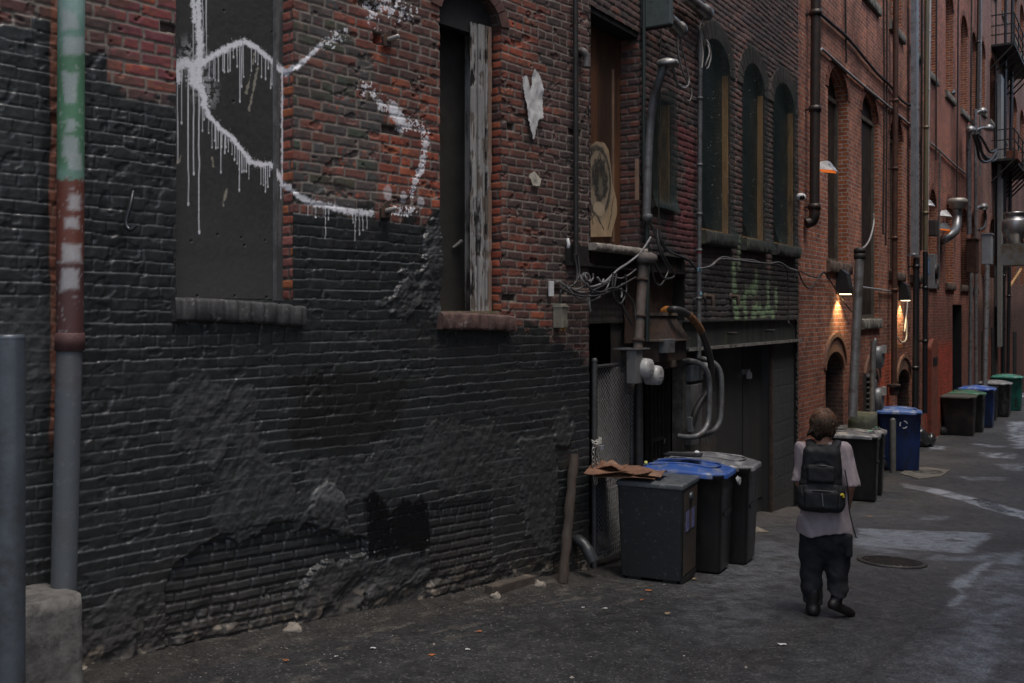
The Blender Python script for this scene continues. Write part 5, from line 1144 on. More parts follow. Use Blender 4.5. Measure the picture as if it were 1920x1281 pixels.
mb = MB(); mb.box(FB, u1, u1 + .16, .0, .08, z0 + .1, z1 - .02); mb.box(FB, u1 + .1, u1 + .28, .0, .06, z0 - .14, z0 + .26); mb.build('backplate', M('brown_grey_box', (.10, .085, .07), .7, .1, .4), t, bev=.004)
MGL = M('white_meter', (.40, .40, .39), .4, 0, .2, 20, .1, 50, (.16, .15, .14), .45, 9)
for x, y, r in ((1221, 691, .108), (1239, 704, .108)):
    q = FB.w(x, y, .34); q = q - FB.n * .13; mb = MB(); mb.lathe(q, FB.n, [(r, -.03), (r * 1.02, .02), (r * .98, .10), (r * .9, .125), (r * .5, .132)], 20); k = mb.build('meter', MGL, t)
    mb = MB(); mb.box(FB, FB.uv(q)[0] - .05, FB.uv(q)[0] + .05, FB.uv(q)[1] + .128, FB.uv(q)[1] + .134, q.z - .035, q.z - .018); mb.build('dial', M('grey_print', (.16, .16, .17), .6), k)
vpipe('conduit', 'dark pipe running from the meter box down behind the bins', 'conduit', FB, 1198, 718, 1198, 905, 8, .12, DKIRON)
# iron hood between the beams with its grey box
t = thing('vent_hood', 'rusty brown sheet iron hood with flange left of the garage lintel', 'hood', tuple(FB.w(1245, 690, .0)))
u0, u1 = FB.at(1216, 660, .02)[0], FB.at(1272, 660, .02)[0]; zz = [FB.at(1245, y, .05)[1] for y in (586, 592, 630, 636, 676)]
mb = MB(); h0, h1 = FB.at(1242, 590, .08)[0], FB.at(1266, 590, .08)[0]
mb.loft([[FB.p(u0 + .1, -.15, zz[3]), FB.p(u0 + .1, .16, zz[3]), FB.p(u1, .16, zz[3]), FB.p(u1, -.15, zz[3])], [FB.p(h0, -.15, zz[1]), FB.p(h0, .07, zz[1]), FB.p(h1, .07, zz[1]), FB.p(h1, -.15, zz[1])]], smooth=False); mb.build('cowl', RUST, t)
mb = MB(); mb.box(FB, h0 - .03, h1 + .03, -.15, .10, zz[1], zz[0]); mb.box(FB, u0, u1 + .04, -.15, .19, zz[3] - .02, zz[3]); mb.build('flange', M('worn_rust_edge', (.14, .11, .09), .8, .2, .4, 9, .3), t)
mb = MB(); mb.box(FB, u0 + .03, u1, -.15, .12, zz[4], zz[3] - .02); mb.build('box', RUST, t)
mb = MB(); a_, b_ = FB.at(1247, 648, .2)[0], FB.at(1263, 648, .2)[0]; mb.box(FB, a_, b_, .12, .22, FB.at(1255, 662, .2)[1], FB.at(1255, 636, .2)[1]); mb.build('switch_box', GALVD, t, bev=.006)
vpipe('conduit', 'grey conduit with red and blue paint marks beside the netted windows', 'conduit', FB, 1313, 58, 1310, 672, 4.6, .07, GALVD, None, (185, 310, 402, 470, 560), mat2=None)
for y, cl, nm in ((471, (.30, .03, .03), 'red'), (505, (.20, .38, .48), 'blue'), (550, (.16, .30, .38), 'blue')):
    a = FB.w(1311, y, .07); mb = MB(); mb.lathe(a, (0, 0, 1), [(.0355, -.022), (.0355, .022)], 12, False); k = mb.build('paint_mark', M('paint_' + nm, cl, .6, 0, .3), [o for o in bpy.data.objects if o.get('label', '').startswith('grey conduit with red')][0])
# flexible conduits looping in front of the garage wall
def hose(name, label, pts, r, mat, n=10): return solo(MB().tube(smoothpath([FB.w(x, y, v) for x, y, v in pts], 6), r, n), name, label, 'conduit', mat)
t = thing('cable_hose', 'black flexible cable hose arching from an orange fitting over the lintel', 'hose', tuple(FB.w(1298, 790, .1)))
MB().tube(smoothpath([FB.w(x, y, v) for x, y, v in ((1253, 582, .08), (1264, 580, .16), (1280, 584, .22), (1296, 595, .25), (1310, 612, .26), (1322, 640, .26), (1331, 670, .26), (1334, 700, .24), (1329, 730, .2), (1313, 755, .14), (1303, 775, .10), (1300, 792, .08))], 6), .042, 10).build('tube', M('black_rubber', (.035, .033, .031), .45, 0, .3, 30, .3, 90), t)
MB().lathe(FB.w(1251, 583, .06), FB.n * 1 - FB.d * .3 + Vector((0, 0, .2)), [(.05, -.06), (.06, 0), (.045, .06)], 10).build('fitting', M('orange_rust', (.40, .15, .03), .7, 0, .4), t)
MB().tube(smoothpath([FB.w(x, y, v) for x, y, v in ((1290, 590, .243), (1298, 597, .252), (1310, 612, .26), (1315, 622, .26))], 4), .0445, 10).build('rust_patch', M('orange_rust_worn', (.17, .075, .03), .7, 0, .5, 20, .3), t)
hose('looped_conduit', 'grey conduit loop curving in front of the meter boxes, nearer of the two loops', [(1283, 677, .02), (1296, 677, .12), (1312, 682, .2), (1325, 696, .25), (1330, 720, .26), (1330, 760, .26), (1328, 790, .26), (1320, 808, .25), (1306, 818, .2), (1290, 820, .1), (1272, 818, -.02)], .034, GALVD)
hose('looped_conduit', 'grey conduit loop reaching further right across the garage wall', [(1312, 672, .02), (1328, 676, .14), (1342, 684, .22), (1351, 700, .27), (1353, 730, .28), (1352, 770, .28), (1349, 792, .27), (1338, 808, .22), (1322, 815, .1), (1308, 818, -.02)], .034, GALVD)
BLUEG = M('blue_grey_box', (.085, .10, .115), .5, .2, .3, 6, .15, 60, (.05, .045, .04), .35, 5)
t = thing('meter_box', 'blue grey meter box with one white meter behind the looped conduits', 'meter', tuple(FB.w(1305, 715, -.1)))
u0, u1 = FB.at(1293, 700, .0)[0], FB.at(1316, 700, .0)[0]; mb = MB(); mb.box(FB, u0, u1, -.16, .02, FB.at(1305, 714, .0)[1], FB.at(1305, 684, .0)[1]); mb.build('box', BLUEG, t, bev=.006)
mb = MB(); q = FB.w(1325, 686, .02); mb.lathe(q, FB.n, [(.10, -.16), (.10, .03), (.08, .05)], 18); mb.build('meter', MGL, t)
t = thing('switch_cabinet', 'tall grey switch cabinet below the blue grey meter box', 'cabinet', tuple(FB.w(1305, 832, -.1)))
mb = MB(); mb.box(FB, u0, FB.at(1314, 780, 0.)[0], -.16, .02, FB.at(1305, 832, .0)[1], FB.at(1305, 720, .0)[1]); mb.build('box', M('pale_grey_box', (.14, .145, .15), .5, .2, .3, 6, .15, 60, (.07, .06, .055), .4, 5), t, bev=.006)
mb = MB(); a_ = FB.at(1292, 800, .05)[0]; mb.box(FB, a_, a_ + .13, .02, .09, FB.at(1297, 810, .05)[1], FB.at(1297, 781, .05)[1]); mb.build('conduit_body', GALVD, t, bev=.01)
# top of building B: green box, pipe stubs
t = thing('equipment_box', 'green grey equipment box high on the wall at the top edge', 'box', tuple(FB.w(1240, 30, .15)))
u0, u1 = FB.at(1222, 10, .1)[0], FB.at(1257, 10, .36)[0]; mb = MB(); mb.box(FB, u0, u1, .0, .36, FB.at(1240, 34, .36)[1], 6.9); mb.build('case', M('green_grey_paint', (.10, .125, .118), .5, .2, .3, 4, .1, 60, (.05, .05, .045), .4, 4), t, bev=.01)
mb = MB(); mb.box(FB, u0 + .01, u1 - .01, .01, .35, FB.at(1240, 34, .36)[1] - .01, FB.at(1240, 34, .36)[1] + .001); mb.build('base', M('near_black', None), t)
def stub(label, x0, y0, x1, y1, v, r, loops):
    a, b = FB.w(x0, y0, v), FB.w(x1, y1, v); t = thing('pipe_stub', label, 'pipe', tuple(b)); d = (b - a).normalized(); L = (b - a).length
    mb = MB(); mb.lathe(a, d, [(r, 0), (r, L * .8), (r * 1.25, L * .82), (r * 1.25, L), (r * 1.0, L), (r * .95, L - .1)], 16); mb.build('tube', M('dull_steel_pipe', (.30, .29, .27), .35, .7, .3, 9, .15, 60, (.12, .10, .08), .35, 6), t)
    for pts in loops: MB().tube(smoothpath([FB.w(*p) for p in pts], 6), .011, 6).build('wire', M('old_grey_wire', (.14, .135, .13), .5, 0, .35, 20, .1), t)
stub('open ended steel pipe stub at the top edge trailing a loop of wires', 1282, -8, 1326, 26, .12, .075, [[(1322, 30, .12), (1312, 50, .12), (1314, 75, .12), (1318, 100, .15), (1316, 128, .18)], [(1324, 75, .1), (1330, 85, .15), (1333, 105, .16), (1328, 126, .17), (1322, 126, .2), (1330, 100, .22), (1326, 80, .1)]])
stub('short steel pipe end with hanging cables beside the green grey box', 1254, 36, 1276, 58, .16, .075, [[(1270, 58, .16), (1271, 90, .17), (1274, 112, .18), (1282, 140, .2), (1290, 158, .2), (1284, 163, .2), (1278, 162, .2)], [(1273, 60, .16), (1280, 95, .17), (1287, 125, .18), (1292, 152, .2), (1286, 165, .21), (1276, 163, .22), (1268, 150, .26), (1264, 130, .30), (1260, 120, .33)], [(1258, 121, .33), (1265, 145, .28), (1270, 158, .25), (1276, 160, .23)]])
WIRE = M('old_grey_wire', None); WIRED = M('black_wire', (.03, .03, .03), .5, 0, .3)
def cable(label, lines_, mat=WIRED, r=.010, fr=FB, name='cable', group=None):
    mb = MB()
    for pts in lines_: mb.tube(smoothpath([fr.w(*p) for p in pts], 6), r, 6)
    return solo(mb, name, label, 'cable', mat, group)
cable('thin dark loop of cable hanging right of the small netted window', [[(1280, 172, .06), (1284, 185, .06), (1292, 190, .07), (1297, 180, .07), (1296, 165, .06)]], WIRE, .008)
cable('thin black wire dropping from the green grey box past the mast', [[(1241, 36, .12), (1239, 80, .12), (1237, 130, .12), (1238, 200, .1), (1236, 300, .1), (1235, 420, .1)]], WIRED, .008)
cable('pale cable sweeping from the mast foot down to the tangle over the doorway', [[(1220, 445, .2), (1214, 455, .2), (1200, 475, .2), (1180, 492, .16), (1160, 505, .12), (1148, 516, .1), (1135, 528, .1), (1115, 537, .1), (1100, 538, .1)]], M('pale_cable', (.17, .17, .17), .5, 0, .2), .013)
cable('tangle of grey wires drooping across the entry under the steel beam', [[(1042, 530, .06), (1050, 528, .08), (1065, 540, .1), (1085, 542, .1), (1110, 525, .1), (1112, 513, .1)], [(1042, 528, .06), (1060, 536, .1), (1078, 555, .12), (1092, 562, .14), (1110, 564, .14), (1125, 556, .14), (1138, 540, .12), (1145, 520, .1)], [(1060, 545, .08), (1085, 548, .12), (1120, 548, .14), (1150, 545, .14), (1168, 532, .12)], [(1148, 518, .1), (1165, 522, .12), (1180, 515, .14), (1193, 505, .2)]], WIRE, .0095)
cable('second fan of thin black wires sagging between the beige box and the service pipe', [[(1050, 540, .08), (1075, 552, .14), (1100, 556, .17), (1130, 552, .18), (1160, 538, .17), (1192, 520, .2)], [(1060, 536, .08), (1090, 550, .15), (1120, 541, .16), (1142, 528, .15)], [(1095, 518, .1), (1105, 540, .16), (1125, 548, .18), (1150, 540, .18), (1172, 548, .18), (1188, 570, .2), (1192, 600, .22)], [(1165, 568, .17), (1175, 590, .2), (1186, 610, .22)]], WIRED, .010)
cable('pale wire ends dangling from the tangle above the doorway', [[(1106, 552, .15), (1105, 570, .16), (1107, 584, .16)], [(1164, 540, .17), (1166, 552, .18), (1165, 558, .18)], [(1120, 520, .14), (1128, 530, .16), (1132, 524, .16)]], M('pale_cable', None), .011)
cable('black coil of cable hanging under the steel beam beside the service pipe', [[(1150, 512, .16), (1148, 540, .16), (1153, 560, .17), (1163, 570, .17), (1172, 555, .17), (1175, 535, .16), (1172, 515, .15)], [(1156, 514, .14), (1152, 545, .14), (1160, 565, .14)]], WIRED, .013)
cable('small knot of wires left of the entry tangle', [[(1088, 515, .1), (1092, 527, .12), (1100, 532, .13), (1106, 524, .12), (1102, 514, .12), (1094, 514, .11), (1092, 524, .1)], [(1096, 512, .12), (1100, 525, .14), (1108, 530, .12)]], WIRE, .011)
cable('twisted black wires running from the corner conduit to the beige box', [[(1076, 476, .06), (1082, 505, .08), (1080, 530, .1), (1068, 538, .08), (1052, 545, .07), (1050, 572, .06)], [(1084, 476, .06), (1086, 515, .09), (1076, 534, .1)]], WIRED, .011, FA)
cable('black cables looping down from the mast boot to the service pipe cap', [[(1215, 415, .12), (1224, 428, .14), (1230, 445, .16), (1240, 480, .2), (1252, 505, .22), (1248, 520, .22), (1238, 535, .22), (1228, 528, .22), (1222, 505, .22), (1220, 490, .24)], [(1232, 430, .14), (1236, 460, .18), (1250, 490, .22), (1262, 510, .22), (1262, 520, .22), (1245, 522, .22), (1233, 505, .22), (1226, 488, .24)], [(1236, 432, .14), (1240, 455, .16), (1248, 470, .16)]], WIRED, .013)
cable('black cable stepping from the mast over to the grey conduit with paint marks', [[(1236, 440, .12), (1250, 468, .12), (1268, 478, .1), (1288, 486, .08), (1300, 498, .08), (1306, 506, .08)]], WIRED, .014)
cable('twisted grey cable strung under the netted windows', [[(1312, 506, .09), (1330, 500, .09), (1342, 490, .09), (1356, 482, .09), (1380, 486, .09), (1412, 488, .09), (1438, 497, .09), (1452, 495, .09), (1470, 500, .09), (1494, 507, .09)], [(1312, 504, .10), (1335, 498, .10), (1350, 486, .10), (1385, 488, .10), (1440, 494, .10), (1462, 492, .10), (1480, 503, .1), (1497, 508, .1)]], WIRE, .010)
cable('black drop wire hanging past the end of the garage lintel', [[(1470, 498, .1), (1477, 515, .1), (1478, 560, .1), (1478, 600, .1), (1480, 606, .12), (1486, 612, .12)]], WIRED, .010)
cable('black cable drooping across the brick from the garage to the first wall lamp', [[(1497, 508, .08), (1503, 525, .08), (1512, 538, .08), (1520, 540, .08), (1532, 525, .08), (1544, 510, .08), (1552, 522, .08)], [(1500, 508, .06), (1520, 518, .06), (1536, 520, .06), (1544, 511, .06)], [(1548, 512, .07), (1565, 540, .07), (1585, 570, .07), (1604, 592, .07)]], WIRED, .012)
t = thing('security_camera', 'small white dome security camera at the joint of the brown and red walls', 'camera', tuple(FB.w(1500, 374, .1)))
mb = MB(); mb.lathe(FB.w(1497, 370, .0), FB.n, [(.05, 0), (.05, .1), (.03, .12)], 12); mb.build('arm', M('white_plastic', None), t)
mb = MB(); mb.blob(FB.w(1501, 369, .16), (.07, .07, .06), 1, 12, 0); mb.build('housing', M('white_plastic', None), t); mb = MB(); mb.blob(FB.w(1503.5, 370.5, .19), (.045, .045, .045), 1, 10, 0); mb.build('dome', M('black_glass', (.01, .01, .01), .1), t)
for x, y, nm in ((1322, 556, 'left'), (1370, 556, 'right')):
    q = FB.w(x, y); t = thing('wall_bracket', nm + ' of two rusty pipe brackets on the painted brick over the garage', 'bracket', tuple(q)); MB().tube([q, q + FB.n * .1, q + FB.n * .11 - Vector((0, 0, .12))], .03, 8).build('arm', RUST, t); MB().lathe(q, FB.n, [(.05, 0), (.05, .02)], 10).build('flange', M('cast_cap', None), t)
def depth_for(x0, x1):
    u = BX(x0); P = FB.p(u, 0, 0); r = (x1 - CX) / F_PX; n = FB.n; return u, (r * P.y - P.x) / (n.x - r * n.y)
# ------------------------------------------------------------------ fittings of the red row
BROWNP = M('brown_iron_pipe', (.085, .042, .030), .6, .3, .35, 5, .3, 50, (.14, .065, .035), .3, 4)
t = vpipe('downpipe', 'black brown cast iron downpipe ending above the first orange lamp', 'pipe', FB, 1530, -20, 1527, 392, 9.5, .16, M('black_brown_iron', (.042, .032, .028), .5, .3, .35, 5, .3, 50, (.08, .045, .03), .3, 4), None, (25, 205, 388))
mb = MB(); a = FB.w(1527, 392, .16); mb.tube(smoothpath([a, a - Vector((0, 0, .10)) , a - Vector((0, 0, .2)) - FB.n * .04, a - Vector((0, 0, .24)) - FB.n * .12 - FB.d * .05], 5), .09, 12); mb.build('elbow', M('black_brown_iron', None), t)
t = vpipe('downpipe', 'rusty brown downpipe between the tall arched windows of the red building', 'pipe', FB, 1680, -20, 1676, 722, 5.2, .14, BROWNP, None, (190, 318, 448, 545))
mb = MB(); q = FB.w(1676, 728, .14); mb.lathe(q, (0, 0, 1), [(.08, -.16), (.10, -.10), (.10, .02), (.14, .04), (.14, .09), (.07, .1)], 12); mb.box(FB, FB.uv(q)[0] - .16, FB.uv(q)[0] + .16, .1, .18, q.z + .03, q.z + .08); mb.build('valve', RUST, t)
vpipe('vent_duct', 'pale grey square duct, leftmost of the pipe bundle', 'duct', FB, 1717, -20, 1714, 482, 5, .16, M('pale_blue_grey', (.27, .29, .31), .5, .3, .2, 5, .1, 60, (.17, .17, .17), .3, 4), None, (205, 330, 478), rect=True)
vpipe('pipe', 'thick black pipe under the pale grey square duct', 'pipe', FB, 1718, 484, 1716, 772, 5.6, .18, M('black_plastic_pipe', (.016, .018, .022), .35, 0, .3), None, (500, 690))
vpipe('pipe', 'tall yellowish pipe in the pipe bundle', 'pipe', FB, 1738, -20, 1735, 470, 4.4, .16, M('yellow_grey_pipe', (.20, .165, .10), .5, .3, .35, 4, .2, 50, (.10, .10, .09), .4, 2, stretch=(1, 1, .3)), None, (240, 400))
vpipe('pipe', 'black pipe continuing below the yellowish pipe', 'pipe', FB, 1735, 472, 1734, 775, 4.6, .16, M('black_plastic_pipe', None), None, (540, 640))
vpipe('conduit', 'thin white conduit, rightmost of the pipe bundle', 'conduit', FB, 1744, -20, 1738, 440, 2.2, .17, M('white_conduit', (.46, .46, .47), .45, .2, .2), None, (60, 170, 345))
vpipe('conduit', 'slim dark conduit between the duct and the yellowish pipe', 'conduit', FB, 1729, -20, 1727, 470, 2., .1, DKIRON)
# grey post on a mossy block, gas meters
q = FB.at(1607, 780, .55); P0 = FB.p(q[0], .55, 0); zb = FB.at(1600, 782, .55)[1]
u0 = FB.at(1591, 800, .38)[0]; u1 = u0 + .75
block_rough('concrete_block', 'mossy concrete block under the tall grey post by the red wall', 'block', [FB.p(u0, .36, 0), FB.p(u0, .72, 0), FB.p(u1, .72, 0), FB.p(u1, .36, 0)], gz(*P0.xy) - .1, zb, M('mossy_concrete', (.085, .085, .07), .9, 0, .35, 8, .6, 45, (.03, .042, .012), .6, 3), 9, .006, 6)
t = vpipe('utility_post', 'tall grey steel post with a ringed cap on the mossy block', 'post', FB, 1612, 478, 1598, 782, 8.6, .55, M('scuffed_grey_post', (.18, .18, .18), .45, .4, .3, 5, .15, 50, (.10, .09, .085), .4, 4), None, ())
a = FB.w(1612, 474, .55); tt = thing('post_cap', 'ringed dark cap on top of the tall grey post', 'cap', tuple(a)); MB().lathe(a, (0, 0, 1), [(.09, -.12), (.105, -.10), (.105, -.02), (.085, -.01), (.105, .0), (.105, .06), (.06, .09)], 14).build('ring', DKIRON, tt)
t = thing('gas_meter', 'pair of grey gas meters stacked on a thin upright pipe', 'gas meter', tuple(FB.w(1637, 805, .3)))
MB().tube([FB.w(1638, 640, .32), FB.w(1634, 808, .32)], .055, 10).build('riser', GALVD, t)
for y in (668, 746):
    c = FB.w(1644, y, .34); mb = MB(); mb.loft([[c + FB.d * x * k + Vector((0, 0, z * k)) + FB.n * v for x, z in ((-.19, -.13), (-.2, .1), (-.12, .2), (.12, .2), (.2, .1), (.19, -.13), (.08, -.24), (-.08, -.24))] for v, k in ((-.1, .8), (-.06, 1), (.08, 1), (.12, .75))]); k = mb.build('meter', M('gas_meter_grey', (.19, .20, .21), .45, .3, .25, 8, .1), t)
    MB().box(FB, FB.uv(c)[0] - .1, FB.uv(c)[0] + .12, .44, .5, c.z + .06, c.z + .22).build('dial', M('pale_dial', (.38, .38, .37), .4), k)
    MB().tube(smoothpath([c + Vector((0, 0, .18)) - FB.d * .1, c + Vector((0, 0, .34)) - FB.d * .12, FB.w(1638, y - 14, .32)], 4), .03, 8).build('pipe', GALVD, t)
# small slab over the middle window base
# lamps
def wall_lamp(label, x, y, k=1.):
    c = FB.w(x, y, .0); t = thing('wall_lamp', label, 'lamp', tuple(c)); u = FB.uv(c)[0]; z = c.z; mb = MB()
    o = [(0, .24), (.10, .25), (.19, .17), (.24, -.10), (.24, -.20), (0, -.20)]
    mb.prism([FB.p(u - .15 * k, v * k, z + h * k) for v, h in o], FB.d * .30 * k); mb.build('housing', M('black_lamp', (.03, .03, .03), .4, .2, .3), t, bev=.012)
    mb = MB(); mb.box(FB, u - .11 * k, u + .11 * k, .05 * k, .22 * k, z - .215 * k, z - .203 * k); mb.build('lens', MEMIT('warm_glow', (1., .80, .45), 6.), t)
    l = bpy.data.lights.new('lamp_light', 'SPOT'); l.energy = 60; l.color = (1, .72, .35); l.spot_size = math.radians(110); l.spot_blend = .6; l.shadow_soft_size = .05
    o = bpy.data.objects.new('lamp_light', l); COL.objects.link(o); o.parent = t; o.location = FB.n * .20 + Vector((0, 0, -.24)); o.rotation_euler = (Vector((0, 0, 1)) + FB.n * .35).to_track_quat('Z', 'Y').to_euler()
    return t
wall_lamp('lit black wall lamp glowing warm over the arched doorway, the nearer lit one', 1571, 531)
wall_lamp('lit black wall lamp glowing warm right of the rusty brown downpipe', 1687, 548, .95)
def flood(label, x, y, lit, v=.55, k=1., yaw=0.):
    c = FB.w(x, y, v * .5); t = thing('floodlight', label, 'floodlight', tuple(c)); u, vv = FB.uv(c); z = c.z; mb = MB()
    r0 = [FB.p(u + a * .16 * k, vv + b * .10 * k, z + .18 * k) for a, b in ((-1, -1), (1, -1), (1, 1), (-1, 1))]; r1 = [FB.p(u + a * .30 * k, vv + (b * .26 + .05) * k, z - .10 * k - b * .02) for a, b in ((-1, -1), (1, -1), (1, 1), (-1, 1))]
    mb.loft([r1, r0], smooth=False); mb.build('shade', M('white_metal_shade', (.62, .63, .64), .4, .4, .25, 9, .1, 60, (.15, .15, .16), .4, 6) if lit != 'dark' else M('slate_shade', (.10, .11, .12), .4, .4, .3), t)
    MB().tube([FB.p(u, 0, z + .06), FB.p(u, vv, z + .1)], .035 * k, 8).build('arm', DKIRON, t)
    if lit:
        mb = MB(); mb.loft([[FB.p(u + a * .25 * k, vv + (b * .21 + .05) * k, z - .105 * k - b * .02 - d) for a, b in ((-1, -1), (1, -1), (1, 1), (-1, 1))] for d in (.035 * k, .0)], smooth=False)
        mb.build('bulb', MEMIT('orange_glow', (1., .22, .03), .55), t)
    return t
flood('white shaded floodlight glowing orange beside the black brown downpipe', 1548, 314, True, .35, .56)
flood('grey shaded floodlight glowing orange by the steel vent duct', 1770, 426, 'dark', .3, .62)
flood('unlit white floodlight above the orange one by the steel vent duct', 1771, 402, False, .3, .6)
flood('unlit white floodlight behind the thin white conduit', 1740, 382, False, .3, .5)
LCAB = M('pale_conduit_paint', (.36, .35, .34), .5, .2, .3)
cable('light grey conduit sloping across the red brick over the tall windows', [[(1533, 320, .04), (1533, 130, .04), (1535, 100, .04), (1540, 93, .04), (1548, 98, .04), (1600, 145, .04), (1660, 195, .04), (1708, 236, .04)]], LCAB, .028, name='conduit')
cable('black cable sagging across the upper red brick', [[(1538, 26, .05), (1560, 45, .05), (1584, 66, .05), (1604, 88, .05), (1620, 108, .05), (1645, 138, .05), (1668, 160, .05), (1690, 188, .05), (1708, 199, .05)]], WIRED, .030)
cable('silver conduit running level from the first wall lamp', [[(1580, 535, .05), (1602, 537, .05), (1640, 542, .05), (1678, 548, .05)]], M('silver_conduit', (.5, .5, .5), .35, .5, .15), .022, name='conduit')
cable('thin black drop wire down the red brick near the top', [[(1585, -10, .03), (1586, 60, .03), (1587, 118, .03)]], WIRED, .018)
cable('pair of thin black wires beside the rusty brown downpipe', [[(1657, -10, .03), (1658, 200, .03), (1656, 440, .03)], [(1663, -10, .03), (1663, 200, .03), (1661, 460, .03)]], WIRED, .018)
cable('white wire hanging from the second lit wall lamp', [[(1703, 555, .06), (1700, 585, .06), (1697, 612, .06), (1696, 622, .06)], [(1700, 600, .05), (1699, 635, .05), (1690, 642, .05), (1682, 632, .05)]], LCAB, .02)
cable('wire looping from the ringed post cap to the wall', [[(1614, 468, .5), (1624, 460, .35), (1632, 445, .2), (1638, 420, .06), (1638, 400, .04)]], LCAB, .018)
cable('thin conduit sloping across the deep red brick', [[(1744, 268, .05), (1762, 283, .05), (1785, 305, .05), (1815, 330, .05)]], LCAB, .03, name='conduit')
vpipe('conduit', 'thin upright conduit running down to the orange floodlight by the duct', 'conduit', FB, 1762, 284, 1760, 545, 1.6, .06, GALVD)
for x0, y0, x1, y1, lb in ((1756, -20, 1755, 300, 'thin black downlead right of the white conduit'), (1797, -20, 1794, 380, 'thin grey conduit above the capped duct'), (1822, -20, 1820, 232, 'thin black conduit above the grey service mast'), (1868, -20, 1864, 480, 'thin dark conduit left of the narrow white duct')):
    vpipe('conduit', lb, 'conduit', FB, x0, y0, x1, y1, 1.5, .08, DKIRON)
t = thing('electric_cabinet', 'grey electrical cabinet with a blue sticker beside the pipe bundle', 'cabinet', tuple(FB.w(1748, 540, .2)))
u0, dv = depth_for(1734, 1752); u1 = u0 + .45; z0, z1 = FB.at(1742, 541, dv / 2)[1], FB.at(1742, 476, dv / 2)[1]
mb = MB(); mb.box(FB, u0, u1, .0, dv, z0, z1); mb.build('case', M('cabinet_grey', (.25, .26, .27), .5, .3, .2, 5, .1, 60, (.15, .15, .15), .3, 4), t, bev=.012)
mb = MB(); mb.lathe(FB.p(u1 - .22, dv + .0, (z0 + z1) / 2), FB.n, [(.2, -.01), (.2, .04), (.15, .06)], 16); mb.build('hatch', DKIRON, t)
mb = MB(); mb.box(FB, u0 - .006, u0 + .01, dv * .12, dv * .52, FB.at(1738, 514, .1)[1], FB.at(1738, 484, .1)[1]); st = mb.build('sticker', M('blue_sticker', (.06, .20, .40), .4, 0, .1), t)
mb = MB()
for k in range(3): mb.box(FB, u0 - .010, u0 - .006, dv * (.20 + .09 * k), dv * (.24 + .09 * k), FB.at(1738, 511, .1)[1], FB.at(1738, 488, .1)[1] - .05 * (k % 2))
mb.build('lettering', M('white_print', (.6, .62, .65), .5, 0, .1), st)
STEELD = M('bright_steel_duct', (.26, .27, .28), .4, .7, .25, 4, .1, 50, (.22, .21, .20), .35, 5)
t = thing('vent_duct', 'bent galvanised vent duct with a capped chimney on the deep red wall', 'duct', tuple(FB.w(1782, 452, .2)))
MB().tube(smoothpath([FB.w(1766, 452, .0), FB.w(1770, 449, .15), FB.w(1783, 440, .32), FB.w(1792, 430, .38), FB.w(1795, 410, .38), FB.w(1795, 392, .38)], 5), .125, 14).build('tube', STEELD, t)
MB().lathe(FB.w(1795, 388, .38), (0, 0, 1), [(.16, -.06), (.22, -.02), (.22, .06), (.27, .1), (.27, .2), (.2, .24)], 16).build('cap', M('pale_cap', (.36, .34, .30), .5, .4, .2), t)
mb = MB(); u0, dv = depth_for(1741, 1754); mb.box(FB, u0, u0 + .5, .0, dv, FB.at(1748, 442, dv / 2)[1], FB.at(1748, 412, dv / 2)[1]); solo(mb, 'air_conditioner', 'small dark air conditioner box under a white shelf on the deep red wall', 'air conditioner', M('dark_ac', (.05, .045, .042), .6, .2, .3), None, .02)
# service masts on the deep red wall
HEAD = M('cast_aluminium', None)
def mast(label, x0, y0, y1, v, rpx, head, hang):
    a, b = FB.w(x0, y0, v), FB.w(x0 + 1, y1, v); t = thing('service_mast', label, 'mast', tuple(b)); r = rpx / F_PX * a.y
    MB().tube([a, b], r, 10).build('tube', GALV, t)
    for hx, hy in head:
        c = FB.w(hx, hy, v + .1); mb = MB(); mb.tube(smoothpath([FB.w(x0, hy + 4, v), FB.w((x0 + hx) / 2, hy, v + .05), c], 4), r * .8, 8); mb.loft([[c + Vector((0, 0, z)) + FB.d * .26 * w_ * math.cos(q) + FB.n * .16 * w_ * math.sin(q) for q in (k * math.pi / 4 for k in range(8))] for z, w_ in ((-.10, .75), (-.03, 1), (.07, .8), (.13, .3))]); mb.build('weatherhead', HEAD, t)
    mb = MB()
    for pts in hang: mb.tube(smoothpath([FB.w(x, y, vv) for x, y, vv in pts], 5), .045, 6)
    if hang: mb.build('wires', WIRED, t)
    return t
mast('grey service mast with weatherheads and a black bunch of looping wires', 1816, 235, 440, .2, 4.4, [(1820, 244)], [[(1826, 248, .5), (1836, 265, .5), (1842, 290, .5), (1852, 302, .5), (1866, 300, .5), (1872, 288, .5)], [(1824, 250, .6), (1832, 275, .6), (1836, 296, .6), (1846, 304, .6), (1858, 300, .6), (1868, 285, .6)], [(1828, 246, .5), (1842, 262, .5), (1856, 285, .5), (1870, 280, .5)], [(1830, 250, .55), (1838, 280, .55), (1850, 296, .55), (1862, 297, .55)]])
mast('dark mast with two side weatherheads in front of the fire escape', 1829, 205, 800, .15, 3.2, [(1842, 209), (1854, 240), (1844, 388)], [[(1846, 392, .5), (1848, 410, .5), (1846, 425, .5), (1836, 432, .5)]])
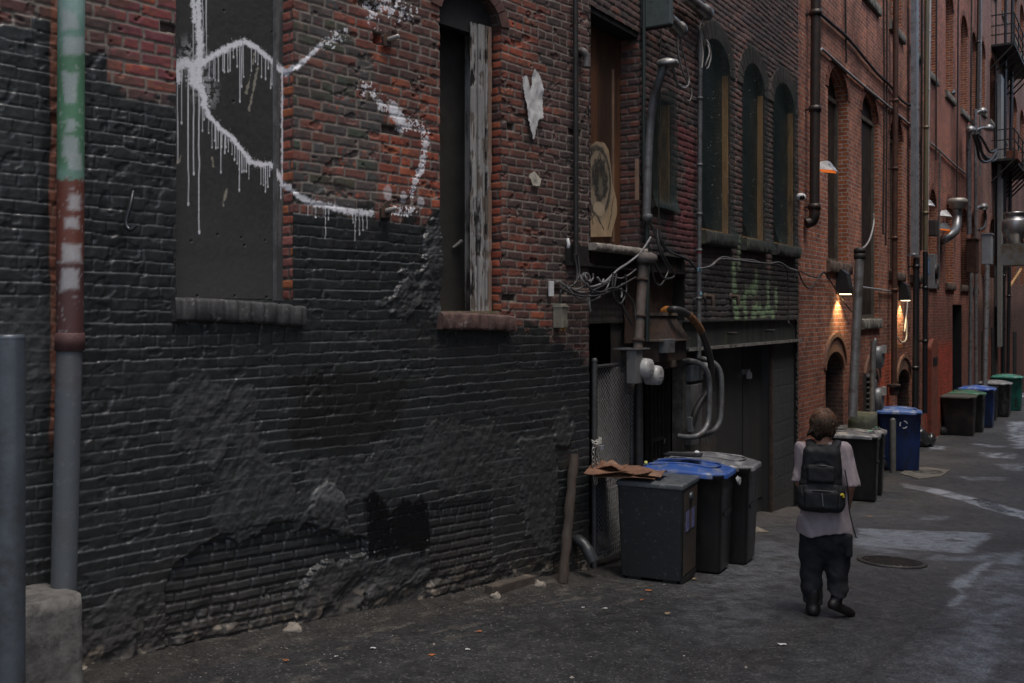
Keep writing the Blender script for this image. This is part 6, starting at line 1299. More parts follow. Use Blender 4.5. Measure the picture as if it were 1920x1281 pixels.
for lb, x0, x1, y0, y1, mt in (('rusty brown metal box on the mast foot by the far bins', 1811, 1833, 450, 512, BROWNP), ('pale blue grey metal box right of the rusty box', 1840, 1861, 440, 496, M('pale_blue_box', (.33, .36, .39), .5, .2, .15))):
    t = thing('equipment_box', lb, 'box', tuple(FB.w((x0 + x1) / 2, y1, .2))); u0, dv = depth_for(x0, x1 - 3); z0, z1 = FB.at((x0 + x1) / 2, y1, dv / 2)[1], FB.at((x0 + x1) / 2, y0, dv / 2)[1]; mb = MB(); mb.box(FB, u0, u0 + .7, .0, dv, z0, z1); mb.build('case', mt, t, bev=.015)
    MB().box(FB, u0 - .03, u0 + .73, .0, dv + .03, z1, z1 + .04).build('lid', mt, t)
vpipe('pipe', 'thick grey pipe under the rusty brown box', 'pipe', FB, 1821, 512, 1818, 800, 3.6, .3, GALVD)
vpipe('pipe', 'thick pale grey pipe under the blue grey box', 'pipe', FB, 1851, 497, 1846, 760, 4.6, .3, GALV)
t = thing('wall_cabinet', 'tall narrow white cabinet right of the blue grey box', 'cabinet', tuple(FB.w(1870, 576, .2))); u0, dv = depth_for(1864, 1875); mb = MB(); mb.box(FB, u0, u0 + .6, 0, dv, FB.at(1868, 576, dv / 2)[1], FB.at(1868, 498, dv / 2)[1]); mb.build('case', M('off_white_paint', (.27, .265, .25), .5, 0, .15), t, bev=.02)
MB().box(FB, u0 - .01, u0 + .01, dv * .55, dv * .85, FB.at(1868, 540, .1)[1], FB.at(1868, 525, .1)[1]).build('plate', M('grey_print', None), t)
vpipe('vent_duct', 'narrow white duct rising past the fire escape platform', 'duct', FB, 1880, 150, 1874, 650, 3.2, .2, M('off_white_paint', None), None, (300, 420), rect=True)
vpipe('pipe', 'black drainpipe just right of the narrow white duct', 'pipe', FB, 1886, -20, 1881, 700, 2.8, .3, M('black_plastic_pipe', None), None, (90, 300, 520))
vpipe('pipe', 'black drainpipe at the right edge past the fire escape', 'pipe', FB, 1899, -20, 1890, 700, 3.0, .3, M('black_plastic_pipe', None), None, (90, 180, 340, 560))
vpipe('pipe', 'dark drainpipe between the two far red buildings', 'pipe', FB, 1836, -20, 1832, 205, 3.2, .12, M('black_brown_iron', None), None, (80,))
vpipe('pipe', 'slim grey pipe beside the dark drainpipe of the far red buildings', 'pipe', FB, 1840, -20, 1837, 330, 1.6, .12, GALV)
# rooftop style fan hung on the far wall
t = thing('exhaust_fan', 'round steel exhaust fan on a square duct at the right edge', 'fan', tuple(FB.w(1905, 465, .8)))
c = FB.w(1903, 433, 1.0); MB().lathe(c, (0, 0, 1), [(.22, -.50), (.25, -.32), (.38, -.16), (.44, 0), (.44, .34), (.38, .42), (.33, .44), (.33, .58), (.37, .60), (.37, .66), (.1, .68)], 22).build('drum', M('brushed_steel', (.36, .36, .36), .34, .75, .25, 3, .05), t)
MB().box(FB, FB.uv(c)[0] - .65, FB.uv(c)[0] + .65, .62, 1.36, c.z - 1.25, c.z - .50).build('duct', M('tarnished_steel', (.30, .29, .27), .45, .7, .25, 2, .1, 40, (.20, .15, .08), .4, 1.5), t)
mb = MB(); a_ = FB.at(1895, 560, .5)[0]
t = thing('window_unit', 'framed window unit and timber brace under the exhaust fan', 'window unit', tuple(FB.p(a_ + 3.3, .2, 3)))
mb.box(FB, a_ + 2.4, a_ + 4.3, .0, .2, FB.at(1910, 500)[1], FB.at(1910, 466)[1]); mb.build('frame', M('grey_brown_frame', None), t); MB().box(FB, a_ + 2.55, a_ + 4.15, .2, .21, FB.at(1910, 497)[1], FB.at(1910, 470)[1]).build('pane', M('hazy_pane', (.10, .10, .095), .3), t)
mb = MB(); mb.tube([FB.p(a_ + 2.4, .2, FB.at(1910, 545)[1]), FB.p(a_ + 4.2, .5, FB.at(1910, 512)[1])], .06, 6); mb.build('brace', AMBER, t)
# fire escape
def fire_escape():
    t = thing('fire_escape', 'black iron fire escape with two railed platforms on the faded red wall', 'fire escape', tuple(FB.w(1880, 290, .5)))
    for yb, rows in ((268, 1), (30, 1)):
        u0, u1 = FB.at(1858, yb)[0], FB.at(1899, yb)[0] - 1.5; z = FB.at(1880, yb, .8)[1]; W_ = .8
        mb = MB(); mb.box(FB, u0, u1, 0, W_, z - .08, z); 
        for k in range(8): mb.tube([FB.p(u0 + (u1 - u0) * k / 7, .0, z - .9), FB.p(u0 + (u1 - u0) * k / 7, W_, z - .08)], .035, 5)
        mb.build('platform', DKIRON, t)
        mb = MB()
        for h in (.35, .7, 1.1): mb.box(FB, u0, u1, W_ - .02, W_ + .02, z + h - .02, z + h + .02); mb.box(FB, u0 - .02, u0 + .02, 0, W_, z + h - .02, z + h + .02); mb.box(FB, u1 - .02, u1 + .02, 0, W_, z + h - .02, z + h + .02)
        for k in range(5): uu = u0 + (u1 - u0) * k / 4; mb.box(FB, uu - .025, uu + .025, W_ - .025, W_ + .025, z, z + 1.12)
        mb.build('railing', DKIRON, t)
    zA, zB = FB.at(1880, 268, .8)[1], FB.at(1880, 30, .8)[1]
    mb = MB()
    for du in (0, .5): mb.tube([FB.p(u1 - 1.6 + du, .7, zA), FB.p(u1 + 1.4 + du, .7, zB)], .04, 5)
    for k in range(1, 20): mb.tube([FB.p(u1 - 1.6 + 3 * k / 20, .7, zA + (zB - zA) * k / 20), FB.p(u1 - 1.1 + 3 * k / 20, .7, zA + (zB - zA) * k / 20)], .025, 4)
    mb.build('ladder', DKIRON, t)
    mb = MB(); mb.box(FB, u0 + .3, u0 + 1.6, .5, .9, zA, zA + .32); mb.build('planter', M('terracotta_box', (.20, .075, .045), .8, 0, .3), t)
fire_escape()
# a pigeon on the sill
def pigeon():
    a, b = colsD[1]; base = FB.p(b - .15, .02, ZD + .03); t = thing('pigeon', 'grey pigeon perched on the stone window sill of the deep red building', 'pigeon', tuple(base))
    mb = MB(); X, Zv = FB.d, Vector((0, 0, 1)); prof = [(-.20, .10, .012), (-.12, .115, .03), (-.04, .13, .06), (.04, .145, .066), (.09, .17, .05), (.12, .21, .030), (.135, .245, .030), (.155, .255, .022), (.175, .25, .006)]
    mb.loft([[base + X * x + Zv * z + FB.n * r * math.cos(q) + Zv * r * math.sin(q) for q in (k * math.pi / 5 for k in range(10))] for x, z, r in prof]); mb.build('body', M('pigeon_grey', (.10, .11, .13), .6, 0, .4, 20), t)
    mb = MB()
    for s in (-.02, .02): mb.tube([base + FB.n * s + X * .02 + Zv * .09, base + FB.n * s + X * .03], .006, 5)
    mb.build('legs', M('pigeon_leg', (.3, .1, .08), .6), t)
pigeon()
# ------------------------------------------------------------------ gate, chain, leaning post, bins, ground clutter
t = thing('chain_link_gate', 'chain link gate leaning in the dark doorway behind the bins', 'gate', tuple(FB.p(.5, .02, .0)))
gu0, gu1 = BX(1113, .02), BX(1183, .02); gz0, gz1 = .06, FB.at(1113, 688, .02)[1]
mb = MB(); mb.tube([FB.p(gu0, .03, gz0 - .1), FB.p(gu0, .03, gz1 + .05)], .030, 10); mb.blob(FB.p(gu0, .03, gz1 + .06), (.035, .035, .035), 1, 8, 0); mb.build('post', M('gate_post_grey', (.075, .075, .075), .5, .4, .35, 6, .2), t)
mb = MB(); mb.tube([FB.p(gu1, .03, gz0 - .1), FB.p(gu1, .03, gz1 + .04)], .026, 10); mb.build('post', M('gate_post_grey', None), t)
for za, zb_, r_ in ((gz1, gz1, .02), (gz0 + .06, gz0 + .1, .022)): MB().tube([FB.p(gu0, .03, za), FB.p(gu1, .03, zb_)], r_, 8).build('rail', M('gate_post_grey', None), t)
mb = MB(); st = .052; W_, H_ = gu1 - gu0, gz1 - gz0
for i in range(-int(H_ / st), int(W_ / st) + 1):
    for sg in (1, -1):
        pts = []
        k0 = i * st
        for n in range(int(H_ / st * 2) + 1):
            z = gz0 + n * st / 2; u = k0 + n * st / 2 if sg > 0 else W_ - k0 - n * st / 2
            if -.01 <= u <= W_ + .01 and z <= gz1 + .01: pts.append(FB.p(gu0 + u, .03 + .03 * math.sin(u * 4 + z * 2.3) + .006 * (1 if n % 2 else -1) * sg, z))
        if len(pts) > 1: mb.tube(pts, .0028, 3, False)
mb.build('wire_mesh', M('dull_zinc_wire', (.30, .30, .30), .5, .5, .3, 20, 0), t)
t = thing('chain', 'bright steel chain knotted round the gate post', 'chain', tuple(FB.p(gu0, .1, 1.0)))
def links(path, r=.017, rr=.0048):
    P = smoothpath(path, 8); L = [P[0]]; acc = 0
    for a, b in zip(P, P[1:]):
        acc += (b - a).length
        if acc > .036: L.append(b); acc = 0
    mb = MB()
    for i, (a, b) in enumerate(zip(L, L[1:])):
        d = (b - a).normalized(); s_ = d.orthogonal().normalized() if i % 2 else d.cross(d.orthogonal()).normalized(); c = (a + b) / 2
        ring = [c + d * math.cos(q) * .026 + s_ * math.sin(q) * r for q in (k * math.pi / 5 for k in range(10))]; mb.tube(ring + ring[:1], rr, 5, False)
    return mb
CHM = M('bright_zinc_chain', (.50, .49, .45), .4, .7, .2)
for pts in ([(1109, 826, .1), (1116, 832, .14), (1122, 826, .15), (1126, 822, .12), (1124, 832, .15), (1118, 836, .15), (1128, 838, .13)], [(1116, 834, .13), (1112, 845, .12), (1113, 870, .11), (1115, 900, .10)], [(1124, 836, .13), (1120, 850, .12), (1119, 880, .11), (1117, 908, .10), (1114, 890, .10)]):
    links([FB.w(*p) for p in pts]).build('strand', CHM, t)
MB().obox(FB.w(1128, 839, .16), FB.d * .03, FB.n * .015, (0, 0, .022)).build('padlock', M('bright_padlock', None), t, bev=.004)
q = G(1055, 1094); top = FA.w(1077, 852, .09)
mb = MB(); n_ = 14; mb.tube([Vector(q) + (top - Vector(q)) * (k / n_) + Vector((.004 * math.sin(k * 2.1), 0, 0)) for k in range(n_ + 1)], [.048 + .004 * math.sin(k * 1.7) for k in range(n_ + 1)], 10)
solo(mb, 'leaning_post', 'rusty brown post leaning on the painted wall before the gate', 'post', M('rusty_brown_post', (.058, .046, .038), .85, .1, .45, 7, .6, 30, (.05, .03, .02), .5, 3, stretch=(1, 1, .3)))
mb = MB(); e = G(1108, 1048); mb.tube(smoothpath([FA.w(1082, 1012, .02), FA.w(1088, 1015, .10), FA.w(1098, 1025, .17), FA.w(1106, 1040, .22), FA.w(1112, 1052, .25)], 5), [.055] * 12 + [.062] * 9, 12); solo(mb, 'pipe_elbow', 'black grey drain elbow sticking from the wall foot behind the leaning post', 'pipe', M('drain_grey', (.035, .038, .04), .4, .1, .3, 8, .2))
a, b = G(925, 1120), G(1004, 1098); d = (b - a); mb = MB(); mb.obox((a + b) / 2 + Vector((-.04, .03, .05)), d / 2, FA.n * .05, Vector((0, 0, .045))); solo(mb, 'timber_offcut', 'dark timber offcut lying along the wall foot left of the leaning post', 'timber', M('wet_timber', (.06, .048, .038), .8, 0, .4, 6, .5, 40, (.15, .12, .09), .3, 5, stretch=(1, 1, 3)), None, .012)
for i, (x, y, r, lb) in enumerate(((550, 1188, .055, 'pale stone at the wall foot under the black arch'), (1012, 1102, .045, 'chalky lump of mortar at the right end of the timber offcut'), (930, 1122, .035, 'chalky lump of mortar at the left end of the timber offcut'), (152, 1262, .03, 'small pale pebble beside the concrete block'))):
    q = G(x, y); solo(MB().blob(q + Vector((0, 0, r * .4)), (r * 1.3, r, r), i + 3, 12, .3), 'stone', lb, 'stone', M('pale_stone', (.26, .225, .185), .9, 0, .35, 12, .6, 50, (.09, .075, .06), .4, 9))
# wheeled carts
def fcart(u, v, yaw):
    c, s = math.cos(yaw), math.sin(yaw); A = FB.d * c + FB.n * s; B = FB.n * c - FB.d * s; o = FB.p(u, v, 0); return o, A, B
def rr(o, A, B, w, d, z, rad, n=4, a0=0., b0=0.):
    pts = []
    for ca, cb, st in ((w - rad, d - rad, 0), (rad, d - rad, 1), (rad, rad, 2), (w - rad, rad, 3)):
        for k in range(n + 1):
            q = (st + k / n) * math.pi / 2; pts.append(o + A * (a0 + ca + rad * math.cos(q)) + B * (b0 + cb + rad * math.sin(q)) + Vector((0, 0, z)))
    return pts
def cart(label, u, v, yaw, w, d, h, body, lid, group=None, open_=False, flatlid=False, mark=False, stickers=()):
    o, A, B = fcart(u, v, yaw); cc = o + A * w / 2 + B * d / 2; zg = gz(cc.x, cc.y); o = o + Vector((0, 0, zg)); t = thing('wheeled_bin', label, 'bin', (cc.x, cc.y, zg), group)
    Z = Vector((0, 0, 1)); hb = h - .09; f = .80; mb = MB(); rings = []
    for z, k in ((.03, f), (.05, f + .01), (hb * .5, f + .10), (hb * .80, f + .155), (hb * .80 + .02, f + .185), (hb - .05, f + .195), (hb - .05, 1.03), (hb, 1.03)):
        ww, dd = w * k, d * (k * .9 + .1 if k < 1 else k); rings.append(rr(o, A, B, ww, dd, z, .05, 4, (w - ww) / 2, (d - dd) * .75))
    mb.loft(rings); bo = mb.build('body', body, t)
    mb = MB(); mb.obox(o + A * w * .5 + B * (d * .985) + Z * (hb * .60), A * w * .28, B * .012, Z * .02); mb.build('grip', body, t)
    # lid: shallow dome with two long ribs and a lip
    mb = MB()
    if open_:
        ol = o + Z * (hb + .02); C_ = (-B * .22 + Z * .975); up = C_; fw = -B
    else: ol = o + Z * hb; up, fw = B, Z
    def lp(a, b, z): return ol + A * a + up * b + fw * z
    ov = .035; n = 18; prof = lambda s_: .05 + .05 * math.sin(math.pi * min(1, max(0, s_)) * .9 + .15)
    rings = []
    outl = [(-ov, -.03), (-ov, d * .86), (w * .16, d + ov), (w * .84, d + ov), (w + ov, d * .86), (w + ov, -.03)]
    fine = [];
    for (x0, y0), (x1, y1) in zip(outl, outl[1:] + outl[:1]):
        for k in range(6): fine.append((x0 + (x1 - x0) * k / 6, y0 + (y1 - y0) * k / 6))
    cx, cy = w / 2, d / 2
    for k, z in ((1.0, -.035), (1.0, .0), (.985, .012), (.93, .018 if flatlid else .026), (.90, .016 if flatlid else .022), (.80, .02 if flatlid else .045), (.4, .022 if flatlid else .065), (.05, .022 if flatlid else .07)):
        rings.append([lp(cx + (x - cx) * k, cy + (y - cy) * k, z + (0 if flatlid else .02 * math.sin(math.pi * (y / d)) * (1 if k < .95 else .3))) for x, y in fine])
    mb.loft(rings); lo = mb.build('lid', lid, t)
    if not flatlid:
        mb = MB()
        for a in (.24, .76): mb.tube([lp(w * a, d * (.08 + .74 * k / 8), .060 + .022 * math.sin(math.pi * (.08 + .74 * k / 8)) - .012 * abs(k - 4) / 4) for k in range(9)], .016, 6)
        mb.tube([lp(w * (.5 + .26 * math.cos(q)), d * .80 + .09 * math.sin(q), .062) for q in (k * math.pi / 8 for k in range(9))], .012, 5); mb.build('rib', lid, lo)
    mb = MB(); mb.tube([o + A * .08 + B * -.02 + Z * hb, o + A * .08 + B * -.10 + Z * (hb - .02), o + A * (w - .08) + B * -.10 + Z * (hb - .02), o + A * (w - .08) + B * -.02 + Z * hb], .018, 7); mb.build('handle', body, t)
    for a in (.035, w - .035):
        c = o + A * a + B * .06 + Z * .125; mb = MB(); mb.lathe(c - A * .03, A, [(.05, 0), (.115, 0), (.125, .012), (.125, .048), (.115, .06), (.05, .06)], 18); wh = mb.build('wheel', M('black_tyre', (.014, .014, .014), .7, 0, .3), t)
        MB().lathe(c - A * .036, A, [(.045, 0), (.075, .004), (.075, .068), (.045, .072)], 12).build('rim', M('dark_hub', (.03, .03, .03), .5), wh)
    if mark:                                            # white recycling arrows on the near side
        mb = MB(); c = o + A * (w * .045) + B * (d * .60) + Z * (hb * .80); R_ = .085
        for k in range(3):
            q0 = k * 2.094 + .3; pts = []
            for r in (R_, R_ * .72):
                seg = [c + B * r * math.cos(q0 + j * .25) + Z * r * math.sin(q0 + j * .25) - A * .028 for j in range(6)]; pts += seg if r == R_ else seg[::-1]
            mb.prism(pts, -A * .003)
        mb.build('recycling_mark', M('white_print', None), bo)
    for a, b, wa, wb, cl in stickers:
        MB().add([lp(w * (a - wa), d * (b - wb), .078), lp(w * (a + wa), d * (b - wb), .078), lp(w * (a + wa), d * (b + wb), .078), lp(w * (a - wa), d * (b + wb), .078)], [(0, 1, 2, 3)]).build('sticker', M('sticker_' + cl, {'white': (.6, .58, .56), 'green': (.12, .38, .24), 'red': (.45, .06, .05)}[cl], .4), lo)
    return t
PB = lambda nm, c, d=(.10, .10, .10): M(nm, c, .42, 0, .3, 4, .12, 70, d, .42, 6, stretch=(1, 1, .35))
BK = PB('black_bin_plastic', (.0085, .0085, .009), (.022, .018, .016)); BLID = PB('blue_lid_plastic', (.030, .085, .30), (.16, .18, .24)); GLID = PB('grey_lid_plastic', (.12, .12, .125), (.30, .30, .30)); BBODY = PB('blue_bin_plastic', (.009, .030, .125), (.014, .022, .05)); GRN = PB('green_bin_plastic', (.012, .16, .115), (.03, .05, .04)); GRNL = PB('green_lid_plastic', (.045, .15, .085), (.14, .15, .12))
# the slim grey bin in front
def slim_bin():
    o, A, B = fcart(-.10, .36, math.radians(-7)); w, d, h = .62, .66, 1.0; cc = o + A * w / 2 + B * d / 2; zg = gz(cc.x, cc.y); o = o + Vector((0, 0, zg)); Z = Vector((0, 0, 1))
    t = thing('slim_bin', 'slim grey lidded bin with a faded sticker standing nearest', 'bin', (cc.x, cc.y, zg)); mb = MB(); rings = []
    for z, k in ((.045, .90), (.06, .91), (.9 * h, .985), (.93 * h, 1.0)): rings.append(rr(o, A, B, w * k, d * k, z, .02, 3, w * (1 - k) / 2, d * (1 - k) / 2))
    mb.loft(rings); G_ = M('slate_bin_plastic', (.0205, .0235, .025), .5, 0, .22, 1.5, .1, 80, (.10, .11, .115), .12, 30); b_ = mb.build('body', G_, t)
    mb = MB(); rings = []
    for z, k in ((.93 * h + .004, 1.02), (.965 * h, 1.03), (.98 * h, 1.01), (.985 * h, .96)): rings.append(rr(o, A, B, w * k, d * k, z, .02, 3, w * (1 - k) / 2, d * (1 - k) / 2))
    mb.loft(rings); mb.build('lid', M('slate_lid', (.07, .078, .082), .45, 0, .25, 5, .1, 60, (.17, .175, .18), .3, 12), t)
    mb = MB()
    for bb_ in (.16, .52): mb.obox(o + A * w / 2 + B * bb_ + Z * .022, A * w * .42, B * .07, Z * .022)
    mb.obox(o + A * w * .5 + B * (d * .955) + Z * .03, A * w * .40, B * .012, Z * .03); mb.build('skid', M('near_black', None), t)
    fc = lambda a, z: o + A * (w * a) + B * (d * (.955 + .03 * z) + .008) + Z * (h * z)
    mb = MB(); mb.add([fc(.12, .08), fc(.90, .08), fc(.92, .90), fc(.10, .90)], [(0, 1, 2, 3)]); mb.build('front_panel', M('dark_bin_front', (.045, .038, .033), .6, 0, .4, 4, .1, 40, (.07, .035, .018), .3, 3), t)
    mb = MB(); e_ = B * .006; mb.add([fc(.20, .50) + e_, fc(.74, .50) + e_, fc(.76, .70) + e_, fc(.20, .70) + e_], [(0, 1, 2, 3)]); st = mb.build('sticker', M('faded_violet_sticker', (.11, .12, .26), .5, 0, .5, 20, 0, 40, (.30, .24, .22), .35, 14), t)
    e_ = B * .009
    mb = MB(); mb.add([fc(.42, .505) + e_, fc(.53, .505) + e_, fc(.53, .695) + e_, fc(.42, .695) + e_], [(0, 1, 2, 3)]); mb.build('stripe', M('brown_stripe', (.10, .06, .035), .6), st)
    mb = MB(); mb.lathe(fc(.5, .82), B, [(.05, 0), (.05, .02), (.03, .03)], 12); mb.build('latch', M('dark_latch', (.05, .055, .06), .3, .3), t)
slim_bin()
cart('dark wheeled bin with a blue lid right behind the slim grey bin', .62, .26, math.radians(-7), .60, .88, 1.12, BK, BLID)
cart('dark wheeled bin with a domed grey lid against the garage door', 1.32, .20, math.radians(-7), .62, .98, 1.16, BK, GLID)
GB = 'dark bins with grey lids before the person'
cart('dark bin with grey lid, nearer of the pair beside the mossy block', 8.45, .20, math.radians(-8), .62, .80, 1.20, BK, GLID, GB, stickers=((.30, .62, .09, .10, 'white'), (.42, .70, .03, .03, 'red'), (.55, .82, .08, .05, 'green')))
cart('dark bin with grey lid, further of the pair beside the mossy block', 9.22, .10, math.radians(-8), .62, .84, 1.20, BK, GLID, GB, stickers=((.30, .60, .09, .08, 'white'), (.6, .78, .10, .07, 'green')))
cart('bright blue wheeled bin with white recycling arrows behind the slim bollard', 12.85, .10, math.radians(-12), .66, .84, 1.32, BBODY, PB('light_blue_lid', (.07, .14, .36), (.32, .36, .42)), None, False, False, True)
FG = 'bins in the far row'
cart('squat black bin with a flat mossy lid, nearest of the far row', 21.35, .0, math.radians(-2), .95, .86, 1.20, M('sooty_bin', (.013, .012, .011), .6, 0, .4, 5, .2, 50, (.05, .032, .022), .3, 3), M('mossy_flat_lid', (.075, .07, .06), .7, 0, .4, 8, .3, 50, (.06, .065, .03), .4, 8), FG, False, True)
cart('black bin under a dull green lid in the far row', 22.7, .02, 0, .7, .92, 1.22, BK, GRNL, FG)
cart('dark blue bin under a light blue lid in the far row', 24.6, .05, 0, .7, .95, 1.27, BBODY, PB('cobalt_lid', (.06, .13, .46), (.25, .30, .45)), FG)
cart('black bin with its lid thrown open against the wall', 27.3, -.05, 0, .8, .84, 1.2, BK, BK, FG, True)
cart('dark grey bin with a shiny lid in the far row', 29.2, .02, 0, .9, .98, 1.25, PB('charcoal_bin', (.018, .018, .019)), PB('shiny_grey_lid', (.22, .22, .225), (.4, .4, .4)), FG)
cart('green bin with green lid, furthest of the far row', 32.6, .06, 0, .85, 1.0, 1.35, GRN, PB('teal_lid', (.05, .26, .19), (.25, .32, .28)), FG)
# things on the near bins
def cardboard():
    o, A, B = fcart(-.10, .36, math.radians(-10)); zg = gz(*(o + A * .25 + B * .33).xy); o = o + Vector((0, 0, zg + .995)); Z = Vector((0, 0, 1)); rnd = random.Random(4)
    t = thing('cardboard', 'flattened torn brown cardboard heaped on the slim grey bin', 'cardboard', tuple(o + A * .2 + B * .1))
    for k, (a0, b0, a1, b1, z0, z1, tw) in enumerate(((-.06, -.22, .30, .36, .02, .035, .1), (.02, -.28, .42, .30, .045, .055, -.15), (-.10, -.30, .20, .16, .075, .05, .3), (.08, -.16, .40, .42, .06, .03, .05), (-.02, -.26, .26, .06, .10, .11, -.4))):
        n, m = 10, 7; P = []; col = []
        for j in range(m):
            row = []
            for i in range(n):
                s_, q = i / (n - 1), j / (m - 1); a = a0 + (a1 - a0) * q + tw * (s_ - .5) * .3; b = b0 + (b1 - b0) * s_
                z = z0 + (z1 - z0) * s_ + .03 * math.sin(5 * s_ + k * 2) * math.sin(3.2 * q + k) + (.06 * max(0, .2 - s_) / .2 if k % 2 else 0) + rnd.uniform(-.006, .006)
                row.append(o + A * a + B * b + Z * z)
            P.append(row)
        mb = MB(); vs = [p for r in P for p in r]; fs = [(j * n + i, j * n + i + 1, (j + 1) * n + i + 1, (j + 1) * n + i) for j in range(m - 1) for i in range(n - 1)]
        mb.add(vs, fs); ob = mb.build('sheet', M('damp_cardboard' if k != 3 else 'pale_cardboard', (.17, .083, .047) if k != 3 else (.24, .14, .09), .85, 0, .4, 6, .2, 60, (.13, .07, .045), .4, 5), t)
        sl_ = ob.modifiers.new('thick', 'SOLIDIFY'); sl_.thickness = .006
cardboard()
o, A, B = fcart(.62, .26, math.radians(-7)); zg = gz(*(o + A * .3 + B * .4).xy); c = o + A * .30 + B * .42 + Vector((0, 0, zg + 1.12 + .062))
t = thing('rubbish_tray', 'flat black plastic tray lying on the blue lid', 'tray', tuple(c)); mb = MB(); mb.loft([[c + A * x * k + B * y * k + Vector((0, 0, z)) for x, y in ((-.12, -.2), (.10, -.22), (.13, .16), (-.10, .2))] for z, k in ((-.006, .9), (.0, 1), (.012, 1), (.012, .9), (.004, .85))], smooth=False); mb.build('tray', M('shiny_black_plastic', (.02, .02, .021), .3, 0, .3), t); MB().blob(c + B * .12 + A * .02 + Vector((0, 0, .03)), (.03, .03, .02), 3, 10, .2).build('wrapper', M('white_plastic', None), t)
q = FB.w(1211, 868, .25); solo(MB().blob(q, (.022, .022, .022), 2, 10, .05), 'tennis_ball', 'small yellow ball caught behind the cardboard on the bins', 'ball', M('yellow_felt', (.62, .60, .18), .8, 0, .1))
o, A, B = fcart(.62, .26, math.radians(-7)); zg = gz(*(o + A * .3 + B * .4).xy); c = o + A * .5 + B * .92 + Vector((0, 0, zg + .93)); solo(MB().loft([[c + A * x + B * y + Vector((0, 0, z)) for x, y, z in ((-.05, .0, .02), (.05, .0, .03), (.06, .015, -.02), (-.03, .02, -.05))], [c + A * x + B * y + Vector((0, 0, z)) for x, y, z in ((-.04, .03, .0), (.05, .035, .01), (.05, .04, -.03), (-.03, .04, -.06))]]), 'plastic_scrap', 'scrap of clear wrap snagged on the front of the blue lidded bin', 'scrap', M('clear_wrap', (.35, .36, .36), .2, 0, .3))
# slim bollard and the black bag behind the blue bin
q = G(1674, 886); zt = q.z + 102 / F_PX * q.y; t = thing('bollard', 'slim grey bollard standing in front of the bright blue bin', 'bollard', tuple(q)); MB().lathe(q - Vector((0, 0, .05)), (0, 0, 1), [(.062, 0), (.062, zt - q.z), (.05, zt - q.z + .035), (.02, zt - q.z + .05)], 16).build('post', M('olive_grey_post', (.135, .135, .125), .5, .2, .25, 6, .1), t)
mb = MB(); q = G(1733, 838); mb.blob(q + Vector((-.1, .1, .22)), (.26, .24, .26), 5, 16, .22); mb.blob(q + Vector((.18, .15, .16)), (.18, .2, .18), 8, 14, .25); solo(mb, 'rubbish_bag', 'shiny black rubbish bag slumped behind the bright blue bin', 'bag', M('black_bag_plastic', (.03, .032, .036), .18, 0, .4, 9, .6, 14))
# iron covers and the concrete apron
q = G(1672, 1056); zn = Vector((-.0813 * .531, -.0813 * .8474, 0)); nrm = Vector((.0432, .0689, 1)).normalized(); r_ = 62 / F_PX * q.y
t = thing('manhole_cover', 'round iron manhole cover in the asphalt right of the person', 'manhole cover', tuple(q)); qq = q + nrm * .012
MB().lathe(qq, nrm, [(r_ * .86, -.02), (r_ * 1.0, -.02), (r_ * 1.0, .012), (r_ * .95, .018), (r_ * .86, .012)], 40, False).build('frame', M('worn_iron_ring', (.065, .06, .056), .6, .4, .35, 12, .4), t)
mb = MB(); mb.lathe(qq, nrm, [(r_ * .855, -.02), (r_ * .855, .006), (.01, .008)], 40, False); X_ = nrm.orthogonal().normalized(); Y_ = nrm.cross(X_)
for i in range(-5, 6):
    for j in range(-5, 6):
        if math.hypot(i, j) < 5.4: mb.obox(qq + X_ * i * r_ * .14 + Y_ * j * r_ * .14 + nrm * .010, X_ * r_ * .045, Y_ * r_ * .045, nrm * .004)
mb.build('lid', M('wet_iron_lid', (.055, .050, .047), .45, .4, .35, 12, .4), t)
def slab(pts, h=.012):
    P = [G(*p) for p in pts]; mb = MB(); mb.prism([p - Vector((0, 0, .03)) for p in P], Vector((0, 0, .03 + h))); return mb
t = thing('access_cover', 'square concrete surround with a round cover beside the bright blue bin', 'manhole cover', tuple(G(1745, 886)))
PALEC = M('pale_apron_concrete', (.135, .125, .11), .85, 0, .3, 6, .5, 40, (.08, .07, .062), .4, 4)
slab([(1688, 889), (1722, 899), (1765, 894), (1782, 882), (1735, 877), (1700, 880)], .016).build('surround', PALEC, t)
q = G(1738, 886); MB().lathe(q + Vector((0, 0, .018)), (0, 0, 1), [(.30, 0), (.30, .008), (.27, .008), (.27, .003), (.12, .003), (.12, .008), (.10, .008), (.1, .004), (.01, .004)], 28, False).build('lid', M('grey_iron_lid', (.085, .08, .072), .6, .2, .3), t)
mb = slab([(1378, 1010), (1392, 982), (1404, 984), (1443, 1000), (1424, 1000), (1404, 1004)], .02); solo(mb, 'concrete_apron', 'broken pale concrete apron at the foot of the garage door', 'slab', M('broken_concrete', (.21, .18, .14), .9, 0, .35, 9, .6, 40, (.10, .085, .07), .4, 6))
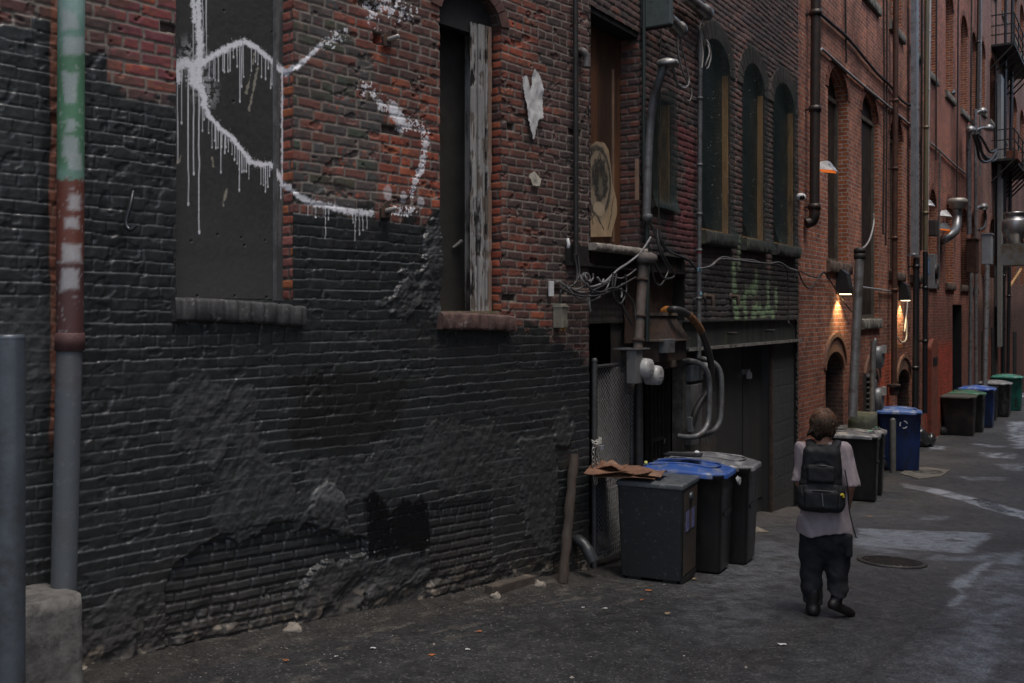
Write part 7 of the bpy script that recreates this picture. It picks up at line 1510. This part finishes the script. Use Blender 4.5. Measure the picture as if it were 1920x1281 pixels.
# litter one can tell apart, all small; loose grit as one mass
rnd = random.Random(12)
LEAF = M('orange_leaf', (.34, .11, .03), .7, 0, .5, 30, 0); PAPW = M('white_litter', (.55, .55, .54), .7, 0, .2); TANL = M('tan_leaf', (.28, .19, .10), .8, 0, .4)
def flake(x, y, s, mat, name, label, cat, group):
    q = G(x, y) + Vector((0, 0, .008)); n = 7; a0 = rnd.uniform(0, 6); P = []
    for k in range(n): a = a0 + k * 6.283 / n; r = s * rnd.uniform(.55, 1.); P.append(q + Vector((math.cos(a) * r * 1.25, math.sin(a) * r * .8, rnd.uniform(0, s * .35))))
    mb = MB(); mb.add([q + Vector((0, 0, s * .25))] + P, [(0, k + 1, (k + 1) % n + 1) for k in range(n)]); return solo(mb, name, label, cat, mat, group)
lv = [(1216, 1109, .035, 'orange leaf on the asphalt below the slim grey bin'), (1205, 1127, .028, 'orange leaf nearest below the slim grey bin'), (1302, 1087, .03, 'tan leaf by the front corner of the slim grey bin'), (898, 1186, .022, 'orange leaf on the asphalt in the middle foreground'), (810, 1230, .025, 'red leaf on the foreground asphalt'), (536, 1241, .022, 'orange leaf on the left foreground asphalt'), (1632, 970, .05, 'pale tan leaf on the asphalt right of the person'), (1252, 1153, .03, 'dark curled leaf on the asphalt in front of the bins')]
for x, y, s, lb in lv: flake(x, y, s, LEAF if 'orange' in lb or 'red' in lb else TANL, 'fallen_leaf', lb, 'leaf', 'leaves scattered on the asphalt')
pv = [(1466, 1211, .035, 'white paper scrap on the asphalt left of the person'), (1134, 1143, .022, 'white cigarette end on the asphalt before the bins'), (877, 1220, .018, 'white crumb of litter on the foreground asphalt'), (630, 1233, .014, 'white bottle cap on the left foreground asphalt'), (700, 1218, .025, 'silver wrapper on the left foreground asphalt'), (1093, 1141, .016, 'white chip left of the cigarette end'), (1758, 821, .04, 'white scrap on the asphalt in front of the far bins'), (1845, 808, .06, 'green and white scrap in front of the far row of bins')]
for x, y, s, lb in pv: flake(x, y, s, PAPW, 'litter', lb, 'litter', 'litter scattered on the asphalt')
mb = MB()
for k in range(700):
    x = rnd.uniform(180, 1500) ; y = rnd.uniform(1060, 1275)
    q = G(x, y); u, v = FA.uv(q); uB, vB = FB.uv(q)
    if (u < 0 and v < .02) or (u >= 0 and vB < .05): continue
    if rnd.random() > math.exp(-max(v, 0) * 1.0): continue
    s = rnd.uniform(.002, .007) * (1 + (rnd.random() > .96) * 1.6); P = [q + Vector((math.cos(a) * s, math.sin(a) * s * .8, .002)) for a in (0, 1.6, 3.1, 4.7)]; mb.add(P + [q + Vector((0, 0, s * .8 + .002))], [(0, 1, 4), (1, 2, 4), (2, 3, 4), (3, 0, 4)])
o = mb.build('grit', M('pale_grit', (.24, .215, .185), .8, 0, .6, 60, 0), None, None, 0, None, (0, 0, 0)); tag(o, 'loose pale grit scattered on the asphalt along the wall', 'grit', None, 'stuff')
# ------------------------------------------------------------------ the person, modelled as smooth signed-distance volumes
def nets(fn, lo, hi, h):
    """surface of fn(x,y,z)=0 as quads (naive surface nets)"""
    xs, ys, zs = (np.arange(a, b + h, h, dtype=f32) for a, b in zip(lo, hi))
    X, Y, Z = np.meshgrid(xs, ys, zs, indexing='ij'); D = fn(X, Y, Z).astype(f32)
    s = D < 0; n = np.array(D.shape) - 1
    cs = np.zeros(tuple(n), int)
    for i in (0, 1):
        for j in (0, 1):
            for k in (0, 1): cs += s[i:i + n[0], j:j + n[1], k:k + n[2]]
    act = (cs > 0) & (cs < 8); idx = -np.ones(tuple(n), int); idx[act] = np.arange(act.sum()); ci = np.argwhere(act)
    acc = np.zeros((len(ci), 3), float); cnt = np.zeros(len(ci))
    co_ = [(i, j, k) for i in (0, 1) for j in (0, 1) for k in (0, 1)]
    for a in co_:
        for ax in range(3):
            if a[ax] == 0:
                b = list(a); b[ax] = 1
                da = D[tuple((ci + a).T)]; db = D[tuple((ci + b).T)]; m = (da < 0) != (db < 0)
                t = np.where(m, da / np.where(np.abs(da - db) < 1e-9, 1e-9, da - db), 0); p = np.tile(np.array(a, float), (len(ci), 1)); p[:, ax] += t
                acc[m] += p[m]; cnt[m] += 1
    V = (ci + acc / cnt[:, None]) * h + np.array(lo); F = []
    for ax, (b, c) in ((0, (1, 2)), (1, (2, 0)), (2, (0, 1))):
        sl0 = [slice(None)] * 3; sl1 = [slice(None)] * 3; sl0[ax] = slice(0, -1); sl1[ax] = slice(1, None)
        e = s[tuple(sl0)] != s[tuple(sl1)]; E = np.argwhere(e)
        ok = (E[:, b] > 0) & (E[:, c] > 0) & (E[:, b] < n[b]) & (E[:, c] < n[c]); E = E[ok]
        fl = s[tuple(sl0)][tuple(E.T)]
        ub, uc = np.eye(3, dtype=int)[b], np.eye(3, dtype=int)[c]
        q = np.stack([idx[tuple((E - ub - uc).T)], idx[tuple((E - uc).T)], idx[tuple(E.T)], idx[tuple((E - ub).T)]], 1)
        q[~fl] = q[~fl][:, ::-1]; F.append(q)
    F = np.concatenate(F); return V, F[(F >= 0).all(1)]
def cap(X, Y, Z, a, b, ra, rb):
    a, b = np.array(a, f32), np.array(b, f32); e = b - a; L = float(e @ e)
    t = np.clip(((X - a[0]) * e[0] + (Y - a[1]) * e[1] + (Z - a[2]) * e[2]) / L, 0, 1)
    return np.sqrt((X - a[0] - t * e[0]) ** 2 + (Y - a[1] - t * e[1]) ** 2 + (Z - a[2] - t * e[2]) ** 2) - (ra + (rb - ra) * t)
def ell(X, Y, Z, c, r):
    k = np.sqrt(((X - c[0]) / r[0]) ** 2 + ((Y - c[1]) / r[1]) ** 2 + ((Z - c[2]) / r[2]) ** 2); return (k - 1) * min(r)
def rbox(X, Y, Z, c, r, rad):
    q = [np.abs(A_ - c_) - (r_ - rad) for A_, c_, r_ in zip((X, Y, Z), c, r)]
    return np.sqrt(sum(np.maximum(k, 0) ** 2 for k in q)) + np.minimum(np.maximum(np.maximum(q[0], q[1]), q[2]), 0) - rad
def sm(a, b, k=.03):
    h = np.clip(.5 + .5 * (b - a) / k, 0, 1); return b + (a - b) * h - k * h * (1 - h)
SH_R, EL_R, WR_R = (.158, .0, 1.415), (.212, -.035, 1.12), (.195, .13, .90)
SH_L, EL_L, WR_L = (-.158, .0, 1.415), (-.190, -.02, 1.13), (-.12, .19, .96)
HIPL, KNL, ANL = (-.095, 0, .90), (-.098, .03, .50), (-.085, -.02, .09)
HIPR, KNR, ANR = (.095, 0, .90), (.110, .05, .50), (.102, -.05, .155)
def hand(X, Y, Z, w, s, d):
    f = (w[0] - s * .02, w[1] + .055, w[2] - .012); d = sm(d, ell(X, Y, Z, f, (.026, .055, .042)), .02)
    for k, (dz, L) in enumerate(((.030, .034), (.012, .042), (-.008, .038), (-.026, .028))):
        a = (f[0], f[1] + .045, f[2] + dz); b = (f[0] - s * .012, a[1] + L, a[2] - .006); c = (f[0] - s * .040, b[1] + L * .35, b[2] - .012)
        d = sm(d, cap(X, Y, Z, a, b, .0105, .0095), .006); d = sm(d, cap(X, Y, Z, b, c, .0095, .008), .004)
    a = (f[0] - s * .012, f[1] - .01, f[2] + .036); b = (f[0] - s * .036, f[1] + .03, f[2] + .052); c = (f[0] - s * .045, f[1] + .058, f[2] + .046)
    d = sm(d, cap(X, Y, Z, a, b, .014, .011), .008); return sm(d, cap(X, Y, Z, b, c, .011, .009), .004)
def body_sdf(X, Y, Z):
    d = ell(X, Y, Z, (0, .01, 1.29), (.165, .105, .20)); d = sm(d, ell(X, Y, Z, (0, .0, 1.02), (.145, .105, .17)), .08); d = sm(d, cap(X, Y, Z, SH_L, SH_R, .055, .055), .06)
    d = sm(d, cap(X, Y, Z, (0, -.01, 1.42), (0, .022, 1.56), .060, .055), .04)
    d = sm(d, ell(X, Y, Z, (0, .04, 1.645), (.074, .092, .112)), .02); d = sm(d, ell(X, Y, Z, (0, .075, 1.585), (.052, .055, .055)), .03)     # skull, jaw
    d = sm(d, cap(X, Y, Z, (0, .128, 1.645), (0, .150, 1.615), .010, .016), .012); d = sm(d, cap(X, Y, Z, (-.035, .118, 1.665), (.035, .118, 1.665), .012, .012), .015)
    for s in (-1, 1): d = sm(d, ell(X, Y, Z, (s * .078, .03, 1.63), (.012, .022, .032)), .008); d = np.maximum(d, -(ell(X, Y, Z, (s * .030, .136, 1.645), (.016, .012, .009))))
    d = sm(d, cap(X, Y, Z, (-.02, .122, 1.575), (.02, .122, 1.575), .008, .008), .008)
    for sh, el, wr, s in ((SH_R, EL_R, WR_R, 1), (SH_L, EL_L, WR_L, -1)):
        d = sm(d, cap(X, Y, Z, sh, el, .052, .042), .03); d = sm(d, cap(X, Y, Z, el, wr, .043, .028), .02); d = hand(X, Y, Z, wr, s, d)
    for hp, kn, an in ((HIPL, KNL, ANL), (HIPR, KNR, ANR)): d = sm(d, cap(X, Y, Z, hp, kn, .085, .058), .04); d = sm(d, cap(X, Y, Z, kn, an, .058, .038), .03)
    return d
def folds(X, Y, Z, fx, fz, seed): return fbm((X + Y * .6) * fx + Z * 2.2, Z * fz + X * 3, 3, seed) - .5
def shirt_sdf(X, Y, Z):
    d = ell(X, Y, Z, (0, .0, 1.30), (.175, .13, .20)); d = sm(d, cap(X, Y, Z, SH_L, SH_R, .064, .064), .05)
    tz = np.clip((1.3 - Z) / .6, 0, 1); rx, ry = .170 + .066 * tz, .125 + .035 * tz
    k = np.sqrt((X - .01 * tz) ** 2 / rx ** 2 + (Y * 1.0) ** 2 / ry ** 2); body = (k - 1) * .13; body = np.maximum(np.maximum(body, Z - 1.35), .70 + .02 * np.sin(X * 14) - Z)
    d = sm(d, body, .05)
    for sh, el, s in ((SH_R, EL_R, 1), (SH_L, EL_L, -1)):
        e2 = tuple(np.array(sh) + (np.array(el) - np.array(sh)) * .96 + np.array((s * .012, 0, 0))); sl = cap(X, Y, Z, sh, e2, .066, .074); cut = (Z - (e2[2] - .01)) * -1 ; d = sm(d, np.maximum(sl, cut - .0), .03)
    d = d + folds(X, Y, Z, 10, 2.6, 501) * .058 + (fbm((X + Y) * 30, Z * 12, 2, 505) - .5) * .008
    neck = cap(X, Y, Z, (0, -.012, 1.44), (0, .03, 1.6), .062, .07); return np.maximum(d, -neck)
def trouser_sdf(X, Y, Z):
    d = np.maximum(ell(X, Y, Z, (0.005, 0, .70), (.188, .125, .23)), Z - .78)
    d = sm(d, cap(X, Y, Z, (-.10, 0, .68), (KNL[0] - .005, KNL[1], KNL[2]), .108, .100), .03); dl = cap(X, Y, Z, KNL, (ANL[0] - .006, ANL[1] + .01, .04), .100, .080)
    dl = np.maximum(dl, .095 - Z); d = sm(d, dl, .03)
    d = sm(d, cap(X, Y, Z, (.10, 0, .68), KNR, .108, .100), .03); dr = cap(X, Y, Z, KNR, (ANR[0] + .01, ANR[1] + .02, .12), .102, .082); dr = np.maximum(dr, .195 - .35 * (X - .1) - Z); d = sm(d, dr, .03)
    low = ss(.62, .25, Z); d = d + (np.sin(Z * 62 + X * 16 + Y * 9) * .5 + np.sin(Z * 37 - X * 22)) * .0048 * low + folds(X, Y, Z, 9, 10, 511) * .032
    d = sm(d, rbox(X, Y, Z, (.205, -.01, .62), (.03, .08, .10), .02), .02)
    return d
def boot_sdf(kind):
    def f(X, Y, Z):
        if kind == 'l':
            d = cap(X, Y, Z, (ANL[0], ANL[1] - .01, .20), (ANL[0], ANL[1] - .01, .07), .062, .058); d = sm(d, ell(X, Y, Z, (ANL[0], ANL[1] + .10, .045), (.058, .16, .055)), .03); d = sm(d, ell(X, Y, Z, (ANL[0], ANL[1] - .02, .045), (.056, .07, .055)), .02)
            return np.maximum(d, .004 - Z)
        c, s_ = math.cos(.42), math.sin(.42)               # heel lifted, toe turned out to the right
        x, y, z = X - ANR[0], Y - ANR[1], Z - .115; ca, sa = math.cos(-.75), math.sin(-.75); x, y = x * ca + y * sa * -1 * -1, -x * sa + y * ca
        y, z = y * c - z * s_, y * s_ + z * c
        d = cap(x, y, z, (0, -.02, .11), (0, -.01, .02), .052, .05); d = sm(d, ell(x, y, z, (0, .105, -.02), (.050, .15, .045)), .03); d = sm(d, ell(x, y, z, (0, -.02, -.015), (.046, .062, .05)), .02)
        return np.maximum(d, -.055 - z)
    return f
def hair_sdf(X, Y, Z):
    d = ell(X, Y, Z, (0, .02, 1.668), (.082, .104, .092)); d = sm(d, ell(X, Y, Z, (0, -.012, 1.585), (.094, .076, .085)), .06); d = sm(d, ell(X, Y, Z, (-.055, -.02, 1.55), (.05, .045, .05)), .03); d = sm(d, ell(X, Y, Z, (.055, -.02, 1.555), (.046, .045, .05)), .03)
    face = ell(X, Y, Z, (0, .165, 1.60), (.075, .075, .12)); d = np.maximum(d, -face)
    st = fbm(X * 17 + np.sin(Z * 26) * .5, Y * 17 + np.sin(Z * 21 + 1) * .5 + Z * 3, 3, 521) - .5
    return d + st * (.075 + .05 * ss(1.64, 1.54, Z)) + (fbm(X * 70, Y * 70 + Z * 8, 2, 523) - .5) * .014 + (1.515 + .02 * np.sin(X * 40) - Z > 0) * .03
PQ = G(1544, 1153); PR = Vector((PQ.x, PQ.y, 0)).normalized(); PXA = Vector((PR.y, -PR.x, 0))
person = thing('person', 'person seen from behind in a loose grey shirt and baggy dark trousers walking away', 'person', tuple(PQ))
def place(V):
    V = np.asarray(V, float); return V[:, :1] * np.array(PXA) + V[:, 1:2] * np.array(PR) + V[:, 2:3] * np.array((0, 0, 1))
def organic(name, fn, lo, hi, h, mat, parent, colf=None):
    V, Fq = nets(fn, lo, hi, h); col = None
    if colf is not None: col = colf(V[:, 0].astype(f32), V[:, 1].astype(f32), V[:, 2].astype(f32))
    W = place(V) + np.array(PQ) - np.array(root_of(parent).location)
    return put(name, raw_mesh(name, W, Fq, mat, True, None, col), parent)
CLOTH = lambda nm, c, v=.18, r=.9: M(nm, c, r, 0, v, 12, .35, 320)
organic('body', body_sdf, (-.32, -.16, .02), (.32, .36, 1.78), .0075, M('skin', (.34, .165, .105), .55, 0, .14, 18, .1, 120, None, spec=.35), person)
organic('shirt', shirt_sdf, (-.36, -.22, .64), (.38, .22, 1.54), .009, CLOTH('mauve_grey_cotton', (.325, .272, .282), .14), person)
organic('trousers', trouser_sdf, (-.30, -.24, .08), (.32, .26, .95), .009, CLOTH('blue_black_cloth', (.0095, .0105, .0135), .4), person)
for k, lo, hi in (('l', (-.2, -.2, -.02), (.05, .3, .3)), ('r', (-.1, -.3, -.03), (.42, .3, .36))): organic('boot', boot_sdf(k), lo, hi, .007, M('scuffed_black_leather', (.010, .0085, .008), .5, 0, .4, 20, .2), person)
def hairc(x, y, z):
    n = fbm(x * 60, y * 60 + z * 9, 3, 531); m = ss(.0, .03, .035 - np.abs(x - .02 + (n - .5) * .03)) * ss(1.60, 1.66, z) * ss(1.76, 1.70, z) * (y < 0)
    C = np.array((.034, .020, .012), f32) * (.5 + 1.0 * n)[:, None]; C = C * (.35 + .65 * ss(1.52, 1.62, z))[:, None]; C = C + (np.array((.12, .066, .032), f32) - C) * (ss(1.66, 1.76, z) * .65)[:, None]; C = C + (np.array((.34, .20, .10), f32) - C) * (m * .75)[:, None]  # lit crown, highlight streak and dark underside painted into the hair colour
    return np.concatenate([C, np.full((len(x), 1), .6, f32)], 1)
hr = organic('hair', hair_sdf, (-.17, -.16, 1.44), (.17, .2, 1.80), .0055, MV('brown_hair', 140., .5, .3, .3), person, hairc)
def strands():
    mb = MB(); r_ = random.Random(5)
    for k in range(900):
        th = r_.uniform(math.pi * .95, math.pi * 2.05); ph = r_.uniform(.15, 1.35); c = Vector((0, .01, 1.66)); d = Vector((math.cos(th) * math.sin(ph), math.sin(th) * math.sin(ph), math.cos(ph)))
        p = c + Vector((d.x * .088, d.y * .106, d.z * .094)); L = r_.uniform(.05, .13); o_ = r_.uniform(.2, 1.); pts = [p]
        for j in range(1, 6):
            q = j / 5; pts.append(p + Vector((d.x * (.010 + .014 * o_) * math.sin(q * 2.4) * 1.4 + r_.uniform(-.008, .008), d.y * .03 * math.sin(q * 2.2) + r_.uniform(-.008, .008), -L * q)))
        P = place([tuple(x) for x in pts]) + np.array(PQ); mb.tube([Vector(x) for x in P], [.0034, .0032, .003, .0026, .002, .001], 3, False)
    mb.build('loose_strands', M('brown_strand', (.055, .032, .018), .55, 0, .5, 40, 0), hr)
strands()
def locks():
    r_ = random.Random(8); mb = MB()
    for k in range(190):
        th = r_.uniform(math.pi * .92, math.pi * 2.08); ph0 = r_.uniform(.1, 1.0); L = r_.uniform(.10, .20); w0 = r_.uniform(0, 6.3); a = r_.uniform(.006, .014); pts = []
        for j in range(9):
            q = j / 8; ph = min(ph0 + q * L / .10, 1.75); zz = 1.672 + .097 * math.cos(ph) - max(0, ph0 + q * L / .10 - 1.75) * .10
            rx, ry = .086 * math.sin(min(ph, 1.57)) + .004, .108 * math.sin(min(ph, 1.57)) + .004; rx *= 1 + .08 * math.sin(q * 3.1)
            t2 = th + a * 9 * math.sin(q * 9 + w0); fl = .026 * max(0, q - .65) * 3 * math.sin(w0)
            pts.append((math.cos(t2) * (rx + fl), .018 + math.sin(t2) * (ry + fl) * (1 if math.sin(t2) < 0 else .5), zz))
        P = place(pts) + np.array(PQ); R0 = r_.uniform(.005, .010); mb.tube([Vector(x) for x in P], [R0 * (1 - .75 * (j / 8) ** 1.5) for j in range(9)], 5, True, .6)
    mb.build('locks', M('red_brown_locks', (.10, .046, .021), .6, 0, .8, 11, .3, 200), hr)
locks()
for s in (-1, 1):
    W = place([(s * .030, .122, 1.645)])[0] + np.array(PQ); e = MB().blob(Vector(W), (.011, .011, .011), 1, 10, 0).build('eye', M('eye_white', (.6, .6, .6), .2), person)
# rucksack: its own thing, hanging on the back
pack = thing('backpack', 'black backpack with pockets hanging on the back of the walking person', 'backpack', tuple(PQ + PXA * -.02 - PR * .22 + Vector((0, 0, .93))))
def pack_sdf(X, Y, Z):
    k = ss(1.50, 1.0, Z); d = rbox(X * (1.18 - .20 * k), Y, Z, (-.02, -.185, 1.20), (.178, .070, .268), .065)
    d = sm(d, rbox(X, Y, Z, (-.02, -.180, 1.04), (.186, .082, .12), .07), .05)
    return d + folds(X, Y, Z, 8, 9, 541) * .022 + ss(.012, .0, np.abs(Z - 1.155 - .02 * np.cos(X * 12))) * .008 + ss(.010, .0, np.abs(np.hypot(X + .02, (Z - 1.15) * .8) - .15)) * .006
NYL = M('black_nylon', (.0065, .0072, .009), .75, 0, .4, 14, .5, 180, (.014, .016, .019), .3, 9)
organic('bag', pack_sdf, (-.28, -.36, .88), (.24, -.06, 1.52), .007, NYL, pack)
organic('pocket', lambda X, Y, Z: rbox(X, Y, Z, (-.02, -.262, 1.03), (.140, .03, .085), .03) + folds(X, Y, Z, 9, 9, 543) * .014, (-.2, -.38, .92), (.16, -.24, 1.14), .006, NYL, pack)
organic('pocket', lambda X, Y, Z: rbox(X, Y, Z, (-.02, -.250, 1.245), (.115, .03, .075), .03) + folds(X, Y, Z, 9, 9, 545) * .012, (-.16, -.36, 1.14), (.12, -.22, 1.34), .006, NYL, pack)
def ptube(name, pts, r, mat, flat=1., n=8):
    P = [Vector(x) for x in place([tuple(p) for p in smoothpath(pts, 6)]) + np.array(PQ)]; return MB().tube(P, r, n, True, flat).build(name, mat, pack)
for s in (-1, 1): ptube('strap', [(s * .075 - .01, -.17, 1.45), (s * .100, -.085, 1.472), (s * .108, .0, 1.488), (s * .112, .075, 1.45), (s * .13, .135, 1.38), (s * .15, .14, 1.22), (s * .18, .10, 1.08)], .040, NYL, .35)
organic('yoke', lambda X, Y, Z: rbox(X, Y - (Z - 1.44) * .5, Z, (-.005, -.125, 1.425), (.140, .04, .05), .035), (-.2, -.24, 1.36), (.2, .02, 1.54), .007, NYL, pack)
ptube('handle', [(-.05, -.20, 1.455), (-.02, -.205, 1.475), (.03, -.20, 1.455)], .010, NYL)
ptube('loose_strap', [(.17, -.20, 1.28), (.195, -.17, 1.12), (.205, -.14, .95), (.235, -.13, .80), (.262, -.10, .70)], .011, M('dark_webbing', (.03, .03, .033), .8), .4)
ptube('reflective_strip', [(-.012, -.293, 1.09), (-.008, -.294, 1.04), (-.004, -.293, .985)], .010, M('grey_reflector', (.16, .16, .165), .4), .5)
ptube('zip_pull', [(.135, -.262, 1.075), (.150, -.258, 1.085), (.160, -.25, 1.06)], .010, M('yellow_tag', (.55, .42, .03), .5))
ptube('zip', [(-.15, -.28, 1.10), (-.02, -.292, 1.112), (.11, -.28, 1.10)], .005, M('dull_zip', (.05, .05, .055), .35, .3))
ptube('zip', [(-.12, -.262, 1.30), (-.02, -.276, 1.32), (.08, -.262, 1.30)], .005, M('dull_zip', None))
